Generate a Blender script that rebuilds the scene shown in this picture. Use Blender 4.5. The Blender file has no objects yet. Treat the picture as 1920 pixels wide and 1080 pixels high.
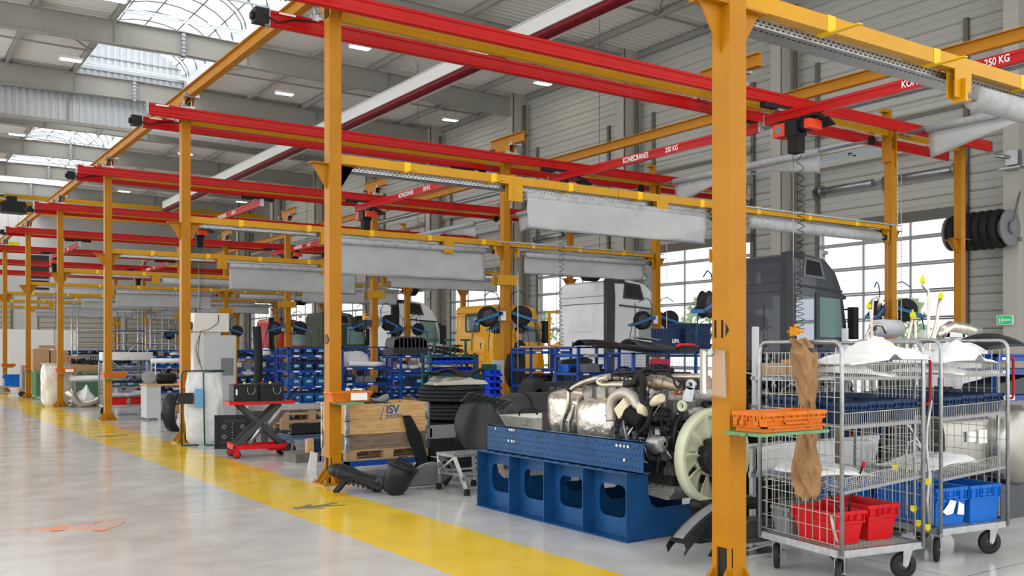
import bpy, math, random
from mathutils import Vector, Matrix
random.seed(7)
PI = math.pi
C = bpy.context.scene.collection
SC = bpy.context.scene
# ---------------------------------------------------------------- camera
FPX, CXP, HOR, EYE = 1788.0, 960.0, 659.0, 1.65
FX, FY = 0.5637, 0.8260           # horizontal view direction in the hall (X across the bays, Y along the aisle)
cam = bpy.data.cameras.new('camera'); co = bpy.data.objects.new('camera', cam); C.objects.link(co)
cam.sensor_width = 36; cam.lens = FPX/1920*36; cam.shift_y = 119/1920; cam.clip_end = 400
co.location = (0, 0, EYE); co.rotation_euler = (PI/2, 0, -math.atan2(FX, FY)); SC.camera = co
# ---------------------------------------------------------------- world and exposure
w = bpy.data.worlds.new('sky'); SC.world = w; w.use_nodes = True
nt = w.node_tree; bg = nt.nodes['Background']
bg.inputs[0].default_value = (0.98, 0.985, 0.985, 1); bg.inputs[1].default_value = 1.30
SC.view_settings.view_transform = 'Standard'; SC.view_settings.look = 'None'
SC.view_settings.gamma = 1; SC.view_settings.use_curve_mapping = False; SC.view_settings.exposure = 0.88
sun = bpy.data.lights.new('sun', 'SUN'); so = bpy.data.objects.new('sun', sun); C.objects.link(so)
sun.energy = 0.6; sun.angle = 0.6; so.rotation_euler = (math.radians(38), math.radians(-35), 0)
LAMP_E = 14.0
def W(px, d):                      # hall position at picture column px and depth d
    r = (px-CXP)/FPX*d
    return (FX*d+FY*r, FY*d-FX*r)
def F(px, py, z=0.0):              # hall position of a picture point lying at height z
    return W(px, FPX*(EYE-z)/(py-HOR))
ORD = ['first','second','third','fourth','fifth','sixth','seventh','eighth','ninth','tenth','eleventh','twelfth','thirteenth','fourteenth']
# ---------------------------------------------------------------- materials
MATS = {}
def mat(name, col, rough=0.5, metal=0.0, noise=0.0, scale=8.0, bump=0.0, emit=0, alpha=1, trans=0, coat=0, stretch=None, col2=None):
    if name in MATS: return MATS[name]
    m = bpy.data.materials.new(name); m.use_nodes = True; t = m.node_tree; b = t.nodes['Principled BSDF']
    c = tuple(col)+(1,)
    b.inputs['Base Color'].default_value = c; b.inputs['Roughness'].default_value = rough
    b.inputs['Metallic'].default_value = metal
    b.inputs['Specular IOR Level'].default_value = .2
    if coat: b.inputs['Coat Weight'].default_value = coat
    if emit: b.inputs['Emission Color'].default_value = c; b.inputs['Emission Strength'].default_value = emit
    if alpha < 1: b.inputs['Alpha'].default_value = alpha
    if trans: b.inputs['Transmission Weight'].default_value = trans
    if noise or bump:
        tc = t.nodes.new('ShaderNodeTexCoord'); mp = t.nodes.new('ShaderNodeMapping'); n = t.nodes.new('ShaderNodeTexNoise')
        t.links.new(tc.outputs['Object'], mp.inputs[0]); t.links.new(mp.outputs[0], n.inputs[0])
        if stretch: mp.inputs['Scale'].default_value = stretch
        n.inputs['Scale'].default_value = scale; n.inputs['Detail'].default_value = 5
        if noise:
            mx = t.nodes.new('ShaderNodeMix'); mx.data_type = 'RGBA'
            k = 1-noise
            mx.inputs[6].default_value = tuple(col2)+(1,) if col2 else (col[0]*k, col[1]*k, col[2]*k, 1); mx.inputs[7].default_value = c
            rp = t.nodes.new('ShaderNodeMapRange'); rp.inputs[1].default_value = .35; rp.inputs[2].default_value = .6
            t.links.new(n.outputs[0], rp.inputs[0]); t.links.new(rp.outputs[0], mx.inputs[0]); t.links.new(mx.outputs[2], b.inputs['Base Color'])
        if bump:
            bp = t.nodes.new('ShaderNodeBump'); bp.inputs['Strength'].default_value = bump; bp.inputs['Distance'].default_value = .02
            t.links.new(n.outputs[0], bp.inputs['Height']); t.links.new(bp.outputs[0], b.inputs['Normal'])
    MATS[name] = m
    return m
ORANGE = mat('orange paint', (.42,.17,.003), .42, noise=.10, scale=3)
BEAMY = mat('yellow beam paint', (.56,.275,.005), .32, noise=.08, scale=3)
RED = mat('red rail paint', (.46,.008,.007), .32, noise=.08, scale=3)
REDP = mat('red plastic', (.55,.01,.015), .35)
STEELG = mat('grey steel paint', (.36,.355,.325), .5, noise=.06, scale=1)
STEELD = mat('dark grey steel paint', (.17,.165,.145), .5)
CLAD = mat('grey cladding', (.52,.52,.48), .4, noise=.05, scale=.6)
CORR = mat('corrugated light metal', (.55,.58,.60), .35, .4)
ROOF = mat('roof deck metal', (.78,.77,.73), .5)
GALV = mat('galvanised metal', (.42,.44,.45), .33, .85, noise=.2, scale=20)
ZINC = mat('zinc plated wire', (.42,.42,.39), .4, .7)
ALU = mat('aluminium', (.66,.65,.63), .32, .9, noise=.12, scale=12)
ALUD = mat('worn aluminium', (.42,.42,.41), .4, .8, noise=.3, scale=15)
BLACK = mat('black plastic', (.014,.015,.017), .38)
BLACKM = mat('matt black rubber', (.018,.018,.019), .65, noise=.3, scale=20)
DGREY = mat('dark grey plastic', (.055,.058,.063), .4)
DIRTY = mat('grimy dark metal', (.05,.05,.05), .45, .5, noise=.5, scale=25)
MGREY = mat('mid grey plastic', (.2,.21,.22), .4)
BLUER = mat('blue rack paint', (.005,.055,.30), .35, noise=.1, scale=5)
STANDB = mat('engine stand blue', (.010,.070,.205), .38, noise=.25, scale=4)
NAVY = mat('navy bin plastic', (.011,.030,.085), .42)
BLUEB = mat('bright blue bin plastic', (.008,.13,.52), .38, noise=.1, scale=10)
SMALLB = mat('small bin blue plastic', (.01,.045,.55), .35)
PETROL = mat('blue crate plastic', (.015,.10,.30), .4)
OPLAST = mat('orange bin plastic', (.62,.155,.010), .42, noise=.12, scale=12)
GREENP = mat('dark green paint', (.012,.085,.06), .4)
GREENL = mat('faded green paint', (.14,.30,.15), .5, noise=.2, scale=6)
WHITEP = mat('white paint', (.78,.80,.81), .3, coat=.3)
WHITEM = mat('matt white', (.80,.80,.79), .6)
FOAM = mat('white foam sheet', (.84,.85,.86), .55, noise=.08, scale=120, bump=.3)
CARD = mat('cardboard', (.42,.26,.14), .7, noise=.12, scale=6)
KRAFT = mat('brown kraft paper', (.37,.215,.105), .65, noise=.25, scale=9, bump=.4)
WOOD = mat('pine board', (.62,.38,.165), .6, noise=.28, scale=3, stretch=(1.2,14,14))
WOODG = mat('grey weathered board', (.22,.16,.115), .7, noise=.45, scale=3, stretch=(1.2,14,14))
PALW = mat('pallet wood', (.43,.29,.16), .7, noise=.3, scale=4, stretch=(2,10,10))
RUBBER = mat('tyre rubber', (.022,.022,.024), .6)
TARP = mat('grey tarpaulin', (.44,.45,.45), .42, noise=.10, scale=2.2, bump=.2)
TARPR = mat('rolled grey tarpaulin', (.42,.43,.44), .4, noise=.2, scale=9, bump=.3)
CREAM = mat('cream plastic', (.66,.68,.50), .4, noise=.08, scale=3)
CREAMT = mat('cream tape', (.70,.64,.48), .5)
CAST = mat('cast aluminium', (.40,.38,.35), .42, .7, noise=.35, scale=14, bump=.5)
FOIL = mat('heat shield foil', (.70,.66,.58), .28, .85, noise=.25, scale=8, bump=.9)
PIPE = mat('brushed steel pipe', (.58,.53,.45), .3, .9, noise=.2, scale=10)
LBLUE = mat('pale blue pipe', (.30,.48,.70), .35)
REELB = mat('reel arm blue', (.03,.13,.30), .4)
GLASS = mat('door glass', (.9,.95,.97), .04, alpha=.12)
GLASSD = mat('dark cab glass', (.10,.14,.15), .06, coat=.5)
GLASST = mat('cab windscreen', (.22,.34,.33), .05, coat=.5)
MAROON = mat('dark red sheathing', (.17,.006,.014), .45, noise=.2, scale=3)
PALEB = mat('label blue', (.20,.48,.68), .5)
PAPER = mat('white paper', (.82,.82,.80), .7)
INK = mat('black lettering', (.01,.01,.01), .6)
BLUEINK = mat('blue print', (.01,.08,.26), .6)
YEL = mat('yellow cap', (.72,.66,.02), .45)
ANTH = mat('anthracite cab paint', (.075,.085,.105), .3, .2, coat=.4)
CABW = mat('white cab paint', (.84,.85,.87), .28, coat=.5)
CABY = mat('yellow cab paint', (.86,.42,.012), .35, coat=.3)
CABG = mat('olive green cab paint', (.065,.085,.055), .45)
CABR = mat('red cab paint', (.62,.015,.015), .3, coat=.4)
LEDM = mat('lamp diffuser', (1,.93,.72), .5, emit=LAMP_E)
SKIN = mat('skin', (.55,.32,.22), .5)
CLOTH = mat('dark work clothes', (.02,.022,.03), .8)
BAGM = mat('clear plastic bag', (.74,.76,.77), .22, alpha=.82, noise=.1, scale=9, bump=1.0)
# ---------------------------------------------------------------- mesh builder
class M:
    def __init__(s): s.v = []; s.f = []; s.sm = []
    def add(s, vs, fs, smooth=False):
        o = len(s.v); s.v += [tuple(p) for p in vs]; s.f += [tuple(i+o for i in f) for f in fs]; s.sm += [smooth]*len(fs); return s
    def b(s, x0, x1, y0, y1, z0, z1, rot=None, piv=None):
        vs = [(x,y,z) for x in (x0,x1) for y in (y0,y1) for z in (z0,z1)]
        if rot is not None:
            p = Vector(piv if piv else ((x0+x1)/2,(y0+y1)/2,(z0+z1)/2)); vs = [rot @ (Vector(q)-p)+p for q in vs]
        return s.add(vs, [(0,1,3,2),(4,6,7,5),(0,4,5,1),(2,3,7,6),(0,2,6,4),(1,5,7,3)])
    def c(s, x, y, z, sx, sy, sz, rot=None): return s.b(x-sx/2,x+sx/2,y-sy/2,y+sy/2,z-sz/2,z+sz/2,rot)
    def bar(s, p, q, wd, ht=None, up=(0,0,1)):       # rectangular bar from p to q
        ht = ht or wd; p = Vector(p); q = Vector(q); d = (q-p).normalized(); u = Vector(up)
        if abs(d.dot(u)) > .98: u = Vector((1,0,0))
        a = d.cross(u).normalized(); u = a.cross(d)
        vs = [o+a*(i*wd/2)+u*(j*ht/2) for o in (p,q) for i,j in ((-1,-1),(1,-1),(1,1),(-1,1))]
        return s.add(vs, [(3,2,1,0),(4,5,6,7),(0,1,5,4),(1,2,6,5),(2,3,7,6),(3,0,4,7)])
    def t(s, pts, r, n=8, caps=True, closed=False):      # tube along points, r number or list
        pts = [Vector(p) for p in pts]; k = len(pts); rs = r if isinstance(r,(list,tuple)) else [r]*k
        vs = []; a = None
        for i,p in enumerate(pts):
            if closed: d = pts[(i+1)%k]-pts[i-1]
            else: d = (pts[min(i+1,k-1)]-pts[max(i-1,0)])
            d = d.normalized() if d.length > 1e-9 else Vector((0,0,1))
            if a is None:
                u = Vector((0,0,1)) if abs(d.z) < .9 else Vector((1,0,0)); a = d.cross(u).normalized()
            else:
                a = (a-d*a.dot(d)); a = a.normalized() if a.length > 1e-6 else d.orthogonal().normalized()
            bb = d.cross(a)
            for j in range(n):
                th = 2*PI*j/n+PI/n; vs.append(p+(a*math.cos(th)+bb*math.sin(th))*rs[i])
        fs = []
        for i in range(k if closed else k-1):
            for j in range(n):
                i2 = (i+1)%k; fs.append((i*n+j, i*n+(j+1)%n, i2*n+(j+1)%n, i2*n+j))
        s.add(vs, fs, n > 4)
        if caps and not closed:
            o = len(s.v)-k*n
            s.f += [tuple(o+j for j in range(n-1,-1,-1)), tuple(o+(k-1)*n+j for j in range(n))]; s.sm += [False, False]
        return s
    def cy(s, p, q, r, n=14): return s.t([p,q], r, n)
    def lathe(s, prof, o=(0,0,0), axis='z', n=24, a0=0, a1=2*PI, smooth=True):   # prof (radius, height)
        full = abs(a1-a0-2*PI) < 1e-6; m = n if full else n+1; vs = []
        for r,h in prof:
            for j in range(m):
                th = a0+(a1-a0)*j/n; p = (r*math.cos(th), r*math.sin(th), h)
                if axis == 'x': p = (p[2],p[0],p[1])
                elif axis == 'y': p = (p[0],p[2],p[1])
                vs.append((o[0]+p[0],o[1]+p[1],o[2]+p[2]))
        fs = []
        for i in range(len(prof)-1):
            for j in range(n):
                j2 = (j+1)%m; fs.append((i*m+j,i*m+j2,(i+1)*m+j2,(i+1)*m+j))
        return s.add(vs, fs, smooth)
    def prism(s, poly, a, b, plane='xz'):          # polygon in a plane swept between a and b on the third axis
        n = len(poly)
        def P(u,v,w): return {'xz':(u,w,v),'yz':(w,u,v),'xy':(u,v,w)}[plane]
        vs = [P(u,v,a) for u,v in poly]+[P(u,v,b) for u,v in poly]
        return s.add(vs, [tuple(range(n)), tuple(range(2*n-1,n-1,-1))]+[(i,i+n,(i+1)%n+n,(i+1)%n) for i in range(n)])
    def frame(s, outer, inner, a, b, plane='xz'):  # ring between two loops of equal length, swept
        n = len(outer)
        def P(u,v,w): return {'xz':(u,w,v),'yz':(w,u,v),'xy':(u,v,w)}[plane]
        vs = [P(u,v,a) for u,v in outer]+[P(u,v,a) for u,v in inner]+[P(u,v,b) for u,v in outer]+[P(u,v,b) for u,v in inner]
        fs = []
        for i in range(n):
            j = (i+1)%n
            fs += [(i,j,n+j,n+i),(2*n+i,3*n+i,3*n+j,2*n+j),(i,2*n+i,2*n+j,j),(n+i,n+j,3*n+j,3*n+i)]
        return s.add(vs, fs)
    def grid(s, fn, nu, nv, th=0.0, smooth=True):     # surface fn(u,v) for u,v in 0..1, given a thickness
        vs = [Vector(fn(i/nu, j/nv)) for i in range(nu+1) for j in range(nv+1)]
        fs = [(i*(nv+1)+j,(i+1)*(nv+1)+j,(i+1)*(nv+1)+j+1,i*(nv+1)+j+1) for i in range(nu) for j in range(nv)]
        if th:
            n0 = len(vs); nr = [Vector((0,0,0)) for _ in vs]
            for f in fs:
                k = (vs[f[1]]-vs[f[0]]).cross(vs[f[3]]-vs[f[0]])
                for i in f: nr[i] += k
            vs2 = [p-(nr[i].normalized()*th if nr[i].length > 1e-12 else Vector((0,0,-th))) for i,p in enumerate(vs)]
            fs2 = [tuple(n0+i for i in reversed(f)) for f in fs]
            rim = []
            R = lambda i,j: i*(nv+1)+j
            for i in range(nu): rim += [(R(i+1,0),R(i,0),n0+R(i,0),n0+R(i+1,0)),(R(i,nv),R(i+1,nv),n0+R(i+1,nv),n0+R(i,nv))]
            for j in range(nv): rim += [(R(0,j),R(0,j+1),n0+R(0,j+1),n0+R(0,j)),(R(nu,j+1),R(nu,j),n0+R(nu,j),n0+R(nu,j+1))]
            vs += vs2; fs = fs+fs2+rim
        return s.add(vs, fs, smooth)
    def mesh(s, name, m):
        me = bpy.data.meshes.new(name); me.from_pydata(s.v, [], s.f)
        me.polygons.foreach_set('use_smooth', s.sm); me.materials.append(m); me.update()
        import bmesh as _b
        bm = _b.new(); bm.from_mesh(me); _b.ops.recalc_face_normals(bm, faces=bm.faces); bm.to_mesh(me); bm.free()
        return me
def link(name, me, par=None, loc=None, rz=None, rot=None):
    o = bpy.data.objects.new(name, me); C.objects.link(o)
    if par is not None: o.parent = par
    if loc is not None: o.location = loc
    if rz is not None: o.rotation_euler = (0,0,rz)
    if rot is not None: o.rotation_euler = rot
    return o
CACHE = {}
def part(name, m, fn, par=None, key=None, **k):     # fn fills an M; cached by key so that copies share data
    if key is None or key not in CACHE:
        q = M(); fn(q); me = q.mesh(name, m)
        if key is not None: CACHE[key] = me
    else: me = CACHE[key]
    return link(name, me, par, **k)
def tag(o, label, cat, group=None):
    o['label'] = label; o['category'] = cat
    if group: o['group'] = group
    return o
def thing(name, label, cat, loc=(0,0,0), rz=0, group=None):
    o = link(name, None, None, loc, rz); o.empty_display_size = .1
    return tag(o, label, cat, group)
def solo(name, m, fn, label, cat, loc=(0,0,0), rz=0, group=None, key=None, rot=None):
    o = part(name, m, fn, None, key, loc=loc, rz=rz if rot is None else None, rot=rot); return tag(o, label, cat, group)
def struct(name, m, fn, par=None, key=None, **k):
    o = part(name, m, fn, par, key, **k)
    if par is None: o['kind'] = 'structure'
    return o
def copy_tree(o, par=None):
    c = o.copy(); C.objects.link(c)
    if par is not None: c.parent = par
    for ch in list(o.children): copy_tree(ch, c)
    return c
def clone(o, label, loc, rz=0):
    c = copy_tree(o); c.location = loc; c.rotation_euler = (0,0,rz); c['label'] = label; return c
def text(name, body, size, m, par, loc, rot, depth=.0008, bold=.0, xs=1.0):
    cu = bpy.data.curves.new(name, 'FONT'); cu.body = body; cu.size = size; cu.extrude = depth; cu.offset = bold
    cu.align_x = 'CENTER'; cu.align_y = 'CENTER'; cu.materials.append(m)
    tmp = bpy.data.objects.new(name, cu); C.objects.link(tmp)
    bpy.context.view_layer.update()
    me = bpy.data.meshes.new_from_object(tmp.evaluated_get(bpy.context.evaluated_depsgraph_get()))
    bpy.data.objects.remove(tmp); me.name = name
    if not me.materials: me.materials.append(m)
    o = link(name, me, par, loc, rot=rot); o.scale = (xs,1,1); return o
FACE_MX = (PI/2, 0, -PI/2)      # lettering on a surface that faces -X
FACE_MY = (PI/2, 0, 0)          # lettering on a surface that faces -Y
def rrect(x0, x1, z0, z1, r, k=4):
    o = []
    for cx,cz,a in ((x1-r,z1-r,0),(x0+r,z1-r,PI/2),(x0+r,z0+r,PI),(x1-r,z0+r,1.5*PI)):
        for i in range(k+1): th = a+PI/2*i/k; o.append((cx+r*math.cos(th), cz+r*math.sin(th)))
    return o
def rsq(x0, x1, z0, z1, k=4):   # same point count as rrect, but square corners
    o = []
    for cx,cz in ((x1,z1),(x0,z1),(x0,z0),(x1,z0)): o += [(cx,cz)]*(k+1)
    # spread the doubled points so no zero-length faces appear
    r = []
    n = len(o)
    for i,(cx,cz) in enumerate(((x1,z1),(x0,z1),(x0,z0),(x1,z0))):
        for j in range(k+1):
            f = (j-(k/2))/k*.5
            if i == 0: r.append((cx, cz+(2*f)*(z1-z0)*.15) if f < 0 else (cx-(2*f)*(x1-x0)*.15, cz))
            if i == 1: r.append((cx-(2*f)*(x1-x0)*.15, cz) if f < 0 else (cx, cz-(2*f)*(z1-z0)*.15))
            if i == 2: r.append((cx, cz-(2*f)*(z1-z0)*.15) if f < 0 else (cx+(2*f)*(x1-x0)*.15, cz))
            if i == 3: r.append((cx+(2*f)*(x1-x0)*.15, cz) if f < 0 else (cx, cz+(2*f)*(z1-z0)*.15))
    return r
# ================================================================ THE HALL
XW = 24.0; YE = 86.0
CY = [12.35+7.25*k for k in range(-2, 11)]          # wall columns and roof beams
def zr(x): return 13.02-.015*abs(x-9.3)             # underside of roof deck
# floor with the yellow walkway paint in its material
def floor_mat():
    m = bpy.data.materials.new('polished concrete'); m.use_nodes = True; t = m.node_tree; b = t.nodes['Principled BSDF']; L = t.links.new
    N = t.nodes.new
    tc = N('ShaderNodeTexCoord'); sx = N('ShaderNodeSeparateXYZ'); L(tc.outputs['Object'], sx.inputs[0])
    def math_(op, a, b_=None, c=None, clamp=False):
        n = N('ShaderNodeMath'); n.operation = op; n.use_clamp = clamp
        for i,v in enumerate((a,b_,c)):
            if v is None: continue
            if isinstance(v,(int,float)): n.inputs[i].default_value = v
            else: L(v, n.inputs[i])
        return n.outputs[0]
    def noise(scale, det=6, vec=None):
        n = N('ShaderNodeTexNoise'); n.inputs['Scale'].default_value = scale; n.inputs['Detail'].default_value = det
        L(vec if vec else tc.outputs['Object'], n.inputs[0]); return n.outputs[0]
    def mix(f, a, c):
        n = N('ShaderNodeMix'); n.data_type = 'RGBA'; L(f, n.inputs[0])
        for i,v in ((6,a),(7,c)):
            if isinstance(v, tuple): n.inputs[i].default_value = v+(1,)
            else: L(v, n.inputs[i])
        return n.outputs[2]
    big = noise(.35, 4); mid = noise(2.2, 8)
    f1 = math_('MULTIPLY_ADD', math_('ADD', big, mid), 1.6, -1.1, clamp=True)
    conc = mix(f1, (.48,.475,.465), (.64,.635,.62))
    # joints across the aisle
    jy = math_('ABSOLUTE', math_('SUBTRACT', math_('FRACT', math_('DIVIDE', math_('ADD', sx.outputs[1], 59.1), 6.0)), .5))
    jx = math_('ABSOLUTE', math_('SUBTRACT', math_('FRACT', math_('DIVIDE', math_('ADD', sx.outputs[0], 56.4), 6.0)), .5))
    j = math_('MINIMUM', math_('ABSOLUTE', jy), jx)
    conc = mix(math_('LESS_THAN', j, .0009), conc, (.16,.155,.15))
    edge = math_('MULTIPLY_ADD', math_('SUBTRACT', noise(22, 4), .5), .03, sx.outputs[0])
    inside = math_('MULTIPLY', math_('GREATER_THAN', edge, 3.60), math_('LESS_THAN', edge, 4.65))
    # scuffs: stretched noise, denser near the right-hand edge of the stripe
    mp = N('ShaderNodeMapping'); L(tc.outputs['Object'], mp.inputs[0]); mp.inputs['Scale'].default_value = (9, 2.2, 1)
    sc = noise(2.0, 10, mp.outputs[0])
    thr = math_('MULTIPLY_ADD', math_('SUBTRACT', sx.outputs[0], 3.6), -.06, .74)
    worn = math_('MULTIPLY', math_('GREATER_THAN', sc, thr), .45)
    yel = mix(f1, (.78,.52,.028), (.90,.63,.04)); yel = mix(worn, yel, (.60,.46,.12))
    col = mix(inside, conc, yel)
    L(col, b.inputs['Base Color'])
    rg = math_('MULTIPLY_ADD', mid, .22, .04); L(rg, b.inputs['Roughness'])
    b.inputs['Specular IOR Level'].default_value = .6
    bp = N('ShaderNodeBump'); bp.inputs['Strength'].default_value = .12; bp.inputs['Distance'].default_value = .01
    mp2 = N('ShaderNodeMapping'); L(tc.outputs['Object'], mp2.inputs[0]); mp2.inputs['Rotation'].default_value = (0,0,.6); mp2.inputs['Scale'].default_value = (.7,3.2,1); L(noise(1.6, 4, mp2.outputs[0]), bp.inputs['Height']); L(bp.outputs[0], b.inputs['Normal'])
    return m
FLOORM = floor_mat()
struct('floor', FLOORM, lambda q: q.b(-14,24.2,-12,88,-.2,0))
PAINTG = mat('dark grey floor paint', (.16,.16,.15), .5); PAINTO = mat('orange floor paint', (.78,.30,.18), .5)
def walker(q):                                       # walking figure painted flat, feet towards -Y
    q.lathe([(0,.004),(.055,.004),(.055,0)], (0,.42,0), 'z', 12)
    for pts in ([(-.05,.36),(.06,.36),(.05,.10),(-.04,.10)], [(-.04,.12),(.03,.12),(-.10,-.22),(-.16,-.22)], [(-.02,.12),(.05,.12),(.17,-.20),(.11,-.22)],
                [(-.05,.35),(-.03,.30),(-.17,.10),(-.20,.13)], [(.05,.35),(.03,.30),(.16,.14),(.19,.17)]):
        q.prism(pts, 0, .004, 'xy')
for i,(px,py) in enumerate(((612,948),(220,817),(60,744))):
    x,y = F(px,py); s = part('trim_1', PAINTG, walker, None, 'walker', loc=(x,y,.001), rz=PI*.5); s['kind'] = 'structure'; s.scale = (.8,.8,1)
def truckmark(q):
    q.prism([(-.30,-.05),(-.02,-.05),(.10,.12),(.02,.12),(-.06,.02)],0,.003,'xy')
    for a,b_ in (((0,0),(.5,0)),((.5,0),(.55,.14)),((.55,.14),(.2,.22)),((.2,.22),(.05,.05)),((-.35,-.02),(0,-.02)),((.28,.22),(.3,.42)),((.3,.42),(.52,.4)),((.52,.4),(.55,.14))):
        q.bar((a[0],a[1],.002),(b_[0],b_[1],.002),.012,.003)
    for cx in (.08,.48): q.lathe([(.065,.003),(.0,.003)], (cx,-.04,0), 'z', 14)
x,y = F(140,992); s = part('trim_2', PAINTO, truckmark, None, loc=(x-.18,y+.12,.001), rz=-.6); s['kind'] = 'structure'
# roof deck: corrugated sheets either side of the skylight strip
def deck(x0, x1):
    def f(q):
        y = -12.0
        prof = []
        while y < YE:
            prof += [(y,0),(y+.10,0),(y+.14,.06),(y+.24,.06)]; y += .28
        nx = [x0, x1] if (x1 < 9.3 or x0 > 9.3) else [x0,9.3,x1]
        vs = []; fs = []
        for x in nx:
            for (yy,zz) in prof: vs.append((x,yy,zr(x)+zz))
        n = len(prof)
        for i in range(len(nx)-1):
            for k in range(n-1): fs.append((i*n+k,i*n+k+1,(i+1)*n+k+1,(i+1)*n+k))
        q.add(vs, fs)
        q.b(x0,x1,-12,YE,zr(x1)+.12,zr(x1)+.16)
    return f
struct('ceiling', ROOF, deck(11.5, 24.2)); struct('ceiling', ROOF, deck(-8, 7.1))
# purlins (parts of the roof setting)
for i,x in enumerate((-.4, 2.1, 4.6, 7.0, 11.6, 14.05, 16.6, 19.1, 21.6, 23.9)):
    def f(q, x=x):
        z = zr(x); q.b(x-.06,x+.06,-12,YE,z-.24,z-.225).b(x-.06,x+.06,-12,YE,z-.015,z).b(x-.008,x+.008,-12,YE,z-.23,z)
    struct('trim_3', STEELG, f)
# roof beams with stiffeners, each its own piece
def beam(q):
    n = 8
    for xa,xb in ((-8,7.05),(7.05,9.3),(9.3,11.55),(11.55,23.2)):
        for dz0,dz1,wd in ((-1.0,-.975,.28),(-.975,-.2,.02),(-.225,-.2,.28)):
            vs = [(x,y,zr(x)+dz) for x in (xa,xb) for y in (-wd/2,wd/2) for dz in (dz0,dz1)]
            q.add(vs, [(0,1,3,2),(4,6,7,5),(0,4,5,1),(2,3,7,6),(0,2,6,4),(1,5,7,3)])
    for x in (7.05,11.55,1.5,17.2): q.b(x-.01,x+.01,-.13,.13,zr(x)-.98,zr(x)-.22)
def splice(q):
    q.b(9.24,9.36,-.15,.15,zr(9.3)-1.05,zr(9.3)-.17)
    for k in range(6): q.c(9.3,-.17,zr(9.3)-.92+k*.14,.2,.05,.03)
HANGM = mat('hanger rod', (.45,.45,.44), .4, .6)
for i,yc in enumerate(CY[1:]):
    if yc > 72: continue
    o = struct('trim_4', STEELG, beam, None, 'roofbeam', loc=(0,yc,0)); part('splice_plate', GALV, splice, o, 'splice')
    # haunch where the beam meets its wall column
# angle bracing in the roof plane, between the beams
def brace(q):
    z = 12.74
    for xa,xb in ((-8,7.0),(11.6,23.9)): q.b(xa,xb,-.03,.03,z-.06,z)
    for xa,xb in ((2.1,7.0),(11.6,16.6),(16.6,21.6)):
        q.bar((xa,0,z-.03),((xa+xb)/2,-3.5,z-.03),.05); q.bar(((xa+xb)/2,-3.5,z-.03),(xb,0,z-.03),.05)
for k in range(2, 9): struct('trim_5', STEELG, brace, None, 'brace', loc=(0,CY[k]+3.6,0))
# smoke baffle of corrugated sheets closing the hall beyond the second visible beam, with the vault end above it
YB = 41.95
SKL, SKR = 7.1, 11.5
def vault(x): t = (x-9.3)/2.2; return 13.25+1.25*math.sqrt(max(0,1-t*t*.93))
def baffle(q):
    x = -8.0; n = 0
    while x < 24:
        w_ = .26; d = .05
        top = lambda xx: vault(xx) if SKL < xx < SKR else 13.0
        for a,b_,yy in ((x,x+.13,0),(x+.13,x+.26,d)):
            q.add([(a,yy,10.95),(b_,yy,10.95),(b_,yy,top(b_)),(a,yy,top(a))],[(0,1,2,3)])
            q.add([(b_,0,10.95),(b_,d,10.95),(b_,d,top(b_)),(b_,0,top(b_))],[(0,1,2,3)])
        x += w_
o = struct('wall_baffle', CORR, baffle, loc=(0,YB,0))
part('frame_rail', STEELG, lambda q: (q.b(-8,24,-.1,.12,10.82,10.95), [q.b(x-.04,x+.04,-.08,0,10.9,13) for x in (-3,2.1,6.9,11.7,16.6,21.6)]), o)
part('frame_rail', GALV, lambda q: (q.b(7.1,11.5,-.06,0,13.2,13.28), q.b(7.1,11.5,-.05,0,13.75,13.8)), o)
# barrel vault skylights
SKYM = bpy.data.materials.new('milky skylight sheet'); SKYM.use_nodes = True
t_ = SKYM.node_tree; t_.nodes.clear(); o_ = t_.nodes.new('ShaderNodeOutputMaterial'); tr = t_.nodes.new('ShaderNodeBsdfTransparent'); tl = t_.nodes.new('ShaderNodeBsdfTranslucent'); mx = t_.nodes.new('ShaderNodeMixShader')
tl.inputs[0].default_value = (.9,.95,1,1); mx.inputs[0].default_value = .3
t_.links.new(tr.outputs[0], mx.inputs[1]); t_.links.new(tl.outputs[0], mx.inputs[2]); t_.links.new(mx.outputs[0], o_.inputs[0])
def curb(q):
    for x in (SKL-.04, SKR): q.b(x,x+.04,0,7.0,12.8,13.6)
    q.b(SKL,SKR,0,.04,13.2,13.27); q.b(SKL,SKR,6.96,7.0,13.2,13.27)
BARM = mat('skylight bar', (.14,.15,.16), .5)
def arches(q, k):
    y = .05+k*1.15; q.t([(9.3-2.2*math.cos(PI*i/12), y, 13.3+1.3*math.sin(PI*i/12)) for i in range(13)], .028, 4)
def glazing(q):
    q.grid(lambda u,v: (9.3-2.2*math.cos(PI*u), v*7.0, 13.32+1.32*math.sin(PI*u)), 14, 1)
for k in range(1, 10):
    o = struct('window_skylight', mat('skylight curb', (.68,.72,.76), .4), curb, None, 'curb', loc=(0, CY[k]+.12, 0))
    part('glazing', SKYM, glazing, o, 'glazing')
    for j in range(7): part('glazing_bar', BARM, lambda q: arches(q, j), o, ('arch', j))
    for j,a in enumerate((30, 60, 90, 120, 150)):
        part('glazing_bar', BARM, lambda q: q.b(9.3-2.2*math.cos(math.radians(a))-.02, 9.3-2.2*math.cos(math.radians(a))+.02, 0, 7, 13.28+1.3*math.sin(math.radians(a)), 13.32+1.3*math.sin(math.radians(a))), o, ('long', j))
    part('tie_rod', GALV, lambda q: (q.b(SKL,SKR,2.3,2.36,13.38,13.44), q.b(SKL,SKR,4.6,4.66,13.38,13.44)), o, 'tie')
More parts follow.
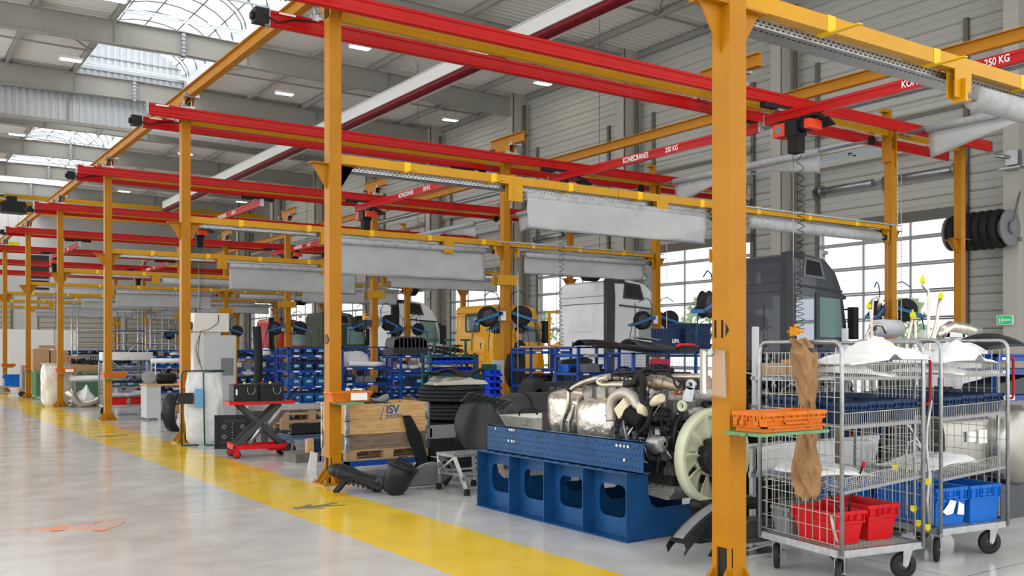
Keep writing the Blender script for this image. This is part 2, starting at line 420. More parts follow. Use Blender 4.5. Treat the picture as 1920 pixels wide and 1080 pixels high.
# ---- right-hand wall: cladding boards, columns, doors
wl = struct('wall_right', STEELD, lambda q: [q.b(24.06,24.2,CY[i]+6.25,CY[i+1]+1.65,0,13) for i in range(0,11)]+[q.b(24.06,24.2,CY[i]+1.65,CY[i]+6.25,5.5 if i < 10 else 0,13) for i in range(0,12)]+[q.b(24.06,24.2,CY[11]+6.25,YE,0,13)])
def board(q, L, h=.44):
    q.add([(0,0,0),(0,L,0),(0,L,.015),(0,0,.015),(-.03,0,.03),(-.03,L,.03),(-.03,L,h/2-.02),(-.03,0,h/2-.02),(-.012,0,h/2-.01),(-.012,L,h/2-.01),(-.012,L,h/2+.01),(-.012,0,h/2+.01),
           (-.03,0,h/2+.02),(-.03,L,h/2+.02),(-.03,L,h-.012),(-.03,0,h-.012),(0,0,h),(0,L,h)],
          [(0,1,2,3),(3,2,5,4),(4,5,6,7),(7,6,9,8),(8,9,10,11),(11,10,13,12),(12,13,14,15),(15,14,17,16)])
for k in range(1, 9):
    c0 = CY[k]
    for r in range(29):
        z = r*.45
        if z < 5.3:
            if r % 1 == 0:
                if k <= 6: part('cladding_board', CLAD, lambda q: board(q, 2.6), wl, 'board_s', loc=(24.03, c0+6.25-7.25+.0+ (0), z))
        else: part('cladding_board', CLAD, lambda q: board(q, 7.2), wl, 'board_l', loc=(24.03, c0, z))
def wallcol(q):
    q.b(23.15,23.18,-.19,.19,0,12.85); q.b(23.18,23.97,-.012,.012,0,12.85); q.b(23.97,24.0,-.19,.19,0,12.85)
    q.b(23.3,23.97,-.13,-.10,0,12.85)
def downpipe(q): q.cy((23.7,-.32,0),(23.7,-.32,12.3),.07,10); [q.c(23.75,-.32,z,.2,.18,.04) for z in (2,5,8,11)]
COLW = mat('wall column paint', (.50,.48,.43), .5)
for k in range(1, 11):
    o = struct('trim_6', COLW, wallcol, None, 'wallcol', loc=(0,CY[k],0)); part('downpipe', STEELD, downpipe, o, 'dpipe')
RAILD = mat('door rail', (.30,.31,.33), .35, .5)
for k in range(-1, 9):
    c0 = CY[k+1]+1.65
    d = struct('door_%d'%(k+2), STEELD, lambda q: (q.b(23.9,24.02,-.12,0,0,10.4), q.b(23.9,24.02,4.6,4.72,0,10.4), q.b(23.9,24.05,-.12,4.72,5.22,5.5)), None, 'doorframe', loc=(0,c0,0))
    for z in (.33,1.07,1.82,2.56,3.31,4.06,4.79): part('door_rail', RAILD, lambda q: (q.b(23.93,23.99,0,4.6,-.055,-.004), q.b(23.93,23.99,0,4.6,.004,.055)), d, 'doorrail', loc=(0,0,z))
    for y in (.03,1.55,3.05,4.57): part('door_mullion', RAILD, lambda q: q.b(23.92,23.98,-.025,.025,0,5.22), d, 'mull', loc=(0,y,0))
    zz = (0,.33,1.07,1.82,2.56,3.31,4.06,4.79,5.22)
    for a in range(1,8):
        for b_ in range(3): part('pane', GLASS, lambda q: q.b(23.955,23.965,b_*1.5+.08,b_*1.5+1.52,zz[a]+.055,zz[a+1]-.055), d, ('pane',a,b_))
    part('door_panel', RAILD, lambda q: q.b(23.94,23.98,.05,4.55,0,.28), d, 'dpanel')
    part('spring_shaft', GALV, lambda q: (q.cy((23.75,-.1,6.45),(23.75,4.7,6.45),.02,8), q.cy((23.75,.2,6.45),(23.75,2.0,6.45),.10,12), q.cy((23.75,2.6,6.45),(23.75,4.3,6.45),.10,12), q.cy((23.75,4.3,6.45),(23.75,4.36,6.45),.18,12), q.cy((23.75,.1,6.45),(23.75,.16,6.45),.18,12)), d, 'spring')
    part('shaft_bracket', STEELD, lambda q: [q.prism([(23.98,5.9),(23.98,6.7),(23.7,6.5),(23.7,6.4)], y-.02, y+.02, 'xz') for y in (-.05,2.3,4.65)], d, 'shbr')
    part('header_duct', CLAD, lambda q: (q.b(23.6,24.0,-.1,4.7,7.1,7.35), q.cy((23.62,-.1,8.2),(23.62,4.7,8.2),.11,10)), d, 'hduct')
# far wall
fw = struct('wall_far', mat('far wall', (.50,.49,.47), .7), lambda q: q.b(-9,24.2,YE,YE+.2,0,13.4))
struct('window_1', mat('far window glass', (.03,.035,.04), .2), lambda q: (q.b(0,1.5,-.05,0,0,1.9), q.b(0,1.5,-.05,0,-.9,-.15)), loc=(11.2,YE-.02,7.6))
SLAT = mat('beige slat door', (.40,.37,.32), .5)
for i,(xa,xb) in enumerate(((8.3,9.9),(12.0,18.0),(18.8,23.2))):
    d = struct('door_%d'%(12+i), STEELD, lambda q: q.b(xa-.15,xb+.15,-.1,-.02,0,6.15), loc=(0,YE,0))
    for r in range(15): part('slat', SLAT, lambda q: q.prism([(-.1,0),(-.16,.05),(-.16,.33),(-.1,.38)], xa, xb, 'yz'), d, ('slat',i), loc=(0,0,r*.4))
struct('wall_inner', mat('white partition', (.80,.80,.79), .5), lambda q: q.b(5.0,12.0,-.1,.1,0,3.1), loc=(0,70,0))
# high-bay lamps
for a,y in enumerate((30.5, 37.7, 45.0, 52.2, 59.5, 66.7)):
    for b_,x in enumerate((6.3, 14.4, 22.3)):
        t = thing('ceiling_lamp', 'flat white hall lamp hung on rods, %s one in the %s row back' % (('left','middle','wall-side')[b_], ORD[a]), 'lamp', (x,y,12.25), 0, 'hall lamps under the roof')
        part('lamp_housing', WHITEP, lambda q: q.b(-.38,.38,-.17,.17,0,.09), t, 'lamph')
        for k in range(3): part('diffuser', LEDM, lambda q: q.b(-.34+k*.235,-.14+k*.235,-.13,.13,-.012,0), t, ('lampd',k))
        part('hanger', HANGM, lambda q: (q.cy((-.3,0,.09),(-.3,0,.55),.008,4), q.cy((.3,0,.09),(.3,0,.55),.008,4)), t, 'lamphang')
# long white crane track with dark red ducts beside it
t = thing('overhead_track', 'long white steel track with two dark red ducts running under the roof', 'track', (15,20,10.1))
part('web', mat('pale track', (.66,.66,.64), .4), lambda q: (q.b(-.1,-.06,-20,39,.1,.5), q.b(-.15,.0,-20,39,.48,.5)), t)
for x in (.02,.22): part('red_duct', MAROON, lambda q: q.cy((x,-20,.03),(x,39,.03),.095,10), t)
part('lower_flange', mat('pale track', (.66,.66,.64)), lambda q: q.b(.30,.42,-20,39,-.03,.0), t)
# yellow bridge crane far back
t = thing('bridge_crane', 'yellow twin girder bridge crane spanning the far end of the hall', 'crane', (0,60,0))
for y in (0,1.6):
    part('girder', BEAMY, lambda q: q.b(-4,21.5,y-.2,y+.2,9.85-.25*(y>0),10.45-.25*(y>0)), t)
part('crane_rail', GALV, lambda q: q.b(-4,21.5,-.9,-.8,10.0,10.1), t)
part('hoist', BLACK, lambda q: (q.b(6.4,7.5,-1.3,-.3,9.3,9.9), q.b(6.6,7.1,-1.2,-.5,9.9,10.2), q.cy((6.3,-.8,9.6),(7.6,-.8,9.6),.3,12)), t)
part('rope', HANGM, lambda q: [q.cy((x,-.8,7.7),(x,-.8,9.4),.015,4) for x in (6.7,7.2)], t)
part('hook_block', YEL, lambda q: q.b(6.65,7.25,-.9,-.7,7.3,7.7), t)
part('pipe', GALV, lambda q: q.cy((-4,-1.0,10.25),(6.5,-1.0,10.25),.08,8), t)
# outside: yard and trees
struct('ground', mat('pale yard', (.55,.56,.56), .8), lambda q: q.b(24.2,140,-40,150,-.25,-.05))
LEAFM = mat('pale foliage', (.22,.34,.14), .8, noise=.4, scale=6)
for i in range(9):
    rx = 52+random.random()*8; ry = 18+i*9.5+random.random()*3; h = 4.2+random.random()*1.6
    t = thing('tree', 'leafy tree outside the doors, %s from the right' % ORD[i], 'tree', (rx,ry,-.05), 0, 'trees outside the doors')
    def f(q):
        for k in range(150):
            a = random.random()*2*PI; r = 1.9*math.sqrt(random.random()); z = h*.45+random.random()*h*.6; s = .2+random.random()*.3
            r *= max(.25,1-abs(z-h*.7)/(h*.55)); p = Vector((r*math.cos(a), r*math.sin(a), z))
            e = [Vector((random.uniform(-1,1),random.uniform(-1,1),random.uniform(-1,1)))*s for _ in range(3)]
            q.add([p+e[0],p+e[1],p+e[2],p-e[0]], [(0,1,2),(0,1,3),(1,2,3),(0,2,3)])
    part('foliage', LEAFM, f, t); part('trunk', WOODG, lambda q: q.t([(0,0,0),(.05,0,h*.3),(0,.1,h*.7)], [.16,.12,.05], 7), t)
# ================================================================ CRANE WORKSTATION FRAME
XA, XB, XD, XC = 4.87, 11.89, 16.45, 18.83
Y0, SP = 4.52, 6.59
ROWN = {'A':'aisle-side','B':'middle','D':'third','C':'door-side'}
def col_post(q): 
    s = .08; e = .012
    # box section with an open slot near the foot on two faces
    q.b(-s,s,s-e,s,0,1); q.b(s-e,s,-s,s,0,1); q.b(-s,s,-s,-s+e,0,1); q.b(-s,-s+e,-s,s,0,1)
def column(row, n):
    x = {'A':XA,'B':XB,'D':XD,'C':XC}[row]; y = Y0+SP*n
    pl = ('closest to the camera', 'second back', 'third back', 'fourth back', 'fifth back', 'sixth back', 'seventh back', 'eighth back', 'ninth back', 'tenth back')[n]
    t = thing('steel_column', 'orange steel column of the %s row, %s' % (ROWN[row], pl), 'column', (x,y,0), 0, 'orange columns')
    H = {'A':6.15,'B':6.12,'D':5.55,'C':6.1}[row]
    if n <= 2 and row == 'A':
        part('post', ORANGE, lambda q: (q.b(-.08,.08,-.08,.08,.33,H), q.b(-.06,.08,-.08,.08,.0,.33), q.b(-.08,-.05,-.08,-.055,0,.33), q.b(-.08,-.05,.04,.08,0,.33), q.b(-.08,-.05,-.08,.08,0,.09)), t)
        part('hollow', BLACK, lambda q: q.b(-.0645,-.06,-.055,.04,.09,.33), t)
    else: part('post', ORANGE, lambda q: q.b(-.08,.08,-.08,.08,0,H), t, ('post',H))
    part('base_plate', ORANGE, lambda q: q.b(-.2,.2,-.2,.2,0,.02), t, 'basep')
    for k in range(4):
        part('gusset', ORANGE, lambda q: (q.prism([(.08,.02),(.20,.02),(.20,.04),(.08,.20)], .055, .065, 'xz')), t, 'gus', rz=k*PI/2)
        part('gusset', ORANGE, lambda q: (q.prism([(.08,.02),(.20,.02),(.20,.04),(.08,.20)], -.065, -.055, 'xz')), t, 'gus2', rz=k*PI/2)
    if n < 4:
        for sx in (-1,1):
            for sy in (-1,1): part('bolt', GALV, lambda q: (q.cy((0,0,.02),(0,0,.035),.02,6), q.cy((0,0,.035),(0,0,.07),.009,6)), t, 'bolt', loc=(sx*.17,sy*.17,0))
    # brackets under the curtain beam
    for k in ((0,1,3) if row == 'A' else (0,1,2,3)):
        part('bracket', ORANGE, lambda q: (q.prism([(.08,-.33),(.08,0),(.30,0),(.27,-.03)], -.006, .006, 'xz'), q.b(.08,.31,-.07,.07,-.012,0)), t, 'bracket', loc=(0,0,3.99), rz=(-PI/2,0,PI/2,PI)[k] if k else 0)
    if row in 'BC':     # T head: short I-beam stub along the aisle direction with a hanger
        part('head_beam', ORANGE, lambda q: (q.b(-.07,.07,-.75,.55,.2,.215), q.b(-.07,.07,-.75,.55,0,.015), q.b(-.006,.006,-.75,.55,0,.2)), t, 'headb', loc=(0,0,6.22))
        part('head_gusset', ORANGE, lambda q: (q.prism([(-.3,.1),(.3,.1),(.08,-.25),(-.08,-.25)], -.08,-.07,'yz'), q.prism([(-.3,.1),(.3,.1),(.08,-.25),(-.08,-.25)], .07,.08,'yz')), t, 'headg', loc=(0,0,6.12))
        hanger(t, (0,-.42,6.2)); hanger(t, (0,.5,6.2))
    if row == 'A':
        part('head_gusset', ORANGE, lambda q: (q.prism([(-.35,.1),(.35,.1),(.08,-.3),(-.08,-.3)], -.08,-.07,'yz'), q.prism([(-.35,.1),(.35,.1),(.08,-.3),(-.08,-.3)], .07,.08,'yz')), t, 'headg2', loc=(0,0,6.1))
        hanger(t, (0,-.42,6.2)); hanger(t, (0,.58,6.2))
    if row == 'B' and n > 1 or row == 'B' and n == 1:    # yellow clamp plates at shoulder height of the curtain beam
        part('clamp_plate', BEAMY, lambda q: (q.b(-.26,.26,-.13,-.10,-.22,.0), q.b(-.26,.26,.10,.13,-.22,.0)), t, 'clampp', loc=(0,0,3.35))
        for sx in (-.2,.2):
            part('clamp_bolt', GALV, lambda q: [q.cy((0,-.14,z),(0,.14,z),.012,6) for z in (-.03,-.19)], t, 'clampb', loc=(sx,0,3.35))
    if row == 'D':
        part('side_hook', ORANGE, lambda q: (q.b(-.14,-.1,-.1,.1,0,1.0), q.b(-.30,-.1,-.06,.06,.94,1.0), q.b(.02,.06,-.1,.1,-.1,.75), q.b(-.12,.06,.06,.1,.0,.06)), t, 'shook', loc=(0,0,5.3))
    return t
def hanger(t, loc):
    part('rail_hanger', GALV, lambda q: (q.b(-.13,.13,-.04,.04,-.02,.03), q.cy((0,0,-.24),(0,0,0),.012,6), q.b(-.05,.05,-.03,.03,-.26,-.18), q.cy((-.12,0,.03),(-.12,0,.06),.02,6), q.cy((.12,0,.03),(.12,0,.06),.02,6)), t, 'hanger', loc=loc)
COLS = {}
for n in range(0, 9):
    for row in 'ABDC':
        if row != 'A' and n < 1 and row != 'A': continue
        if row == 'A' and n > 7: continue
        if n > 6 and row in 'D': continue
        COLS[row,n] = column(row, n)
# numbers on columns, black paint with a pointer
for n,s in ((0,'11'),(1,'10')):
    t = COLS['A',n]
    text('number', s, .165, INK, t, (-.081,.018,1.795), FACE_MX, bold=.004, xs=.75)
    part('pointer', INK, lambda q: q.prism([(-.045,1.84),(-.045,1.75),(-.074,1.795)], -.082, -.0805, 'yz'), t)
# runway I-beams along the aisle direction
def ibeam(q, L, h=.2, w_=.12):
    q.b(-w_/2,w_/2,0,L,h-.014,h).b(-w_/2,w_/2,0,L,0,.014).b(-.005,.005,0,L,.012,h-.012)
for nm,x,z,lab in (('A',XA,6.2,'long orange I-beam above the aisle-side columns'), ('mid',14.05,6.2,'long orange I-beam crossing above the middle of the bays')):
    t = thing('runway_beam', lab, 'beam', (x,1.5 if nm=='A' else 4,z))
    for k in range(9 if nm == 'A' else 8):
        part('beam_segment', ORANGE, lambda q: ibeam(q, 6.585), t, 'ibseg', loc=(0,k*6.59,0))
t = thing('runway_beam', 'thin orange beam along the door-side columns', 'beam', (XC+.02,4,6.33))
for k in range(8): part('beam_segment', ORANGE, lambda q: q.b(-.04,.04,0,6.585,-.05,.04), t, 'ibthin', loc=(-.12,k*6.59,0))
t = thing('air_pipe', 'pale blue compressed air pipe along the door-side columns', 'pipe', (XC-.25,4,6.12))
for k in range(8):
    part('pipe', LBLUE, lambda q: q.cy((0,0,0),(0,6.59,0),.018,8), t, 'lbp', loc=(0,k*6.59,0)); part('pipe_clip', BLACK, lambda q: q.b(-.03,.2,-.02,.02,-.01,.05), t, 'lbc', loc=(0,k*6.59+3,0))
t = thing('cable_tray', 'galvanised perforated cable tray running past the third column row', 'tray', (XD+.35,4,5.85))
for k in range(8): part('tray_segment', GALV, lambda q: (q.b(-.15,.15,0,6.58,0,.004), q.b(-.15,-.146,0,6.58,0,.08), q.b(.146,.15,0,6.58,0,.08)), t, 'tray', loc=(0,k*6.59,0))
t = thing('exhaust_duct', 'silver spiral duct running high in front of the doors', 'duct', (19.6,4,7.55))
for k in range(8): part('duct_segment', GALV, lambda q: q.lathe([(.09,0)]+[(.09+.006*(i%2), i*.33) for i in range(1,20)]+[(.11,6.4),(.11,6.5),(.09,6.59)], axis='y', n=12), t, 'duct', loc=(0,k*6.59,0))
# transverse yellow beams, red rail pairs
def rail(q, L):
    pr = [(-.05,.2),(.05,.2),(.05,.165),(.034,.15),(.034,.07),(.05,.055),(.05,.012),(.022,.0),(-.022,.0),(-.05,.012),(-.05,.055),(-.034,.07),(-.034,.15),(-.05,.165)]
    q.prism(pr, 0, L, 'yz')
for n in range(0, 9):
    y = Y0+SP*n
    if n >= 1:
        nm = ORD[n-1]
        t = solo('cross_beam', BEAMY, lambda q: q.b(0,13.9,-.05,.05,0,.14), 'yellow beam joining the %s column line from the front, between its red rails' % nm, 'beam', (XA+.09,y,5.79), 0, 'yellow cross beams', ('xb'))
    for s,dy,x0 in (('near',-.42,4.12),('far',.62,4.27)):
        if n == 0 and s == 'near': continue
        if n == 0: continue
        dx = 0 if n else 0
        t = thing('crane_rail', 'red crane rail on the %s side of the %s column line from the front' % (s, ORD[n-1]), 'rail', (x0,y+dy,5.77), 0, 'red crane rails')
        for k,(a,b_) in enumerate(((0,6.2),(6.2,15.1))): part('rail_profile', RED, lambda q: rail(q, b_-a), t, ('rail',k), loc=(a,0,0))
        part('end_cap', GALV, lambda q: (q.b(-.02,0,-.06,.06,-.01,.22), q.b(15.1,15.12,-.06,.06,-.01,.22), q.cy((-.05,0,.03),(0,0,.03),.02,6), q.cy((-.05,0,.17),(0,0,.17),.02,6)), t, 'railcap')
        for k in (.62,7.6,14.3): part('suspension', GALV, lambda q: (q.b(-.07,.07,-.045,.045,.2,.235), q.cy((0,0,.23),(0,0,.42),.012,6), q.cy((-.06,0,.26),(.06,0,.26),.02,6)), t, 'susp', loc=(k,0,0))
        if s == 'far':
            part('end_box', BLACK, lambda q: (q.b(-.20,-.02,-.08,.08,.02,.2), q.cy((-.24,0,.1),(-.2,0,.1),.05,8)), t, 'ebox')
            part('cable', BLACK, lambda q: q.t([(-.1,-.09,.12),(.1,-.07,.05),(.3,-.06,.13),(.6,-.05,.17),(.8,-.04,.2),(.95,-.02,.33)], .011, 6), t, 'ecab')
        part('label_plate', WHITEP, lambda q: q.b(.15,.42,-.0345,-.036,.09,.14) if False else q.b(.12,.34,-.053,-.05,.17,.195), t, 'elab')
# bridges that roll on the rails, with hoists
def bridge(n, x, lab, curl_top=2.2, txt=True, hoist_at=.12, hz=5.45, hook=1.0, flip=1):
    y0 = Y0+SP*n+.3 if n >= 0 else 0; y0 = Y0+SP*n-.05
    L = 7.2
    ya = Y0+SP*(n+1)-.42+.3
    yb = Y0+SP*n+.62-.35
    L = ya-yb
    t = thing('crane_bridge', lab, 'crane', (x,yb,5.5), 0, 'red crane bridges')
    part('rail_profile', RED, lambda q: (q.b(-.045,.045,0,L,.12,.17), q.b(-.03,.03,0,L,.05,.12), q.b(-.045,.045,0,L,0,.05)), t, 'bridgeprof')
    for yy in (.35, L-.3):
        part('trolley', BLACK, lambda q: (q.b(-.45,.45,-.05,.05,.2,.27), [q.cy((k*.11,-.06,.21),(k*.11,.06,.21),.025,8) for k in (-3.6,-2.6,-1.6,1.6,2.6,3.6)]), t, 'trolley', loc=(0,yy,0))
        part('trolley_clamp', GALV, lambda q: (q.b(-.12,.12,-.06,.06,.17,.21), q.cy((0,0,.15),(0,0,.3),.03,8), q.cy((-.1,0,.21),(-.1,0,.26),.02,8)), t, 'tclamp', loc=(0,yy,0))
    part('end_cap', GALV, lambda q: (q.b(-.05,.05,L,L+.02,-.01,.18), q.b(-.05,.05,-.02,0,-.01,.18)), t, 'bcap')
    part('lamp_box', BLACK, lambda q: (q.b(-.12,.12,-.1,.1,-.05,-.01), q.b(.1,.3,-.18,.18,-.13,-.1,Matrix.Rotation(.5,3,'Y'))), t, 'blamp', loc=(0,L-1.0,0))
    if txt:
        text('lettering', 'KONECRANES', .15, WHITEM, t, (-.047,L*.52,.085), FACE_MX, bold=.002, xs=.8)
        text('lettering', '250 KG', .14, WHITEM, t, (-.047,L*.52-1.05,.085), FACE_MX, bold=.002, xs=.8)
    # hoist: a thing of its own hanging on the bridge
    yh = ya-hoist_at*L
    h = thing('chain_hoist', lab.replace('red crane bridge','black and red chain hoist under the bridge').replace('Red','') , 'hoist', (x,yh,5.5))
    part('motor', BLACK, lambda q: (q.b(-.13,.13,-.12,.12,-.30,-.05), q.cy((0,-.12,-.16),(0,-.3,-.16),.1,12)), h, 'hmot')
    part('motor_cover', mat('hoist red', (.75,.06,.02), .35), lambda q: q.b(-.14,.14,.12,.36,-.28,-.07), h, 'hcov'); part('end_cover', mat('hoist red', (.75,.06,.02), .35), lambda q: q.b(-.16,.16,-.40,-.30,-.24,-.09), h, 'hcov2')
    part('vent', MGREY, lambda q: q.cy((-.145,.24,-.17),(-.135,.24,-.17),.07,14), h, 'hvent')
    part('chain_bag', BLACKM, lambda q: q.prism([(-.10,-.30),(.10,-.30),(.09,-.58),(-.09,-.58)], -.11, .09, 'xz'), h, 'hbag')
    part('trolley', BLACK, lambda q: (q.b(-.04,.04,-.35,.35,-.07,-.01), [q.cy((-.06,k,-.02),(.06,k,-.02),.03,8) for k in (-.3,-.15,.15,.3)]), h, 'htrol')
    zb = curl_top-5.5
    pts = []
    turns = 26
    for i in range(turns*8):
        th = i*PI/4; f_ = i/(turns*8); r = .05+.02*math.sin(f_*9)
        z = -.6+(zb+.6)*(f_**.75)
        pts.append((.03+r*math.cos(th)+.03*math.sin(f_*7), r*math.sin(th)-.06, z))
    part('coiled_cable', BLACK, lambda q: q.t(pts, .006, 4), h, ('coil', round(zb,1)))
    part('load_chain', GALV, lambda q: q.cy((0,.05,-.3),(0,.05,zb-.05),.008,5), h, ('hchain', round(zb,1)))
    part('handle', mat('hoist handle orange', (.85,.36,.02), .4), lambda q: (q.cy((0,-.16,-.02),(0,.16,-.02),.025,10), q.b(-.05,.05,-.05,.08,-.08,.04), q.b(-.03,.03,.04,.10,-.1,.06), q.cy((0,.0,.04),(0,0,.1),.03,8)), h, 'hhand', loc=(0,0,zb))
    part('hook', BLACKM, lambda q: (q.cy((0,0,-.1),(0,0,-.17),.02,8), q.t([(0,.0,-.17),(0,.035,-.2),(0,.05,-.25),(0,.03,-.30),(0,-.01,-.315),(0,-.05,-.29),(0,-.055,-.26)], [.014,.015,.017,.016,.014,.011,.005], 8)), h, 'hhook', loc=(0,0,zb))
    return t
bridge(0, 12.75, 'red crane bridge of the front bay, over the dark truck', 2.0, hoist_at=.1)
bridge(1, 13.05, 'red crane bridge of the second bay, over the white cab', 1.78, hoist_at=.05)
bridge(2, 11.3, 'red crane bridge of the third bay', 2.6, hoist_at=.09)
bridge(3, 8.75, 'red crane bridge of the fourth bay, near the aisle', 2.0, hoist_at=.09)
bridge(4, 13.7, 'red crane bridge of the fifth bay', 2.6, hoist_at=.4)
bridge(5, 6.6, 'red crane bridge of the sixth bay, close to the aisle', 1.75, hoist_at=.12)
bridge(6, 11.4, 'red crane bridge of the seventh bay', 2.2)
# curtain beams with cable tray and roll-up curtain
def tarp(q, W_, drop, seed, sag=.04):
    r = random.Random(seed); ph = [r.random()*6 for _ in range(6)]
    def fn(u, v):
        x = u*W_; z = -v*drop+sag*.3*math.sin(u*5+ph[5])*v
        y = .016*math.sin(u*9+v*4+ph[0])*v+.012*math.sin(u*19-v*11+ph[1])*v*(1-v*.5)+.02*math.sin((u*3-v*1.2)*6+ph[2])*v*(1-u)**2+.02*math.sin((u*3+v*1.2)*6+ph[4])*v*u*u+.003*math.sin(u*50+v*22+ph[3])
        return (x, y-.05, z)
    q.grid(fn, 46, 10, .004)
def roll_curtain(x, y, z, W_, drop, lab, seed, grp='roll-up curtains', tri=False):
    t = thing('roll_up_curtain', lab, 'curtain', (x,y,z), 0, grp)
    part('roller', MGREY, lambda q: q.cy((-.22,0,0),(W_+.25,0,0),.032,12), t, ('roller',W_))
    part('rolled_fabric', TARPR, lambda q: q.lathe([(.03,0),(.062 if drop > .12 else .10,.0),(.064 if drop > .12 else .105,W_*.3),(.06 if drop > .12 else .098,W_*.7),(.062 if drop > .12 else .1,W_),(.03,W_)], axis='x', n=16), t, ('rollf',W_,drop>.12))
    part('end_bracket', BEAMY, lambda q: q.b(-.02,.02,-.06,.06,-.07,.12), t, 'rollb', loc=(-.22,0,0)); part('end_bracket', BEAMY, lambda q: q.b(-.02,.02,-.06,.06,-.07,.12), t, 'rollb', loc=(W_+.24,0,0))
    part('crank_gear', BLACK, lambda q: q.cy((W_+.18,0,0),(W_+.24,0,0),.055,12), t, ('rollg',W_))
    if drop > .12:
        cy_ = 0 if seed == 1 else .09
        part('curtain_sheet', TARP, lambda q: tarp(q, W_, drop, seed), t, loc=(0,cy_,0))
        part('bottom_bar', MGREY, lambda q: q.t([(0,-.05,-drop),(W_*.5,-.05,-drop),(W_,-.05,-drop)], .012, 6), t, loc=(0,cy_,0))
    part('pull_cord', mat('cord', (.3,.3,.3), .6), lambda q: (q.cy((W_+.2,-.03,-1.9),(W_+.2,-.03,0),.005,4), q.cy((W_+.26,-.03,-1.9),(W_+.26,-.03,0),.005,4)), t, ('cord',W_))
    return t
for n in range(0, 9):
    y = Y0+SP*n
    t = thing('curtain_beam', 'yellow square beam with cable tray on the %s column line' % ORD[n], 'beam', (XA+.08,y,4.0), 0, 'curtain beams')
    for k in range(5): part('beam_segment', BEAMY, lambda q: q.b(0,2.27,-.05,.05,0,.115), t, 'cbseg', loc=(k*2.28,0,0))
    for k in range(8): part('strap', mat('bright yellow strap', (.85,.50,.01), .35), lambda q: (q.b(0,.09,-.054,.054,-.004,.119), q.b(.02,.07,-.3,.3,-.012,-.004)), t, 'strap', loc=(.9+k*1.35,0,0))
    ty = .16
    for k in range(5): part('cable_tray', GALV, lambda q: (q.b(0,2.27,ty-.1,ty+.1,0,.003), q.b(0,2.27,ty-.1,ty-.097,0,.06), q.b(0,2.27,ty+.097,ty+.1,0,.06)), t, 'cbtray', loc=(k*2.28,0,-.06))
    if n < 3:
        for r in range(2): part('tray_slots', BLACK, lambda q: [q.b(.05+i*.06,.08+i*.06,ty-.1015,ty-.1,.012,.022) for i in range(int(11.3/.06))]+[q.b(.05+i*.06,.08+i*.06,ty-.06,ty-.04,-.001,0) for i in range(int(11.3/.06))], t, ('slots',r), loc=(r*.03,0,-.06+r*.025))['kind'] = 'stuff'
    for k in (3.1,5.9):
        part('drop_bracket', BEAMY, lambda q: (q.b(-.12,.12,-.07,-.06,-.24,0), q.b(-.12,.12,.0,.01,-.24,0)), t, 'dropb', loc=(k-.45,0,0))
    if n > 0: part('air_line', LBLUE, lambda q: (q.cy((0,0,0),(5,0,0),.014,6)), t, 'airl', loc=(6.7,-.075,.09))
    drop1 = (.0,.46,.66,.62,.12,.55,.35,.5,.3)[n]; drop2 = (.1,.1,.42,.36,.5,.1,.4,.3,.3)[n]
    roll_curtain(7.8, y-.02 if n else y-.05, 3.86 if n else 3.80, 3.55, drop1, 'grey roll-up curtain between aisle and middle rows on the %s line' % ORD[n], n)
    if n: roll_curtain(12.45, y, 3.84, 3.6, drop2, 'grey roll-up curtain between middle and third rows on the %s line' % ORD[n], n+20)
# curtains along the bays by the third row
for n in range(0, 6):
    y = Y0+SP*n+1.4
    t = thing('roll_up_curtain', 'silver tarpaulin hung crosswise high over bay %s from the front' % ORD[n], 'curtain', (XD-.35,y,5.72), PI/2, 'crosswise tarpaulins')
    part('roller', MGREY, lambda q: q.cy((-1.2,0,0),(4.6,0,0),.03,10), t, 'xroller')
    part('rolled_fabric', TARPR, lambda q: q.lathe([(.03,0),(.07,0),(.075,1.5),(.065,3.4),(.07,4.2),(.03,4.2)], axis='x', n=14), t, 'xrollf')
    part('curtain_sheet', TARP, lambda q: q.grid(lambda u,v: (u*4.2, -.05+.05*math.sin(u*8+v*3)*v, -v*(.08+.62*abs(u-.45)*1.3)), 30, 6, .004), t, 'xsheet')
    part('end_wheel', BLACK, lambda q: q.cy((-1.25,0,0),(-1.2,0,0),.09,14), t, 'xwheel')
# ================================================================ FOREGROUND: ENGINE ON ITS STAND
def onX(px, py, X):
    t = (px-CXP)/FPX; Y = X*(FY-FX*t)/(FX+FY*t); d = FX*X+FY*Y; return (X, Y, EYE-(py-HOR)*d/FPX)
def onY(px, py, Y):
    t = (px-CXP)/FPX; X = Y*(FX+FY*t)/(FY-FX*t); d = FX*X+FY*Y; return (X, Y, EYE-(py-HOR)*d/FPX)
SX, SY = 5.44, 6.22
t = thing('engine_stand', 'blue steel engine stand with perforated side plate and four round-cornered openings', 'stand', (SX,SY,0))
LS = 2.42
for sx,nm in ((0,1),(1.25,-1)):
    for k in range(4):
        ya = .03+k*.6; yb = ya+.585
        part('web_plate', STANDB, lambda q: q.frame(rsq(0,.59,.01,.59), rrect(.13,.50,.17,.46,.08), -.005, .005, 'yz'), t, 'webp', loc=(sx+.14*nm, ya, 0))
    for k in range(5): part('stiffener', STANDB, lambda q: q.b(0,.14,-.006,.006,.012,.588), t, 'stiff', loc=(sx if nm > 0 else sx-.14, .01+k*.6, 0))
    part('flange', STANDB, lambda q: q.b(-.01,.2,-.01,LS,.588,.6), t, 'sflt', loc=(sx if nm > 0 else sx-.19,0,0))
    part('flange', STANDB, lambda q: q.b(-.01,.2,-.01,LS,.0,.012), t, 'sflb', loc=(sx if nm > 0 else sx-.19,0,0))
for k in range(5):
    part('cross_plate', STANDB, lambda q: q.prism([(.14,.01),(1.11,.01),(1.11,.58),(1.0,.58),(1.0,.42),(.97,.32),(.90,.27),(.35,.27),(.28,.32),(.25,.42),(.25,.58),(.14,.58)], -.006, .006, 'xz'), t, 'crossp', loc=(0,.012+k*.6,0))
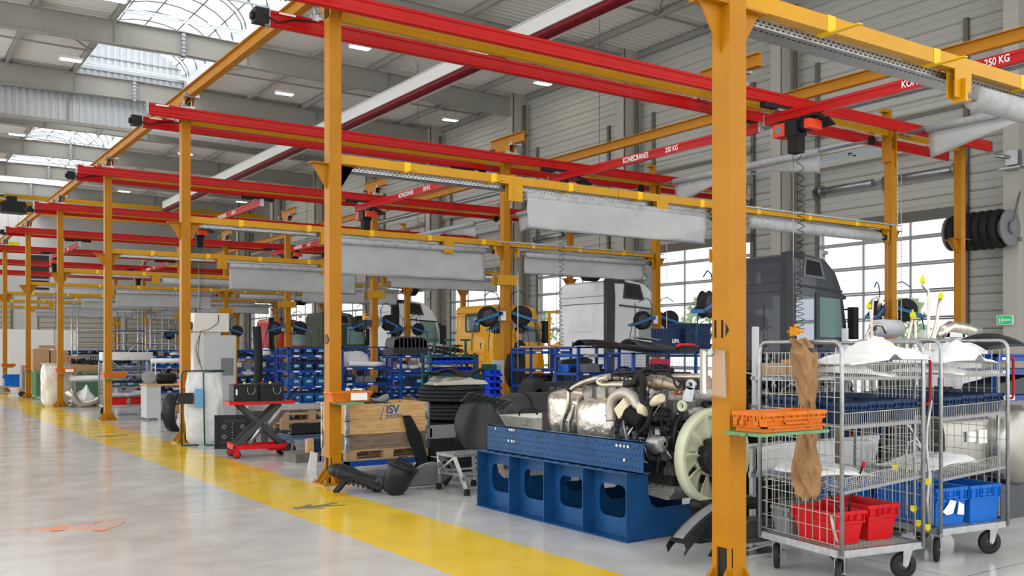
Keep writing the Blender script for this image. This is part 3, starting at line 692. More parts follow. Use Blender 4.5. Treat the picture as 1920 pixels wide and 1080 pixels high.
def perf(q): q.b(0,.008,-.14,2.3,0,.27).b(0,.09,-.14,2.3,0,.008).b(-.0,.07,-.14,2.3,.262,.27)
for sx in (.06,): 
    part('perforated_plate', STANDB, perf, t, 'perf', loc=(sx,0,.603))
    def holes(q):
        for i in range(50):
            for j,z in enumerate((.045,.10,.155,.21,.24)):
                if j == 4 and i%3: continue
                y = -.10+i*.048+(.02 if j%2 else 0)
                if j in (1,3) and i%5 == 2: z += .02
                q.lathe([(.0105,0),(0,-.0006)], (0,y,z), 'x', 7)
    part('bolt_holes', BLACK, holes, t, loc=(sx-.0004,0,.603))['kind'] = 'stuff'
    for i,(y,z) in enumerate(((2.18-.66*.06,.24),(1.88,.245),(1.84,.245),(1.80,.245),(1.9,.13),(1.84,.13),(1.8,.13),(.2,.22),(.15,.22),(.1,.22),(.05,.22),(.1,.1))):
        part('washer', CREAMT if i%3 else GALV, lambda q: q.cy((-.004,0,0),(.0,0,0),.014,10), t, ('washer',i%3 > 0), loc=(sx-.001,y,.603+z))
part('slots', GALV, lambda q: [q.b(.02,.045,.05+i*.16,.11+i*.16,.6,.6015) for i in range(15)], t)['kind'] = 'stuff'
# engine -------------------------------------------------------------
EX, EY = 6.22, 6.02
eng = thing('truck_engine', 'large bare truck engine with gearbox and pale green fan on the blue stand', 'engine', (0,0,0))
XN = 5.86                       # near side plane
part('cylinder_block', DIRTY, lambda q: (q.b(5.92,6.60,6.25,7.45,.62,1.2), q.b(5.96,6.56,6.2,7.4,.45,.7), [q.b(5.88,5.94,6.32+k*.19,6.42+k*.19,.66,1.14) for k in range(6)]), eng)
part('cylinder_head', CAST, lambda q: (q.b(5.93,6.55,6.22,7.45,1.18,1.30), [q.b(5.90,5.95,6.26+k*.2,6.38+k*.2,1.16,1.31) for k in range(6)]), eng)
part('rocker_cover', BLACK, lambda q: (q.b(6.1,6.5,6.25,7.4,1.3,1.40), [q.b(6.08,6.52,6.28+k*.19,6.32+k*.19,1.3,1.425) for k in range(6)], [q.cy((6.3,6.38+k*.19,1.4),(6.3,6.38+k*.19,1.44),.03,8) for k in range(5)]), eng)
OILM = mat('oil pan metal', (.40,.40,.38), .5, .35, noise=.2, scale=12)
part('oil_pan', OILM, lambda q: (q.prism([(6.2,.62),(7.2,.62),(7.15,.46),(6.7,.44),(6.62,.33),(6.3,.31),(6.22,.40)], 6.0, 6.55, 'yz'), [q.t([(5.99,6.28+k*.09,.60),(5.985,6.28+k*.09,.42)], .018, 8) for k in range(9)], [q.b(5.985,6.0,6.26,6.62,.34+k*.025,.35+k*.025) for k in range(3)]), eng)
# gearbox end wrapped in heat shield foil
def lump(cx,cy,cz,rx,ry,rz,amp,seed,n=22,m=14,pw=.6):
    def f(q):
        r = random.Random(seed); ph = [r.random()*6 for _ in range(5)]
        def fn(u,v):
            th = u*2*PI; a = (v-.5)*PI
            c = math.copysign(abs(math.cos(a))**pw, math.cos(a)); s_ = math.copysign(abs(math.sin(a))**pw, math.sin(a))
            ct = math.copysign(abs(math.cos(th))**pw, math.cos(th)); st = math.copysign(abs(math.sin(th))**pw, math.sin(th))
            k = 1+amp*(math.sin(th*3+v*7+ph[0])+.7*math.sin(th*7-v*11+ph[1])+.5*math.sin(v*19+th*2+ph[2]))
            return (cx+rx*c*ct*k, cy+ry*c*st*k, cz+rz*s_*k)
        q.grid(fn, n, m)
    return f
part('heat_shield', FOIL, lump(6.12,7.78,1.02,.26,.26,.24,.025,3,30,18,.55), eng)
part('heat_shield', FOIL, lump(6.06,7.16,.96,.27,.30,.25,.02,5,26,16,.5), eng)
part('gearbox_case', CAST, lambda q: (q.b(6.0,6.5,7.4,8.0,.66,1.12), q.lathe([(.16,0),(.22,.1),(.24,.5),(.2,.62)], (6.3,7.4,.95), 'y', 20), [q.b(5.97,6.52,7.5+k*.12,7.53+k*.12,.64,1.15) for k in range(5)]), eng)
for i,(px,py) in enumerate(((1091,743),(1104,760),(1140,748),(1116,774),(1117,793),(1141,762),(1100,793),(1118,812))):
    x,y,z = onX(px,py,5.85); part('shield_bolt', mat('copper bolt', (.45,.17,.06), .4, .7), lambda q: (q.cy((0,0,0),(-.02,0,0),.017,8)), eng, 'cbolt', loc=(x,y,z))
def pipe(name, m, pts, X, rpx, n=10, par=None, dX=None):
    P = []; 
    for i,(px,py) in enumerate(pts): P.append(onX(px,py,X+(dX[i] if dX else 0)))
    # smooth the path (Catmull-Rom)
    V = [Vector(p) for p in P]; out = []
    for i in range(len(V)-1):
        a,b_,c,d = V[max(i-1,0)],V[i],V[i+1],V[min(i+2,len(V)-1)]
        for k in range(4):
            s_ = k/4; out.append(.5*((2*b_)+(c-a)*s_+(2*a-5*b_+4*c-d)*s_*s_+(3*b_-a-3*c+d)*s_**3))
    out.append(V[-1]); r = rpx*8.6/FPX
    return part(name, m, lambda q: q.t(out, r, n), par or eng)
ELB = mat('sprayed elbow metal', (.50,.46,.40), .42, .55)
pipe('exhaust_elbow', ELB, [(1147,790),(1146,765),(1151,747),(1164,738),(1178,738),(1189,747),(1197,760),(1211,766)], 5.76, 11, 16)
part('elbow_cap', CREAMT, lambda q: q.lathe([(.0,-.03),(.055,-.028),(.067,-.02),(.067,.05)], onX(1211,767,5.75), 'y', 18), eng)
pipe('charge_pipe', PIPE, [(1072,730),(1080,724),(1100,715),(1125,708),(1142,706)], 5.8, 5.5, 12)
pipe('charge_pipe', PIPE, [(1138,708),(1124,712),(1124,718),(1134,722),(1150,721),(1172,721)], 5.78, 6, 12)
pipe('coolant_hose', BLACK, [(1172,721),(1180,720),(1188,716),(1196,716)], 5.78, 6.5, 12)
pipe('coolant_pipe', PIPE, [(1066,730),(1066,752),(1063,770),(1056,790),(1054,812)], 5.86, 4.5, 10)
pipe('coolant_pipe', PIPE, [(1076,758),(1072,780),(1068,795),(1067,812)], 5.84, 4.0, 10)
pipe('pipe_elbow', BLACK, [(1063,724),(1070,730),(1078,724)], 5.84, 6.5, 10)
pipe('fuel_pipe', PIPE, [(1142,709),(1165,710),(1190,712),(1212,712)], 5.9, 3.5, 8)
for px in (1150,1165,1180,1195,1205): part('clamp', BLACK, lambda q: q.t([(0,.0,-.03),(-.02,0,0),(0,0,.03)], .008, 6), eng, 'eclamp', loc=onX(px,709,5.87))
pipe('fuel_pipe', BLACK, [(1140,704),(1160,700),(1200,697),(1240,694),(1262,696)], 5.98, 2.5, 6)
# black bellows with cream plug
a = onX(1180,775,5.74); b_ = onX(1207,792,5.74)
def bellows(q):
    A = Vector(a); B = Vector(b_); pts = []; rs = []
    for i in range(29): pts.append(A.lerp(B,i/28)); rs.append(.075+.012*(i%2))
    q.t(pts, rs, 18)
part('intake_bellows', BLACKM, bellows, eng)
part('bellows_plug', CREAMT, lambda q: q.bar(onX(1160,776,5.72), onX(1178,756,5.72), .06, .11), eng)
# intake plenum, long pipe and black wrapped hose
MAN = mat('warm cast metal', (.36,.30,.23), .38, .75, noise=.15, scale=8)
part('intake_plenum', MAN, lambda q: (q.t([onX(1214,716,5.84),onX(1222,715,5.84),onX(1245,717,5.84),onX(1262,722,5.84),onX(1274,727,5.84)], [.045,.062,.062,.05,.035], 14)), eng)
for px in (1222,1236,1250): part('plenum_rib', MAN, lambda q: q.lathe([(.064,-.006),(.068,0),(.064,.006)], (0,0,0), 'y', 14), eng, 'plr', loc=onX(px,716,5.84))
pipe('coolant_manifold', PIPE, [(1262,707),(1285,707),(1318,706)], 5.98, 6.5, 12)
pipe('heater_hose', BLACK, [(1232,700),(1250,702),(1262,710),(1266,722),(1274,726),(1276,716)], 5.76, 2.2, 8)
pipe('wrapped_hose', BLACKM, [(1195,712),(1202,703),(1206,720),(1204,740),(1206,752),(1218,758)], 5.72, 6.5, 10)
pipe('wrapped_hose', BLACKM, [(1190,722),(1190,710),(1198,700),(1214,692),(1224,690)], 5.8, 5, 10)
pipe('wrapped_hose', BLACKM, [(1214,752),(1220,775),(1214,795),(1202,810)], 5.72, 5, 10)
part('capped_port', CREAMT, lambda q: (q.t([onX(1221,758,5.74),onX(1232,750,5.74),onX(1240,746,5.72)], [.03,.045,.04], 10)), eng)
part('red_clip', mat('rust red clip', (.32,.05,.02), .5), lambda q: (q.b(5.83,5.9,*sorted((onX(1272,728,5.85)[1], onX(1266,728,5.85)[1])),1.27,1.33)), eng)
part('red_clip', MATS['rust red clip'], lambda q: (q.lathe([(.045,-.02),(.045,.02)], (0,0,0), 'y', 10)), eng, loc=onX(1322,718,6.0))
# lifting eye bracket
def eye(q):
    c = onX(1297,721,5.83); y0 = c[1]; z0 = c[2]
    out = [(y0+.06*math.cos(a_),z0+.045*math.sin(a_)) for a_ in [i*PI/6 for i in range(12)]]
    inn = [(y0+.024*math.cos(a_),z0+.02*math.sin(a_)) for a_ in [i*PI/6 for i in range(12)]]
    q.frame(out, inn, 5.815, 5.83, 'yz'); q.prism([(y0-.04,z0-.03),(y0+.05,z0-.02),(y0+.09,z0-.10),(y0+.10,z0-.14),(y0-.02,z0-.145),(y0-.04,z0-.08)], 5.815, 5.83, 'yz')
part('lifting_eye', GALV, eye, eng)
for i,(px,py) in enumerate(((1267,735),(1302,752),(1310,735),(1303,745),(1276,735))):
    part('bolt_head', GALV, lambda q: q.cy((-.02,0,0),(.0,0,0),.011,6), eng, 'ebolt', loc=onX(px,py,5.86))
part('ring_cap', CREAM, lambda q: q.lathe([(.028,0),(.046,0),(.05,-.03),(.038,-.04),(.028,-.03),(.024,0)], (0,0,0), 'x', 18), eng, loc=onX(1282,761,5.86))
# accessories on the near side and front
def pulley(q, r=.055):
    q.lathe([(0,-.035),(r*.35,-.035),(r*.4,-.02),(r*.75,-.02),(r*.8,-.035),(r,-.035),(r,.02),(r*.9,.02)], (0,0,0), 'y', 22)
for i,(px,py,r) in enumerate(((1246,777,.062),(1250,806,.055),(1277,797,.05),(1262,830,.045),(1325,765,.07),(1268,862,.05),(1302,790,.08))):
    x,y,z = onY(px,py,6.14); part('pulley', BLACK, lambda q: pulley(q, r), eng, loc=(x,y,z))
part('drive_belt', BLACKM, lambda q: q.t([onY(*p_,6.12) for p_ in ((1236,777),(1240,768),(1252,768),(1262,800),(1270,830),(1262,842),(1256,840),(1242,800))], .009, 4, closed=True), eng)
def alternator(q):
    q.lathe([(.0,-.09),(.05,-.09),(.072,-.075),(.075,-.03),(.08,-.02),(.08,.05),(.06,.07)], (0,0,0), 'y', 24)
    for k in range(18):
        th = k*2*PI/18; q.bar((.035*math.cos(th),-.093,.035*math.sin(th)),(.068*math.cos(th),-.082,.068*math.sin(th)),.007)
x,y,z = onY(1230,832,6.18); part('alternator', ALUD, alternator, eng, loc=(x,y,z))
part('green_plug', mat('green plug', (.15,.4,.1), .4), lambda q: q.cy((0,-.01,0),(0,.02,0),.017,10), eng, loc=onY(1246,832,6.1))
part('timing_cover', mat('grey engine casting', (.17,.17,.16), .42, .5, noise=.45, scale=22), lambda q: (q.b(5.92,6.6,6.15,6.27,.55,1.22), q.b(6.0,6.5,6.12,6.16,.7,1.15), q.cy((6.2,6.04,.724),(6.2,6.2,.724),.09,20), [q.cy((5.95+.09*k,6.12,.6),(5.95+.09*k,6.15,.6),.015,6) for k in range(7)]), eng)
part('water_pump', CAST, lambda q: (q.lathe([(.11,0),(.12,.03),(.08,.06),(.05,.08)], (6.36,6.06,1.05), 'y', 20), q.t([(6.36,6.1,1.05),(6.2,6.1,1.12),(6.05,6.12,1.1)], .04, 10)), eng)
def clutter(q, X0, X1, n, seed, ya, yb, za, zb):
    r = random.Random(seed)
    for i in range(n):
        y = r.uniform(ya,yb); z = r.uniform(za,zb); k = r.random()
        if k < .4: q.c(X0+r.random()*(X1-X0), y, z, .05, .03+r.random()*.08, .03+r.random()*.07)
        elif k < .75: a_ = Vector((X0,y,z)); q.t([a_, a_+Vector((-.02,r.uniform(-.1,.1),r.uniform(-.1,.1))), a_+Vector((0,r.uniform(-.2,.2),r.uniform(-.15,.15)))], .006+r.random()*.008, 6)
        else: q.cy((X0-.02,y,z),(X1,y,z),.015+r.random()*.03,10)
part('fittings', DGREY, lambda q: clutter(q, 5.83, 5.93, 44, 4, 6.2, 6.84, .66, 1.30), eng)['kind'] = 'stuff'
part('fittings', CAST, lambda q: clutter(q, 5.83, 5.92, 26, 9, 6.2, 6.84, .70, 1.32), eng)['kind'] = 'stuff'
part('fittings', BLACK, lambda q: clutter(q, 6.0, 6.4, 30, 19, 6.2, 7.4, 1.38, 1.44), eng)['kind'] = 'stuff'
for i in range(4):
    y = 6.25+i*.14; part('cable', BLACK, lambda q: q.t([(5.86,y,1.28),(5.83,y+.05,1.18),(5.84,y+.02,1.06),(5.86,y+.12,.95)], .008, 6), eng)
part('fittings', GALV, lambda q: clutter(q, 5.84, 5.92, 22, 29, 6.2, 6.7, .75, 1.32), eng)['kind'] = 'stuff'
part('front_bolts', GALV, lambda q: [q.cy((5.95+(i%5)*.13,6.115,.62+(i//5)*.16),(5.95+(i%5)*.13,6.15,.62+(i//5)*.16),.012,6) for i in range(20)], eng)['kind'] = 'stuff'
part('hose_bend', BLACK, lambda q: q.t([(5.90,6.12,.78),(5.86,6.08,.9),(5.9,6.1,1.02),(6.0,6.12,1.12)], .022, 10), eng)
part('gearbox_mount', BLACK, lambda q: (q.b(6.02,6.45,7.9,8.25,.7,1.0), q.lathe([(.12,0),(.12,.1),(.05,.14),(.05,.22)], (6.22,8.2,.92), 'y', 16)), eng)
for yy in (6.5,7.5): part('support_foot', STANDB, lambda q: (q.b(5.6,6.7,-.05,.05,.6,.66), q.b(5.95,6.0,-.05,.05,.6,.8), q.b(6.45,6.5,-.05,.05,.6,.8)), eng, 'sfoot', loc=(0,yy,0))
# fan
FC = Vector((EX, 5.96, .725)); FR = .42
fanring = part('fan_ring', CREAM, lambda q: q.lathe([(FR-.055,-.035),(FR-.01,-.05),(FR,-.045),(FR+.006,.05),(FR-.004,.055),(FR-.012,-.03),(FR-.055,-.02)], (0,0,0), 'y', 56), eng, loc=FC)
def blade(q):
    def fn(u, v):      # u along radius, v across chord
        r = .17+u*(FR-.195); ch = (.07+.20*u**.9); tw = .95-.45*u
        s_ = (v-.5)*ch; sw = .08*u*u
        th = (s_*math.cos(tw)*1.35)/r + sw/r
        y = s_*math.sin(tw)*.62+.02*math.sin(v*PI)
        return (r*math.cos(th), y, r*math.sin(th))
    q.grid(fn, 8, 6, .004)
for k in range(11):
    o = part('fan_blade', CREAM, blade, eng, 'blade', loc=FC); o.rotation_euler = (0, 2*PI*k/11+.2, 0)
part('fan_hub', CREAM, lambda q: q.lathe([(.16,.03),(.18,.03),(.18,.07),(.16,.07)], (0,0,0), 'y', 40), eng, loc=FC)
hub = part('viscous_clutch', DIRTY, lambda q: q.lathe([(0,-.10),(.05,-.10),(.055,-.085),(.155,-.08),(.168,-.06),(.168,-.0),(.15,.03)], (0,0,0), 'y', 48), eng, loc=FC)
part('cooling_fins', mat('dark fin metal', (.12,.12,.12), .4, .7), lambda q: [q.bar((.06*math.cos(a_),-.09,.06*math.sin(a_)),(.174*math.cos(a_),-.075,.174*math.sin(a_)),.0035,.02,up=(0,1,0)) for a_ in [i*2*PI/64 for i in range(64)]], hub)
part('centre_bolt', GALV, lambda q: (q.lathe([(0,-.13),(.022,-.13),(.026,-.115),(.04,-.11),(.04,-.10)], (0,0,0), 'y', 18), [q.cy((.05*math.cos(a_),-.112,.05*math.sin(a_)),(.05*math.cos(a_),-.09,.05*math.sin(a_)),.014,8) for a_ in (.4,2.5,4.6)]), hub)
solo('axle_flange', BLACK, lambda q: (q.lathe([(0,-.08),(.05,-.08),(.065,-.06),(.065,.0),(.05,.01),(.05,.1),(.08,.12),(.08,.16)], (0,0,0), 'y', 20), q.lathe([(.05,-.085),(.062,-.08)], (0,0,0), 'y', 20), q.b(-.06,.06,.05,.16,-.17,-.05), q.b(-.12,.12,0,.2,-.31,-.17)), 'black flanged shaft end lying at the foot of the engine stand', 'engine part', onY(1330,957,5.85)[:2]+(.31,))
# zinc tray on the stand behind the gearbox
t = thing('metal_tray', 'shallow galvanised metal tray with two wire handles behind the stand', 'tray', (7.45,10.1,.64), -PI/2)
def tray(q):
    L_,W_,H_ = .80,1.0,.17
    lo = [(-L_/2+.05,-W_/2+.05),(L_/2-.05,-W_/2+.05),(L_/2-.05,W_/2-.05),(-L_/2+.05,W_/2-.05)]; hi = [(-L_/2,-W_/2),(L_/2,-W_/2),(L_/2,W_/2),(-L_/2,W_/2)]
    for s_,zz in ((0,0),(.006,.004)):
        A = [(x*(1-s_*2),y*(1-s_*2),zz) for x,y in lo]; B = [(x*(1-s_*2),y*(1-s_*2),H_) for x,y in hi]
        q.add(A+B, [(0,1,2,3)]+[(i,(i+1)%4,4+(i+1)%4,4+i) for i in range(4)])
    for i in range(4): a_ = hi[i]; c_ = hi[(i+1)%4]; q.bar((a_[0],a_[1],H_),(c_[0],c_[1],H_),.02,.012)
TRAYM = mat('pale galvanised tray', (.62,.61,.55), .4, .45, noise=.15, scale=6)
part('tray_body', TRAYM, tray, t)
for i,x in enumerate((-.2,.2)): part('handle', GALV, lambda q: q.t([(-.06,-.50,.13),(-.055,-.525,.13),(-.05,-.52,.08),(.05,-.52,.08),(.055,-.525,.13),(.06,-.50,.13)], .006, 6), t, 'trayh', loc=(x,0,0))
part('support', STANDB, lambda q: q.b(-.5,.5,-.2,.25,-.03,-.002), t)
for sx in (-.45,.45): part('support_leg', STANDB, lambda q: q.b(sx-.03,sx+.03,-.03,.03,-.63,-.03), t)
# ================================================================ ROLL CAGES
def mesh_panel(q, L, z0, z1, dx=.07, dz=.105, r=.0025, ax='y'):
    n = max(2,round(L/dx)); 
    P = (lambda a,z: (0,a,z)) if ax == 'y' else (lambda a,z: (a,0,z))
    for i in range(1,n): q.t([P(L*i/n,z0),P(L*i/n,z1)], r, 4, False)
    m_ = max(2,round((z1-z0)/dz))
    for j in range(0,m_+1): q.t([P(0,z0+(z1-z0)*j/m_),P(L,z0+(z1-z0)*j/m_)], r, 4, False)
def uframe(q, L, z0, z1, r=.016, ax='y'):
    P = (lambda a,z: (0,a,z)) if ax == 'y' else (lambda a,z: (a,0,z))
    c = .07; pts = [P(0,z0),P(0,z1-c)]+[P(c-c*math.cos(a_),z1-c+c*math.sin(a_)) for a_ in (PI/8,PI/4,3*PI/8,PI/2)]+[P(L-c+c*math.sin(a_),z1-c+c*math.cos(a_)) for a_ in (0,PI/8,PI/4,3*PI/8,PI/2)]+[P(L,z0)]
    q.t(pts, r, 10)
def caster(t, loc, rz, r=.095, key='caster'):
    c = part('caster_wheel', RUBBER, lambda q: q.lathe([(r*.5,-.02),(r*.93,-.02),(r,-.012),(r,.012),(r*.93,.02),(r*.5,.02)], (0,0,0), 'y', 24), t, (key,r), loc=(loc[0],loc[1],r), rz=rz)
    part('wheel_disc', DGREY, lambda q: q.lathe([(0,-.018),(r*.25,-.018),(r*.3,-.01),(r*.52,-.01),(r*.52,.01),(r*.3,.01),(r*.25,.018),(0,.018)], (0,0,0), 'y', 20), c, (key,'d',r))
    part('fork', GALV, lambda q: (q.prism([(-.02,0),(.02,0),(.055,r+.02),(-.015,r+.02)], -.034,-.029,'xz'), q.prism([(-.02,0),(.02,0),(.055,r+.02),(-.015,r+.02)], .029,.034,'xz'), q.b(-.02,.06,-.034,.034,r+.015,r+.022), q.b(-.045,.065,-.045,.045,r+.022,r+.03), q.cy((0,-.038,0),(0,.038,0),.01,8)), c, (key,'f',r))
def roll_cage(lab, x, y, rz, W_, L_, H=1.72, shelves=(), slope=None):
    t = thing('roll_cage', lab, 'trolley', (x,y,0), rz)
    zb = .225
    part('base_frame', GALV, lambda q: (q.b(0,W_,0,.03,zb,zb+.05), q.b(0,W_,L_-.03,L_,zb,zb+.05), q.b(0,.03,0,L_,zb,zb+.05), q.b(W_-.03,W_,0,L_,zb,zb+.05)), t, ('rbf',W_,L_))
    part('deck_grid', ZINC, lambda q: ([q.b(.03,W_-.03,.03+i*.04,.034+i*.04,zb+.035,zb+.047) for i in range(int((L_-.05)/.04))], [q.b(.03+i*.04,.034+i*.04,.03,L_-.03,zb+.035,zb+.046) for i in range(int((W_-.05)/.04))]), t, ('rbd',W_,L_))
    for sx,sy,a_ in ((.09,.1,.6),(W_-.1,.1,-.35),(.09,L_-.1,.8),(W_-.1,L_-.1,.1)): caster(t, (sx,sy), a_)
    for nm,loc,ax,LL in (('x0',(.012,0,0),'y',L_),('x1',(W_-.012,0,0),'y',L_),('y1',(0,L_-.012,0),'x',W_)):
        part('side_frame', GALV, lambda q: uframe(q, LL, zb+.02, H, .015, ax), t, ('ruf',ax,LL,H), loc=loc)
        part('wire_mesh', ZINC, lambda q: mesh_panel(q, LL, zb+.08, H-.08, .07, .105, .0028, ax), t, ('rmp',ax,LL,H), loc=loc)
    for i,(z,tilt) in enumerate(shelves):
        def shelf(q):
            n = int((W_-.04)/.02)
            for k in range(n+1): q.t([(k*(W_-.04)/n,0,0),(k*(W_-.04)/n,0,.09)], .0024, 4, False)
            q.t([(0,0,.09),(W_-.04,0,.09)], .004, 6)
            for k in range(18): q.t([(0,k*L_*.95/17,0),(W_-.04,k*L_*.95/17,0)], .0028, 4, False)
            for k in range(6): q.t([(k*(W_-.04)/5,0,0),(k*(W_-.04)/5,L_*.95,0)], .0035, 4, False)
        SG = mat('dull galvanised edge', (.26,.27,.27), .45, .4); part('shelf_edge', SG, lambda q: q.b(0,W_-.04,-.006,.012,-.02,.0), t, ('rse',W_), loc=(.02,.01,z), rot=(tilt[0],tilt[1],0)); part('shelf_edge', SG, lambda q: q.b(0,W_-.04,L_*.94,L_*.955,-.02,.0), t, ('rse2',W_,L_), loc=(.02,.01,z), rot=(tilt[0],tilt[1],0))
        part('wire_shelf', ZINC, shelf, t, ('rsh',W_,L_), loc=(.02,.01,z), rot=(tilt[0],tilt[1],0))
    return t
ca = roll_cage('galvanised roll cage in the right foreground with a paper bag on its side', 5.56, 4.14, -.157, .80, .85, 1.72, ((1.47,(0,0)),(1.13,(0,-.03)),(.68,(0,-.10))))
cb = roll_cage('galvanised roll cage at the right edge holding bright blue crates', 6.88, 4.22, -.12, .82, .85, 1.74, ((1.47,(0,0)),(1.13,(0,-.04)),(.66,(0,-.08))))
for nm,base,rz,x0 in (('a',(5.56,4.14),-.157,.80),('b',(6.88,4.22),-.12,.82)):
    pass
for tt,wd in ((ca,.80),(cb,.82)):
    part('push_handle', mat('handle red', (.30,.008,.014), .35), lambda q: q.t([(wd,0,1.60),(wd+.045,-.0,1.60),(wd+.06,-.0,1.57),(wd+.06,-.0,1.30),(wd+.045,-.0,1.27),(wd,0,1.27)], .011, 10), tt, ('rhandle',wd))
    part('tall_rod', GALV, lambda q: q.cy((0,0,.3),(0,0,1.5),.012,8), tt, 'trod', loc=(wd+.035,.12,0))
def loc_in(base, rz, x, y): c_,s_ = math.cos(rz), math.sin(rz); return (base[0]+x*c_-y*s_, base[1]+x*s_+y*c_)
CA = lambda x,y: loc_in((5.56,4.14), -.157, x, y)
CB = lambda x,y: loc_in((6.88,4.22), -.12, x, y)
# bins ---------------------------------------------------------------
def bin_body(q, W_, L_, H, taper=.02, th=.006):
    lo = [(taper,taper),(W_-taper,taper),(W_-taper,L_-taper),(taper,L_-taper)]; hi = [(0,0),(W_,0),(W_,L_),(0,L_)]
    for s_,z in ((0,0),(th,.008)):
        ins = lambda P: [(min(max(x, P[0][0]+s_), P[2][0]-s_), min(max(y, P[0][1]+s_), P[2][1]-s_)) for x,y in P]
        A = [(x,y,z) for x,y in ins(lo)]; B = [(x,y,H) for x,y in ins(hi)]
        q.add(A+B, [(0,1,2,3)]+[(i,(i+1)%4,4+(i+1)%4,4+i) for i in range(4)])
    q.add([(x,y,H) for x,y in hi]+[(min(max(x,th),W_-th),min(max(y,th),L_-th),H) for x,y in hi], [(i,(i+1)%4,4+(i+1)%4,4+i) for i in range(4)])
def bin_ribs(q, W_, L_, H, taper=.02, n=5):
    f = lambda z: taper*(1-z/H)
    z = H*.68
    q.b(-.008,W_+.008,-.008,0,H-.025,H).b(-.008,W_+.008,L_,L_+.008,H-.025,H).b(-.008,0,0,L_,H-.025,H).b(W_,W_+.008,0,L_,H-.025,H)
    q.b(-.004,W_+.004,f(z)-.010,f(z)+.002,z-.012,z).b(f(z)-.010,f(z)+.002,-.004,L_+.004,z-.012,z)
    for i in range(n+1):
        x = .015+(W_-.03)*i/n; q.b(x-.004,x+.004,-.007,f(z)+.002,z,H-.02); y = .015+(L_-.03)*i/n; q.b(-.007,f(z)+.002,y-.004,y+.004,z,H-.02)
    q.b(W_*.3,W_*.7,-.011,-.004,H-.08,H-.07).b(W_*.3,W_*.31,-.011,.004,H-.08,H).b(W_*.69,W_*.7,-.011,.004,H-.08,H)
def crate(lab, m, W_, L_, H, loc, rz=0, name='plastic_crate', cat='crate', grp=None, taper=.02, n=5, card=None):
    t = thing(name, lab, cat, loc, rz, grp)
    part('body', m, lambda q: bin_body(q, W_, L_, H, taper), t, ('bb',m.name,W_,L_,H))
    part('rim_ribs', m, lambda q: bin_ribs(q, W_, L_, H, taper, n), t, ('br',m.name,W_,L_,H))
    if card: part('label_card', card, lambda q: q.b(W_*.28,W_*.72,-.012,-.009,H*.35,H*.68), t, ('bc',card.name,W_,H))
    return t
x,y = CA(.03,.02)
for i in range(3):
    x,y = CA(.035+i*.25,.03); crate('navy bin on the middle shelf of the nearer roll cage, %s from left' % ORD[i], NAVY, .235,.36,.15,(x,y,1.142+i*.0075), -.157, 'storage_bin', 'bin', 'navy bins in the nearer roll cage')
    x,y = CA(.035+i*.25,.43); crate('navy bin at the back of the middle shelf, nearer roll cage, %s from left' % ORD[i], NAVY, .235,.36,.17,(x,y,1.142+i*.0075), -.157, 'storage_bin', 'bin', 'navy bins in the nearer roll cage')
    x,y = CB(.035+i*.26,.03); crate('navy bin on the middle shelf of the far right roll cage, %s from left' % ORD[i], NAVY, .24,.36,.15,(x,y,1.142+i*.0105), -.12, 'storage_bin', 'bin', 'navy bins in the right roll cage')
    x,y = CB(.035+i*.26,.43); crate('navy bin at the back of the middle shelf, right roll cage, %s from left' % ORD[i], NAVY, .24,.36,.17,(x,y,1.142+i*.0105), -.12, 'storage_bin', 'bin', 'navy bins in the right roll cage')
x,y = CA(.06,.13); crate('red crate in the roll cage with cables hanging in, nearer one', REDP, .30,.42,.24,(x,y,.276), -.157, taper=.035, n=2)
x,y = CA(.42,.16); crate('red crate in the roll cage, beside the one with cables', REDP, .30,.46,.26,(x,y,.276), -.157, taper=.035, n=2)
x,y = CA(.08,.60); crate('grey crate at the back of the nearer roll cage base', MGREY, .55,.2,.2,(x,y,.276), -.157, taper=.02, n=3)
x,y = CB(.03,.06); crate('bright blue crate with torn white label on right roll cage, left one', BLUEB, .36,.58,.30,(x,y,.276), -.12)
x,y = CB(.42,.05); crate('bright blue crate on the right roll cage, right one', BLUEB, .37,.58,.30,(x,y,.276), -.12)
x,y = CB(.05,.047); solo('torn_label', PAPER, lambda q: (q.prism([(.04,.12),(.10,.17),(.13,.21),(.2,.19),(.16,.10),(.09,.09)], -.0015, 0, 'xz'), q.prism([(.21,.09),(.29,.08),(.29,.16),(.23,.19)], -.0015, 0, 'xz')), 'torn white label stuck on the left blue crate', 'label', (x,y,.276), -.12)
for i in range(3):
    x,y = F(1625+i*52, 960, .3); 
    crate('bright blue crate standing behind the nearer roll cage, %s from left' % ORD[i], BLUEB, .38,.56,.30,(W(1618+i*62,8.0+.05*i)[0],W(1618+i*62,8.0+.05*i)[1],.27), -.15, grp='blue crates behind the cage')
x,y = W(1600,8.0); solo('low_trolley', GALV, lambda q: (q.b(0,1.35,-.02,.62,.20,.265), [q.cy((a,b2-.02,.1),(a,b2+.02,.1),.1,16) for a in (.12,1.22) for b2 in (.08,.5)]), 'low galvanised trolley carrying three bright blue crates', 'trolley', (x,y,0), -.13)
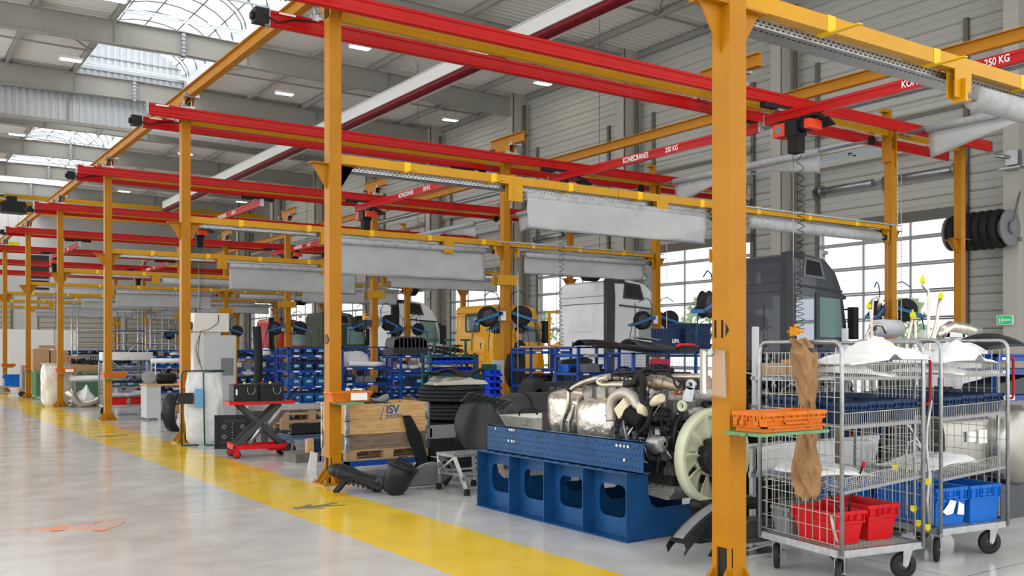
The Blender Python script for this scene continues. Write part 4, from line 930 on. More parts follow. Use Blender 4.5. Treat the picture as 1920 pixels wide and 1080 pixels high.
# foam sheets on the cages
def foam(q, W_, L_, H, seed, spike=0):
    r = random.Random(seed); ph = [r.random()*6 for _ in range(6)]
    def fn(u,v):
        e = min(u,1-u,v,1-v)*4; e = min(1,max(0,e))**.5
        z = H*e*(.55+.3*math.sin(u*5+ph[0])+.18*math.sin(v*7+u*4+ph[1])+.08*math.sin(u*17+v*9+ph[2]))
        if spike: z += spike*max(0,1-abs(u-.60)/.16-abs(v-.35)/.6)
        z += .012*e*math.sin(u*31+v*13+ph[2])*math.sin(v*19)
        return (u*W_+.02*math.sin(v*9+ph[3]), v*L_+.03*math.sin(u*7+ph[4]), max(z,-.01)+.02*math.sin(u*3+ph[5]))
    q.grid(fn, 34, 20, .006)
x,y = CA(.08,.0); solo('foam_sheet', FOAM, lambda q: foam(q, .78,.6,.095,5,.12), 'white foam sheets heaped on top shelf of the nearer roll cage', 'packaging', (x,y,1.575), -.157)
x,y = CA(.08,.03); solo('foam_sheet', FOAM, lambda q: foam(q, .62,.5,.10,8), 'white foam lying inside the top basket, nearer roll cage', 'packaging', (x,y,1.48), -.157)
x,y = CB(.02,.0); solo('foam_sheet', FOAM, lambda q: foam(q, .68,.5,.075,15,.14), 'white foam sheets heaped on top shelf of the right roll cage', 'packaging', (x,y,1.56), -.12)
x,y = CB(.06,.03); solo('foam_sheet', FOAM, lambda q: foam(q, .68,.5,.09,18), 'white foam lying inside the top basket, right roll cage', 'packaging', (x,y,1.48), -.12)
def foamroll(q, L_, r0): q.t([(0,0,0),(.05,0,.01),(L_*.4,.01,.0),(L_*.7,-.01,-.01),(L_,0,0)], [r0*.9,r0,r0*1.05,r0,r0*.8], 14)
x,y = CA(.06,.25); solo('foam_sheet', FOAM, lambda q: foam(q,.60,.5,.07,31), 'white foam sheet on the tilted low shelf of nearer roll cage', 'packaging', (x,y,.74), -.157)
x,y = CB(.06,.2); solo('foam_sheet', FOAM, lambda q: foam(q,.62,.5,.08,33), 'white foam sheet on the tilted low shelf of right roll cage', 'packaging', (x,y,.72), -.12)
# kraft paper bag hanging on the cage
def bag(q):
    rows = [(635,1484,1512),(645,1483,1520),(662,1484,1529),(690,1487,1531),(720,1493,1531),(750,1501,1529),(768,1505,1526),(785,1501,1528),(810,1499,1531),(840,1493,1534),(870,1488,1538),(900,1486,1539),(922,1492,1536),(931,1496,1530)]
    X = 5.575; r = random.Random(3)
    def row(i):
        py,a_,b2 = rows[i]; pa = onX(a_,py,X); pb = onX(b2,py,X); return pa,pb
    R = [row(i) for i in range(len(rows))]
    def fn(u,v):
        f_ = v*(len(rows)-1); i = min(int(f_),len(rows)-2); k = f_-i
        z = R[i][0][2]*(1-k)+R[i+1][0][2]*k
        ya = R[i][0][1]*(1-k)+R[i+1][0][1]*k; yb = R[i][1][1]*(1-k)+R[i+1][1][1]*k
        cy = (ya+yb)/2; hw = abs(ya-yb)/2; th = u*2*PI
        cr = 1+.30*abs(math.sin(th*3+v*9+1.5*math.sin(v*14)))-.12+.16*math.sin(th*5-v*27)+.10*math.sin(th*8+v*47)
        from mathutils import noise as nz
        p_ = Vector((math.cos(th+v*2)*1.2, math.sin(th+v*2)*1.2, v*6)); k1 = 1-abs(nz.noise(p_*1.1))*2.2; k2 = 1-abs(nz.noise(p_*2.6+Vector((7,3,1))))*2
        dsp = .030*(k1-.5)+.012*(k2-.5)
        return (X+(.045*cr*(hw/.1)**.5+dsp)*math.sin(th), cy+(hw*.97+dsp*.5)*math.cos(th), z+.008*math.sin(th*4+v*30))
    q.grid(fn, 44, 90, 0, smooth=False)
t = thing('paper_bag', 'crumpled brown paper wrapping tied round a bar, hanging outside the nearer roll cage', 'wrapping', (0,0,0))
part('paper', KRAFT, bag, t)
p0 = onX(1515,769,5.55); part('tie', BLACK, lambda q: q.t([(p0[0]+.05*math.cos(a_),p0[1]+.075*math.sin(a_),p0[2]+.01*math.sin(a_)) for a_ in [i*PI/8 for i in range(16)]], .004, 5, closed=True), t)
part('bar_end', DGREY, lambda q: q.c(5.575,p0[1]-.02,.92 if False else onX(1512,930,5.575)[2]+.02,.03,.11,.06), t)
part('bar_end', DGREY, lambda q: q.c(5.575,onX(1516,650,5.575)[1],1.66,.05,.10,.03), t)
# cables, tools in cage A
def px_tube(name, m, pts, r, lab, cat, dd):
    return solo(name, m, lambda q: q.t([(*W(a_,d_), EYE-(b2-HOR)*d_/FPX) for (a_,b2),d_ in zip(pts, dd if isinstance(dd,(list,tuple)) else [dd]*len(pts))], r, 8), lab, cat)
px_tube('cable', BLACK, [(1618,872),(1612,890),(1598,920),(1592,950),(1590,978)], .008, 'black cable with a red plug hanging into the red crate', 'cable', 6.95)
px_tube('plug', REDP, [(1621,866),(1617,876)], .012, 'small red plug at the end of the black cable', 'plug', 6.95)
bl_ = px_tube('brake_line', ZINC, [(1455,952),(1475,955),(1492,962),(1510,965),(1522,966)], .007, 'bent silver line with green end over the grey crate', 'pipe', 7.3)
part('green_cap', mat('green cap', (.02,.22,.16), .4), lambda q: q.t([(*W(a_,7.3), EYE-(b2-HOR)*7.3/FPX) for a_,b2 in ((1450,953),(1461,952))], .018, 8), bl_)
px_tube('cable', BLACK, [(1540,900),(1555,925),(1565,945),(1580,965),(1600,975)], .007, 'black hose curving from the grey crate into the red crate', 'cable', [7.0,7.0,6.95,6.9,6.95])
px_tube('pressure_hose', ZINC, [(1558,965),(1562,990),(1568,1012),(1571,1018)], .010, 'silver braided hose leaning on the red crate', 'hose', 6.62)
px_tube('exhaust_pipe', GALV, [(1746,750),(1738,800),(1737,840),(1742,890),(1738,940),(1742,985)], .012, 'long silver pipe with yellow caps standing between the roll cages', 'pipe', 7.0)
px_tube('curved_pipe', GALV, [(1690,790),(1705,800),(1722,830),(1740,870),(1744,890),(1745,985)], .012, 'bent silver pipe leaning inside the nearer cage', 'pipe', 7.3)
px_tube('curved_pipe', GALV, [(1698,965),(1700,850),(1702,830),(1712,826),(1724,838),(1738,860)], .009, 'slim bent silver pipe low inside the nearer cage', 'pipe', 7.2)
for i,(a_,b2) in enumerate(((1739,902),(1739,988),(1713,953),(1721,980),(1679,876))):
    x,y = W(a_,6.98); solo('yellow_cap', YEL, lambda q: (q.c(0,0,0,.035,.035,.035), q.cy((0,0,-.03),(0,0,0),.012,8)), 'yellow protective pipe cap, %s between the roll cages' % ('uppermost','lowest','third from top','fourth from top','leftmost')[i], 'cap', (x,y,EYE-(b2-HOR)*6.98/FPX), .4, 'yellow pipe caps', 'ycap')
# number-11 column's accessories
t = crate('orange crate strapped to the number 11 column', OPLAST, .60,.26,.13,(4.74,4.10,1.13), -.0, 'orange_crate', 'crate', taper=.022, n=9)
part('base_ledge', OPLAST, lambda q: (q.b(-.004,.604,-.004,.03,.028,.036), q.b(.01,.59,.01,.25,0,.03), q.b(-.004,.03,-.004,.264,.028,.036)), t)
part('end_boss', OPLAST, lambda q: [q.b(-.007,.02,a_,a_+.035,.04,.115) for a_ in (.0,.05,.17,.225)], t)
part('bolt_dots', BLACK, lambda q: [q.c(x_,-.005,z_,.008,.004,.008) for x_,z_ in ((.08,.02),(.42,.02),(.08,.08))]+[q.c(-.008,y_,.08,.002,.01,.014) for y_ in (.065,.13,.2)], t)
solo('crate_shelf', GREENL, lambda q: (q.b(-.06,.62,-.02,.3,-.02,0), q.cy((-.10,.1,-.01),(-.06,.1,-.01),.012,8)), 'green sheet metal shelf under the orange crate on column 11', 'shelf', (4.74,4.10,1.128))
t = thing('document_pouch', 'clear grey-edged document pouch held by a magnet on column 11', 'pouch', (4.74,4.52,0))
def pouch(q, y0, y1, z0, z1, x, th=.003):
    q.grid(lambda u,v: (x-.015*math.sin(u*PI)-.02*v*(1-u), y0+(y1-y0)*u+.012*math.sin(v*PI*1.2), z0+(z1-z0)*v), 8, 8, th)
part('sleeve', mat('pouch edge grey', (.33,.32,.31), .4), lambda q: [q.bar(a_,b2,.018,.004) for a_,b2 in (((-.005,.13,1.36),(-.005,-.09,1.345)),((-.005,-.09,1.345),(-.005,-.075,1.655)),((-.005,-.075,1.655),(-.005,.13,1.665)),((-.005,.13,1.665),(-.005,.13,1.36)))], t)
part('clear_window', mat('pouch plastic', (.95,.86,.75), .25, alpha=.22), lambda q: q.add([(-.003,.125,1.365),(-.003,-.085,1.35),(-.003,-.07,1.65),(-.003,.125,1.66)],[(0,1,2,3)]), t)
part('paper_strip', PAPER, lambda q: q.add([(-.001,.128,1.365),(-.001,.085,1.362),(-.001,.09,1.655),(-.001,.128,1.66)],[(0,1,2,3)]), t)
part('magnet', GALV, lambda q: (q.cy((-.02,.03,1.645),(-.0,.03,1.645),.022,20), q.bar((-.012,.03,1.645),(-.03,.075,1.645),.006)), t)
# ================================================================ MIDDLE GROUND
# ---- wooden collar box on a pallet and blue dolly
BX, BY = 5.13, 11.28
def pallet(t, z, L=1.2, W_=.8, m=PALW, key='pal'):
    for k,(y,w2) in enumerate(((0,.145),(.187,.10),(.35,.10),(.513,.10),(.655,.145))): part('board', m, lambda q: q.b(0,L,0,w2,0,.022), t, (key,'t',w2,L), loc=(0,y,z+.122))
    for x in (0,L/2-.0725,L-.145):
        part('board', m, lambda q: q.b(0,.145,0,W_,0,.022), t, (key,'x',W_), loc=(x,0,z+.10))
        for y in (0,W_/2-.05,W_-.1): part('block', m, lambda q: q.b(0,.145,0,.1,0,.078), t, (key,'b'), loc=(x,y,z+.022))
    for y in (0,W_/2-.05,W_-.1): part('board', m, lambda q: q.b(0,L,0,.1,0,.022), t, (key,'r',L), loc=(0,y,z))
t = thing('blue_dolly', 'low blue steel dolly under the wooden collar box', 'dolly', (BX-.02,BY-.02,0))
part('dolly_frame', BLUER, lambda q: (q.b(0,1.26,0,.06,.17,.235), q.b(0,1.26,.78,.84,.17,.235), q.b(0,.06,0,.84,.17,.235), q.b(1.2,1.26,0,.84,.17,.235)), t)
for sx in (.12,1.12):
    for sy in (.12,.72): caster(t, (sx,sy), .2, .07)
t = thing('pallet', 'wooden pallet on the blue dolly beneath the wooden box', 'pallet', (BX,BY,.237)); pallet(t, 0)
t = thing('collar_box', 'wooden box of three stacked pallet collars with blue printed logo', 'box', (BX,BY,.383))
for k,m in ((2,WOOD),(1,WOOD),(0,WOODG)):
    z = k*.197
    part('collar_board', m, lambda q: q.b(.0,1.2,.0,.022,0,.193), t, ('cbl',m.name), loc=(0,0,z)); part('collar_board', m, lambda q: q.b(.0,1.2,.0,.022,0,.193), t, ('cbl',m.name), loc=(0,.778,z))
    part('collar_board', m, lambda q: q.b(.0,.022,.022,.778,0,.193), t, ('cbs',m.name), loc=(0,0,z)); part('collar_board', m, lambda q: q.b(.0,.022,.022,.778,0,.193), t, ('cbs',m.name), loc=(1.178,0,z))
    for x,y in ((-.004,-.004),(1.164,-.004),(-.004,.764),(1.164,.764)):
        part('hinge', GALV, lambda q: (q.b(0,.05,0,.05,-.03,.18), q.cy((.0,.0,-.03),(0,0,.17),.011,8), [q.c(.02,-.001,.02+i*.045,.03,.004,.015) for i in range(3)], [q.c(-.001,.02,.02+i*.045,.004,.03,.015) for i in range(3)]), t, 'hinge', loc=(x,y,z))
text('printed_logo', 'ISV', .155, BLUEINK, t, (.66,-.0015,.50), FACE_MY, bold=.004, xs=.95)
text('printed_word', 'SHOCKS', .062, BLUEINK, t, (.68,-.0015,.415), FACE_MY, bold=.001)
part('printed_stroke', BLUEINK, lambda q: (q.prism([(.50,.40),(.505,.44),(.545,.56),(.535,.56),(.50,.45),(.488,.40)], -.0015,0,'xz'), q.t([(.55+.012*math.cos(a_),-.001,.585+.012*math.sin(a_)) for a_ in [i*PI/5 for i in range(10)]], .003,4,closed=True), q.t([(.485+.012*math.cos(a_),-.001,.39+.012*math.sin(a_)) for a_ in [i*PI/5 for i in range(10)]], .003,4,closed=True)), t)
def scrap(q, seed, rx, ry, h, n=26):
    r = random.Random(seed)
    for i in range(n):
        a = Vector((r.uniform(-rx,rx), r.uniform(-ry,ry), r.uniform(0,h))); k = r.random()
        rot = Matrix.Rotation(r.uniform(-.9,.9),3,'Z') @ Matrix.Rotation(r.uniform(-.6,.6),3,'X')
        if k < .5: q.c(a.x,a.y,a.z, .08+r.random()*.2,.04+r.random()*.1,.02+r.random()*.08, rot)
        else: q.t([a, a+Vector((r.uniform(-.15,.15),r.uniform(-.1,.1),r.uniform(0,.06))), a+Vector((r.uniform(-.3,.3),r.uniform(-.1,.1),0))], .01+.02*r.random(), 7)
t = thing('plastic_parts', 'heap of black and grey plastic parts filling the wooden box', 'parts', (BX+.36,BY+.38,.90))
part('dark_parts', DGREY, lambda q: scrap(q, 2, .28, .28, .12), t)['kind'] = 'stuff'; part('ribbed_hose', MGREY, lambda q: q.t([(-.1+i*.012,-.1,.10+.03*math.sin(i*.2)) for i in range(40)], [.045+.008*(i%2) for i in range(40)], 12), t)
# ---- tyres
x,y = W(843,15.2)
for k in range(4):
    t = thing('truck_tyre', 'big black truck tyre in the stack, %s' % ('bottom','second from bottom','third from bottom','topmost')[k], 'tyre', (x+.02*(k%2),y,k*.28), 0, 'stacked truck tyres')
    part('tread', RUBBER, lambda q: q.lathe([(.30,.03),(.38,.01),(.46,.02),(.505,.04)]+[(.522-(.028 if i%4 == 3 else 0),.045+i*.0145) for i in range(0,13)]+[(.505,.235),(.46,.255),(.38,.27),(.30,.25)], n=48, smooth=False), t, 'tyre')
    part('inner_bead', BLACKM, lambda q: q.lathe([(.30,.25),(.285,.24),(.285,.04),(.30,.03)], n=32), t, 'bead')
# beige and black sheet parts on the tyres
x2,y2 = x,y
solo('sheet_parts', mat('light sheet metal', (.60,.56,.48), .4, .4, noise=.1), lambda q: (q.prism([(-.45,0),(.5,0),(.42,.06),(.1,.09),(-.38,.05)], -.3,.1,'xz'), q.b(-.5,.4,-.35,-.3,0,.03), q.prism([(-.3,.06),(.35,.06),(.2,.13),(-.2,.12)], -.15,.25,'xz')), 'pale metal sheet parts lying on top of the tyre stack', 'parts', (x2+.05,y2,1.13))
solo('rubber_cover', BLACKM, lambda q: q.grid(lambda u,v: (-.42+u*.95, -.35+v*.6, .13+.06*math.sin(u*9)*math.sin(v*5+1)-.16*max(0,.25-v)*(1 if .35<u<.65 else .2)), 16, 10, .008), 'crumpled black rubber sheet on top of the tyre stack', 'cover', (x2,y2,1.20))
# ---- black air intake duct lying on the floor
x,y = F(700,922); 
t = thing('air_intake', 'long black plastic air intake lying on the floor by the column', 'duct', (x,y,0), 0)
def P3(px,py,d): return Vector((*W(px,d), EYE-(py-HOR)*d/FPX))-Vector((x,y,0))
part('ribbed_duct', BLACK, lambda q: q.t([P3(636+i*2.35,884+i*.75,11.35-.004*i) for i in range(34)], [.085+.007*(i%2)+.012*math.sin(i*.25) for i in range(34)], 12), t)
part('duct_mouth', BLACK, lambda q: q.t([P3(623,881,11.5),P3(630,882,11.45),P3(645,885,11.4)], [.07,.085,.10], 14), t)
part('neck', DGREY, lambda q: q.t([P3(706+i*2.2,900+i*.9,11.2) for i in range(9)], [.062+.012*(i%2) for i in range(9)], 14), t)
part('bowl', BLACK, lambda q: q.t([P3(737,921,11.05),P3(738,917,11.03),P3(742,905,11.0),P3(751,886,10.95),P3(757,872,10.95)], [.08,.13,.16,.165,.175], 22), t)
part('rim', BLACK, lambda q: q.t([P3(755.5,876,10.95),P3(757.5,871,10.95)], [.185,.185], 22), t)
part('grille', BLACKM, lambda q: ([q.t([P3(741+i*3.4,866+i*1.3,10.95), P3(749+i*2.2,856+i*1.6,10.95), P3(760+i*1.5,862+i*1.2,10.95)], .006, 5) for i in range(10)], q.t([P3(748,858,10.95),P3(760,855,10.95),P3(772,868,10.95),P3(775,880,10.95)], .008, 5)), t)
part('bracket_leg', BLACK, lambda q: (q.bar(P3(630,922,10.85),P3(648,900,11.1),.07,.03), q.bar(P3(648,900,11.1),P3(672,896,11.1),.06,.03), q.bar(P3(668,898,11.1),P3(716,916,11.0),.05,.04), [q.bar(P3(650+i*9,898+i*2,11.1),P3(654+i*9,908+i*2,11.0),.02) for i in range(7)]), t)
# ---- grey fender pieces and black panels
x,y = F(800,915); t = thing('fender_panel', 'glossy grey fender panel standing behind the air intake', 'fender', (x,y,0))
GFEN = mat('grey fender plastic', (.22,.235,.25), .3)
part('panel', GFEN, lambda q: q.grid(lambda u,v: (-.32+.62*u, .06*math.cos(v*2)-.1*v, .02+.30*v*(1-.5*(2*u-1)**2)-.0*u), 14, 10, .012), t)
part('black_edge', BLACK, lambda q: q.t([(.24+.10*math.sin(i*.3),.0,.30-.028*i) for i in range(11)], .025, 8), t)
part('curved_arch', GFEN, lambda q: q.grid(lambda u,v: (.16+.28*math.sin(u*1.5)*1.0, -.04+.24*v, .34*math.cos(u*1.5)+.02), 12, 4, .01), t)
x,y = F(795,890); t = thing('body_panel', 'two tall black plastic panels leaning beside the step stool', 'panel', (x,y,0))
part('panel', BLACK, lambda q: (q.prism([(-.30,.80),(-.20,.80),(-.05,.55),(.12,.0),(-.02,.0),(-.22,.5)], 0,.05,'xz')), t)
part('panel', BLACK, lambda q: (q.prism([(-.10,.66),(-.02,.68),(.10,.50),(.20,.0),(.10,.0),(.0,.45)], .10,.14,'xz')), t)
x,y = W(838,12.9); t = thing('grey_parts_box', 'dark grey open plastic housing resting behind the step stool', 'housing', (x,y,0))
part('housing', MGREY, lambda q: (q.b(-.25,.45,0,.02,.50,.66), q.b(-.25,-.23,0,.3,.50,.62), q.b(.1,.45,.28,.3,.5,.6), q.b(-.25,.45,0,.3,.48,.50)), t)
part('black_base', BLACK, lambda q: (q.b(-.2,.5,.0,.5,.0,.48), [q.b(-.15+i*.06,-.12+i*.06,-.02,0,.04,.12) for i in range(10)]), t)
# ---- aluminium step stool
x,y = F(823,917); t = thing('step_stool', 'two-tier aluminium step stool with black rubber feet', 'stool', (x,y,0), -PI/2)
part('top_platform', ALUD, lambda q: (q.b(-.03,.38,-.02,.52,.41,.44), [q.b(-.02,.37,-.01+i*.065,.02+i*.065,.44,.446) for i in range(8)]), t)
part('lower_step', ALUD, lambda q: (q.b(.34,.60,0,.5,.20,.225), [q.b(.35,.59,.0+i*.065,.03+i*.065,.225,.23) for i in range(7)]), t)
for yy in (0,.49):
    for a_,b2 in (((0,0,.41),(0,0,.04)),((.36,0,.42),(.64,0,.04))):
        part('leg', ALU, lambda q: q.bar(a_,b2,.035,.035), t, ('stleg',a_[0]), loc=(0,yy,0)); part('rubber_foot', BLACKM, lambda q: (q.c(0,0,-.015,.055,.05,.05), q.c(0,0,.02,.045,.045,.03)), t, 'stfoot', loc=(b2[0],yy,.04))
    part('brace', ALU, lambda q: q.bar((0,0,.20),(.50,0,.22),.022,.022), t, 'stb1', loc=(0,yy,0)); part('brace', ALU, lambda q: q.bar((0,0,.22),(.34,0,.40),.022,.022), t, 'stb2', loc=(0,yy,0)); part('brace', ALU, lambda q: q.bar((0,0,.36),(.2,0,.22),.018,.018), t, 'stb3', loc=(0,yy,0))
for xx,zz in ((0,.22),(.62,.08),(0,.38)): part('cross_bar', ALU, lambda q: q.b(-.012,.012,0,.49,-.012,.012), t, 'stcb', loc=(xx,0,zz))
# ---- black draped covers and cylinder tank
x,y = W(905,12.0); t = thing('rubber_apron', 'big black rubber cover draped over parts left of the engine stand', 'cover', (x,y,0))
def apron(q):
    def fn(u,v):
        th = (u-.5)*2.4; r_ = .36*(.55+.6*math.sin(v*2.4+.3)); 
        return (-.05+r_*math.sin(th)*(1-.15*v)+.14*v-.08, -.22*math.cos(th)*(.5+v*.5)+.03*math.sin(u*14+v*6), 1.05-.72*v-.08*abs(th)*(1-v)+.02*math.sin(u*9))
    q.grid(fn, 26, 18, .01)
LEA = mat('black rubber sheet', (.036,.036,.038), .42); part('cover_sheet', LEA, apron, t)
def apron2(q):
    q.grid(lambda u,v: (-.45+.42*u+.14*v, -.1+.25*v+.02*math.sin(u*8), 1.0-.38*(1-u)*(1-.4*v)-.25*v*v), 14, 10, .01)
part('cover_flap', LEA, apron2, t)
for k in range(7): part('louvre', DGREY, lambda q: q.b(0,.085,0,.26,0,.012,Matrix.Rotation(-.5,3,'X')), t, 'louvre', loc=(-.30+k*.095,-.18,1.08-.02*k))
x,y = W(948,13.2); t = thing('air_tank', 'black horizontal cylinder tank with straps behind the metal tray', 'tank', (x,y,.55))
part('cylinder', LEA, lambda q: q.lathe([(0,0),(.18,.01),(.25,.05),(.265,.1),(.265,.95),(.25,1.0),(.18,1.05),(0,1.06)], (0,0,.26), 'x', 28), t)
for k in (.25,.75): part('strap', BLACK, lambda q: q.lathe([(.272,0),(.272,.05)], (0,0,.26), 'x', 28), t, 'tkst', loc=(k,0,0))
part('support', DGREY, lambda q: (q.b(.1,.18,-.2,.2,-.55,.06), q.b(.85,.93,-.2,.2,-.55,.06), q.b(.1,.93,-.03,.03,-.5,-.4)), t)
solo('wire_handle', BLACK, lambda q: q.t([(-.14,0,0),(-.14,-.02,.06),(-.1,-.02,.08),(.1,-.02,.08),(.14,-.02,.06),(.14,0,0)], .012, 8), 'black handle bar above the metal tray', 'handle', (*W(990,12.3),.83))
# ---- red scissor lift table with two black boxes
x,y = W(437,14.6); t = thing('scissor_lift', 'red wheeled scissor lift table with dark crossed legs', 'lift table', (x,y,0), -.12)
part('table_top', REDP, lambda q: (q.b(-.06,.95,-.02,.5,.83,.875)), t)
part('base_frame', REDP, lambda q: (q.b(0,.92,0,.05,.14,.20), q.b(0,.92,.44,.49,.14,.20), q.b(0,.06,0,.49,.14,.22), q.b(.86,.92,0,.49,.14,.20), q.b(.55,.92,.05,.44,.10,.16)), t)
for y_,s in ((.06,1),(.40,1)):
    part('scissor_arm', DGREY, lambda q: q.bar((.08,0,.2),(.74,0,.83),.03,.07), t, 'sca', loc=(0,y_,0)); part('scissor_arm', DGREY, lambda q: q.bar((.78,0,.2),(.12,0,.83),.03,.07), t, 'scb', loc=(0,y_+.035,0))
part('hydraulic_cylinder', GALV, lambda q: q.cy((.3,.25,.2),(.6,.25,.6),.03,12), t)
for sx,sy in ((.06,.03),(.06,.46),(.86,.03),(.86,.46)):
    part('wheel', REDP, lambda q: (q.lathe([(0,-.025),(.03,-.028),(.05,-.02),(.05,.02),(.03,.028),(0,.025)], (0,0,.065), 'y', 18)), t, 'slw', loc=(sx,sy,0)); part('tyre_ring', RUBBER, lambda q: q.lathe([(.05,-.02),(.064,-.018),(.064,.018),(.05,.02)], (0,0,.065), 'y', 22), t, 'slt', loc=(sx,sy,0)); part('fork', REDP, lambda q: (q.b(-.03,.03,-.035,-.03,.05,.16), q.b(-.03,.03,.03,.035,.05,.16), q.b(-.04,.04,-.04,.04,.13,.15)), t, 'slf', loc=(sx,sy,0))
part('push_bar', BLACK, lambda q: q.t([(.93,.05,.85),(1.02,.05,1.0),(1.1,.08,1.06),(1.1,.4,1.06),(1.02,.43,1.0),(.93,.43,.85)], .015, 8), t)
for i in range(2):
    bx,by = loc_in((x,y), -.12, .02+i*.40, .05)
    t = thing('black_box', 'black metal box with wire handle on the scissor lift, %s one' % ('left','right')[i], 'box', (bx,by,.877), -.12, None)
    part('body', BLACK, lambda q: q.b(0,.37,0,.36,0,.24), t, 'bxb'); part('lid', BLACK, lambda q: q.b(-.008,.378,-.008,.368,.24,.262), t, 'bxl')
    part('wire_handle', GALV, lambda q: q.t([(.20,-.014,.22),(.205,-.02,.15),(.23,-.02,.11),(.29,-.02,.11),(.315,-.02,.15),(.32,-.014,.22)], .005, 6), t, 'bxh')
    if i == 0: part('sticker', PAPER, lambda q: q.b(.03,.055,-.002,0,.10,.19), t)
    for k in range(3): part('terminal', (REDP,YEL,DGREY)[k], lambda q: q.cy((0,0,.262),(0,0,.30),.02,8), t, ('bxt',k), loc=(.06+k*.12,.1,0))
# ---- black headlamp panel
x,y = F(402,842); t = thing('headlamp_panel', 'black rectangular panel with round cut-outs leaning by the waste bag', 'panel', (x,y,0), -.35)
part('frame', BLACK, lambda q: (q.b(0,.68,0,.05,0,.05), q.b(0,.68,0,.05,.52,.57), q.b(0,.05,0,.05,0,.57), q.b(.63,.68,0,.05,0,.57), q.b(.03,.66,.03,.05,.03,.54)), t)
for k in range(4): part('round_socket', MGREY, lambda q: (q.lathe([(.032,0),(.038,-.02),(.03,-.025),(.02,-.02)], (0,.03,0), 'y', 14)), t, 'rsock', loc=(.16+(k%2)*.30,0,.2+(k//2)*.17))
part('vent_bar', DGREY, lambda q: [q.b(.15,.53,.01,.03,.44+i*.022,.452+i*.022) for i in range(3)]+[q.b(.1,.58,.0,.03,.10,.12)], t)
part('bolts', GALV, lambda q: [q.cy((.29+.0*i,.015,.12+i*.05),(.29,.03,.12+i*.05),.008,6) for i in range(7)], t)['kind'] = 'stuff'
# ---- waste bag on green stand
def lumpybag(q, w_, dp, h, seed, top=1.0):
    r = random.Random(seed); ph = [r.random()*6 for _ in range(6)]
    def fn(u,v):
        th = u*2*PI; ct, st = math.cos(th), math.sin(th)
        ct = math.copysign(abs(ct)**.55, ct); st = math.copysign(abs(st)**.55, st)
        k = .86+.14*math.sin(v*PI)+.03*math.sin(th*7+v*5+ph[0])+.03*math.sin(th*4-v*13+ph[1])+.02*math.sin(th*15+v*21+ph[2])
        if v < .06: k *= .75+v*4
        if v > .97: k *= top
        return (w_/2*ct*k, dp/2*st*k, h*v)
    q.grid(fn, 48, 26)
    q.grid(lambda u,v: (w_/2*(u*2-1)*.75, dp/2*(v*2-1)*.7, h*.94+.02*math.sin(u*9+v*7)), 8, 8)
x,y = F(384,833); t = thing('waste_bag', 'tall clear plastic waste bag full of foam on a green tube stand', 'bag', (x,y,0), -.3)
part('bag', BAGM, lambda q: lumpybag(q, .66,.5,1.28,4), t)
part('foam_fill', FOAM, lambda q: lump(0,0,.62,.26,.2,.58,.06,6)(q), t)
part('tube_frame', GREENP, lambda q: (q.t([(-.38,-.3,.02),(-.38,-.3,1.25),(-.36,-.3,1.30),(-.32,-.26,1.30)], .016, 8), q.t([(-.38,-.3,.02),(-.1,-.32,.02)], .016, 8), q.t([(.0,-.3,.02),(-.02,-.3,1.28),(.30,-.28,1.30),(.34,.2,1.3),(-.32,.2,1.3),(-.34,-.26,1.3)], .014, 8), q.t([(.0,-.3,.02),(.25,-.32,.0)], .014, 8)), t)
part('control_box', mat('mid blue enclosure', (.12,.30,.50), .4), lambda q: (q.b(-.16,-.02,-.36,-.31,.68,1.0)), t); part('black_box', BLACK, lambda q: q.b(-.44,-.18,-.36,-.30,.74,.93), t)
part('bar_top', DGREY, lambda q: q.cy((-.3,-.3,1.31),(.3,-.3,1.32),.014,8), t)
# ---- grey control cabinet with unit on top
x,y = W(383,21.5); t = thing('control_cabinet', 'tall light grey control cabinet with a cream unit on top', 'cabinet', (x,y,0), 0)
GC = mat('light grey enclosure', (.50,.52,.53), .4)
part('body', GC, lambda q: q.b(0,.72,0,.45,0,2.02), t); part('door', GC, lambda q: q.b(.01,.71,-.02,-.001,.08,2.0), t)
part('nameplate_frame', MGREY, lambda q: (q.b(.33,.36,-.026,-.02,1.1,1.52), q.b(.62,.65,-.026,-.02,1.1,1.52), q.b(.33,.65,-.026,-.02,1.1,1.13), q.b(.33,.65,-.026,-.02,1.5,1.52)) if False else q.b(.37,.66,-.024,-.02,1.10,1.50), t)
part('yellow_edge', BEAMY, lambda q: q.b(.725,.75,-.0,.2,.3,2.0), t)
part('top_unit', mat('cream unit', (.70,.68,.62), .4), lambda q: (q.b(-.22,.56,.0,.5,2.10,2.52), q.b(-.1,.4,.1,.4,2.02,2.1)), t)
part('corrugated_hose', DGREY, lambda q: q.t([(-.22+.0-.02*i,.2,2.25-.004*i*i) for i in range(10)]+[(-.42,.2,1.8),(-.42,.2,1.6)], [.075+.008*(i%2) for i in range(12)], 12), t)
part('loose_cable', BLACK, lambda q: (q.t([(.32,-.01,2.48),(.3,-.05,2.3),(.1,-.05,2.15),(-.1,-.05,2.1),(-.15,-.03,1.6),(-.05,-.03,1.2)], .008, 5), q.t([(-.12,-.03,2.0),(-.2,-.03,1.7),(-.12,-.03,1.35)], .008, 5)), t)
part('side_panel', mat('cream unit', (.70,.68,.62), .4), lambda q: q.b(-.22,0,.05,.45,0,2.08), t)
# ---- wheel rim ring leaning at the third column
x,y = F(331,808); t = thing('wheel_arch', 'black wheel arch ring with pale lining leaning behind the third aisle column', 'fender', (x,y,0), .9)
part('ring', BLACK, lambda q: q.lathe([(.36,-.12),(.40,-.12),(.40,.12),(.36,.12)], (0,0,.40), 'y', 30, a0=PI*.55, a1=PI*1.95), t)
part('lining', mat('pale lining', (.5,.52,.56), .35), lambda q: q.lathe([(.355,-.12),(.355,.12)], (0,0,.40), 'y', 30, a0=PI*.55, a1=PI*1.95), t)
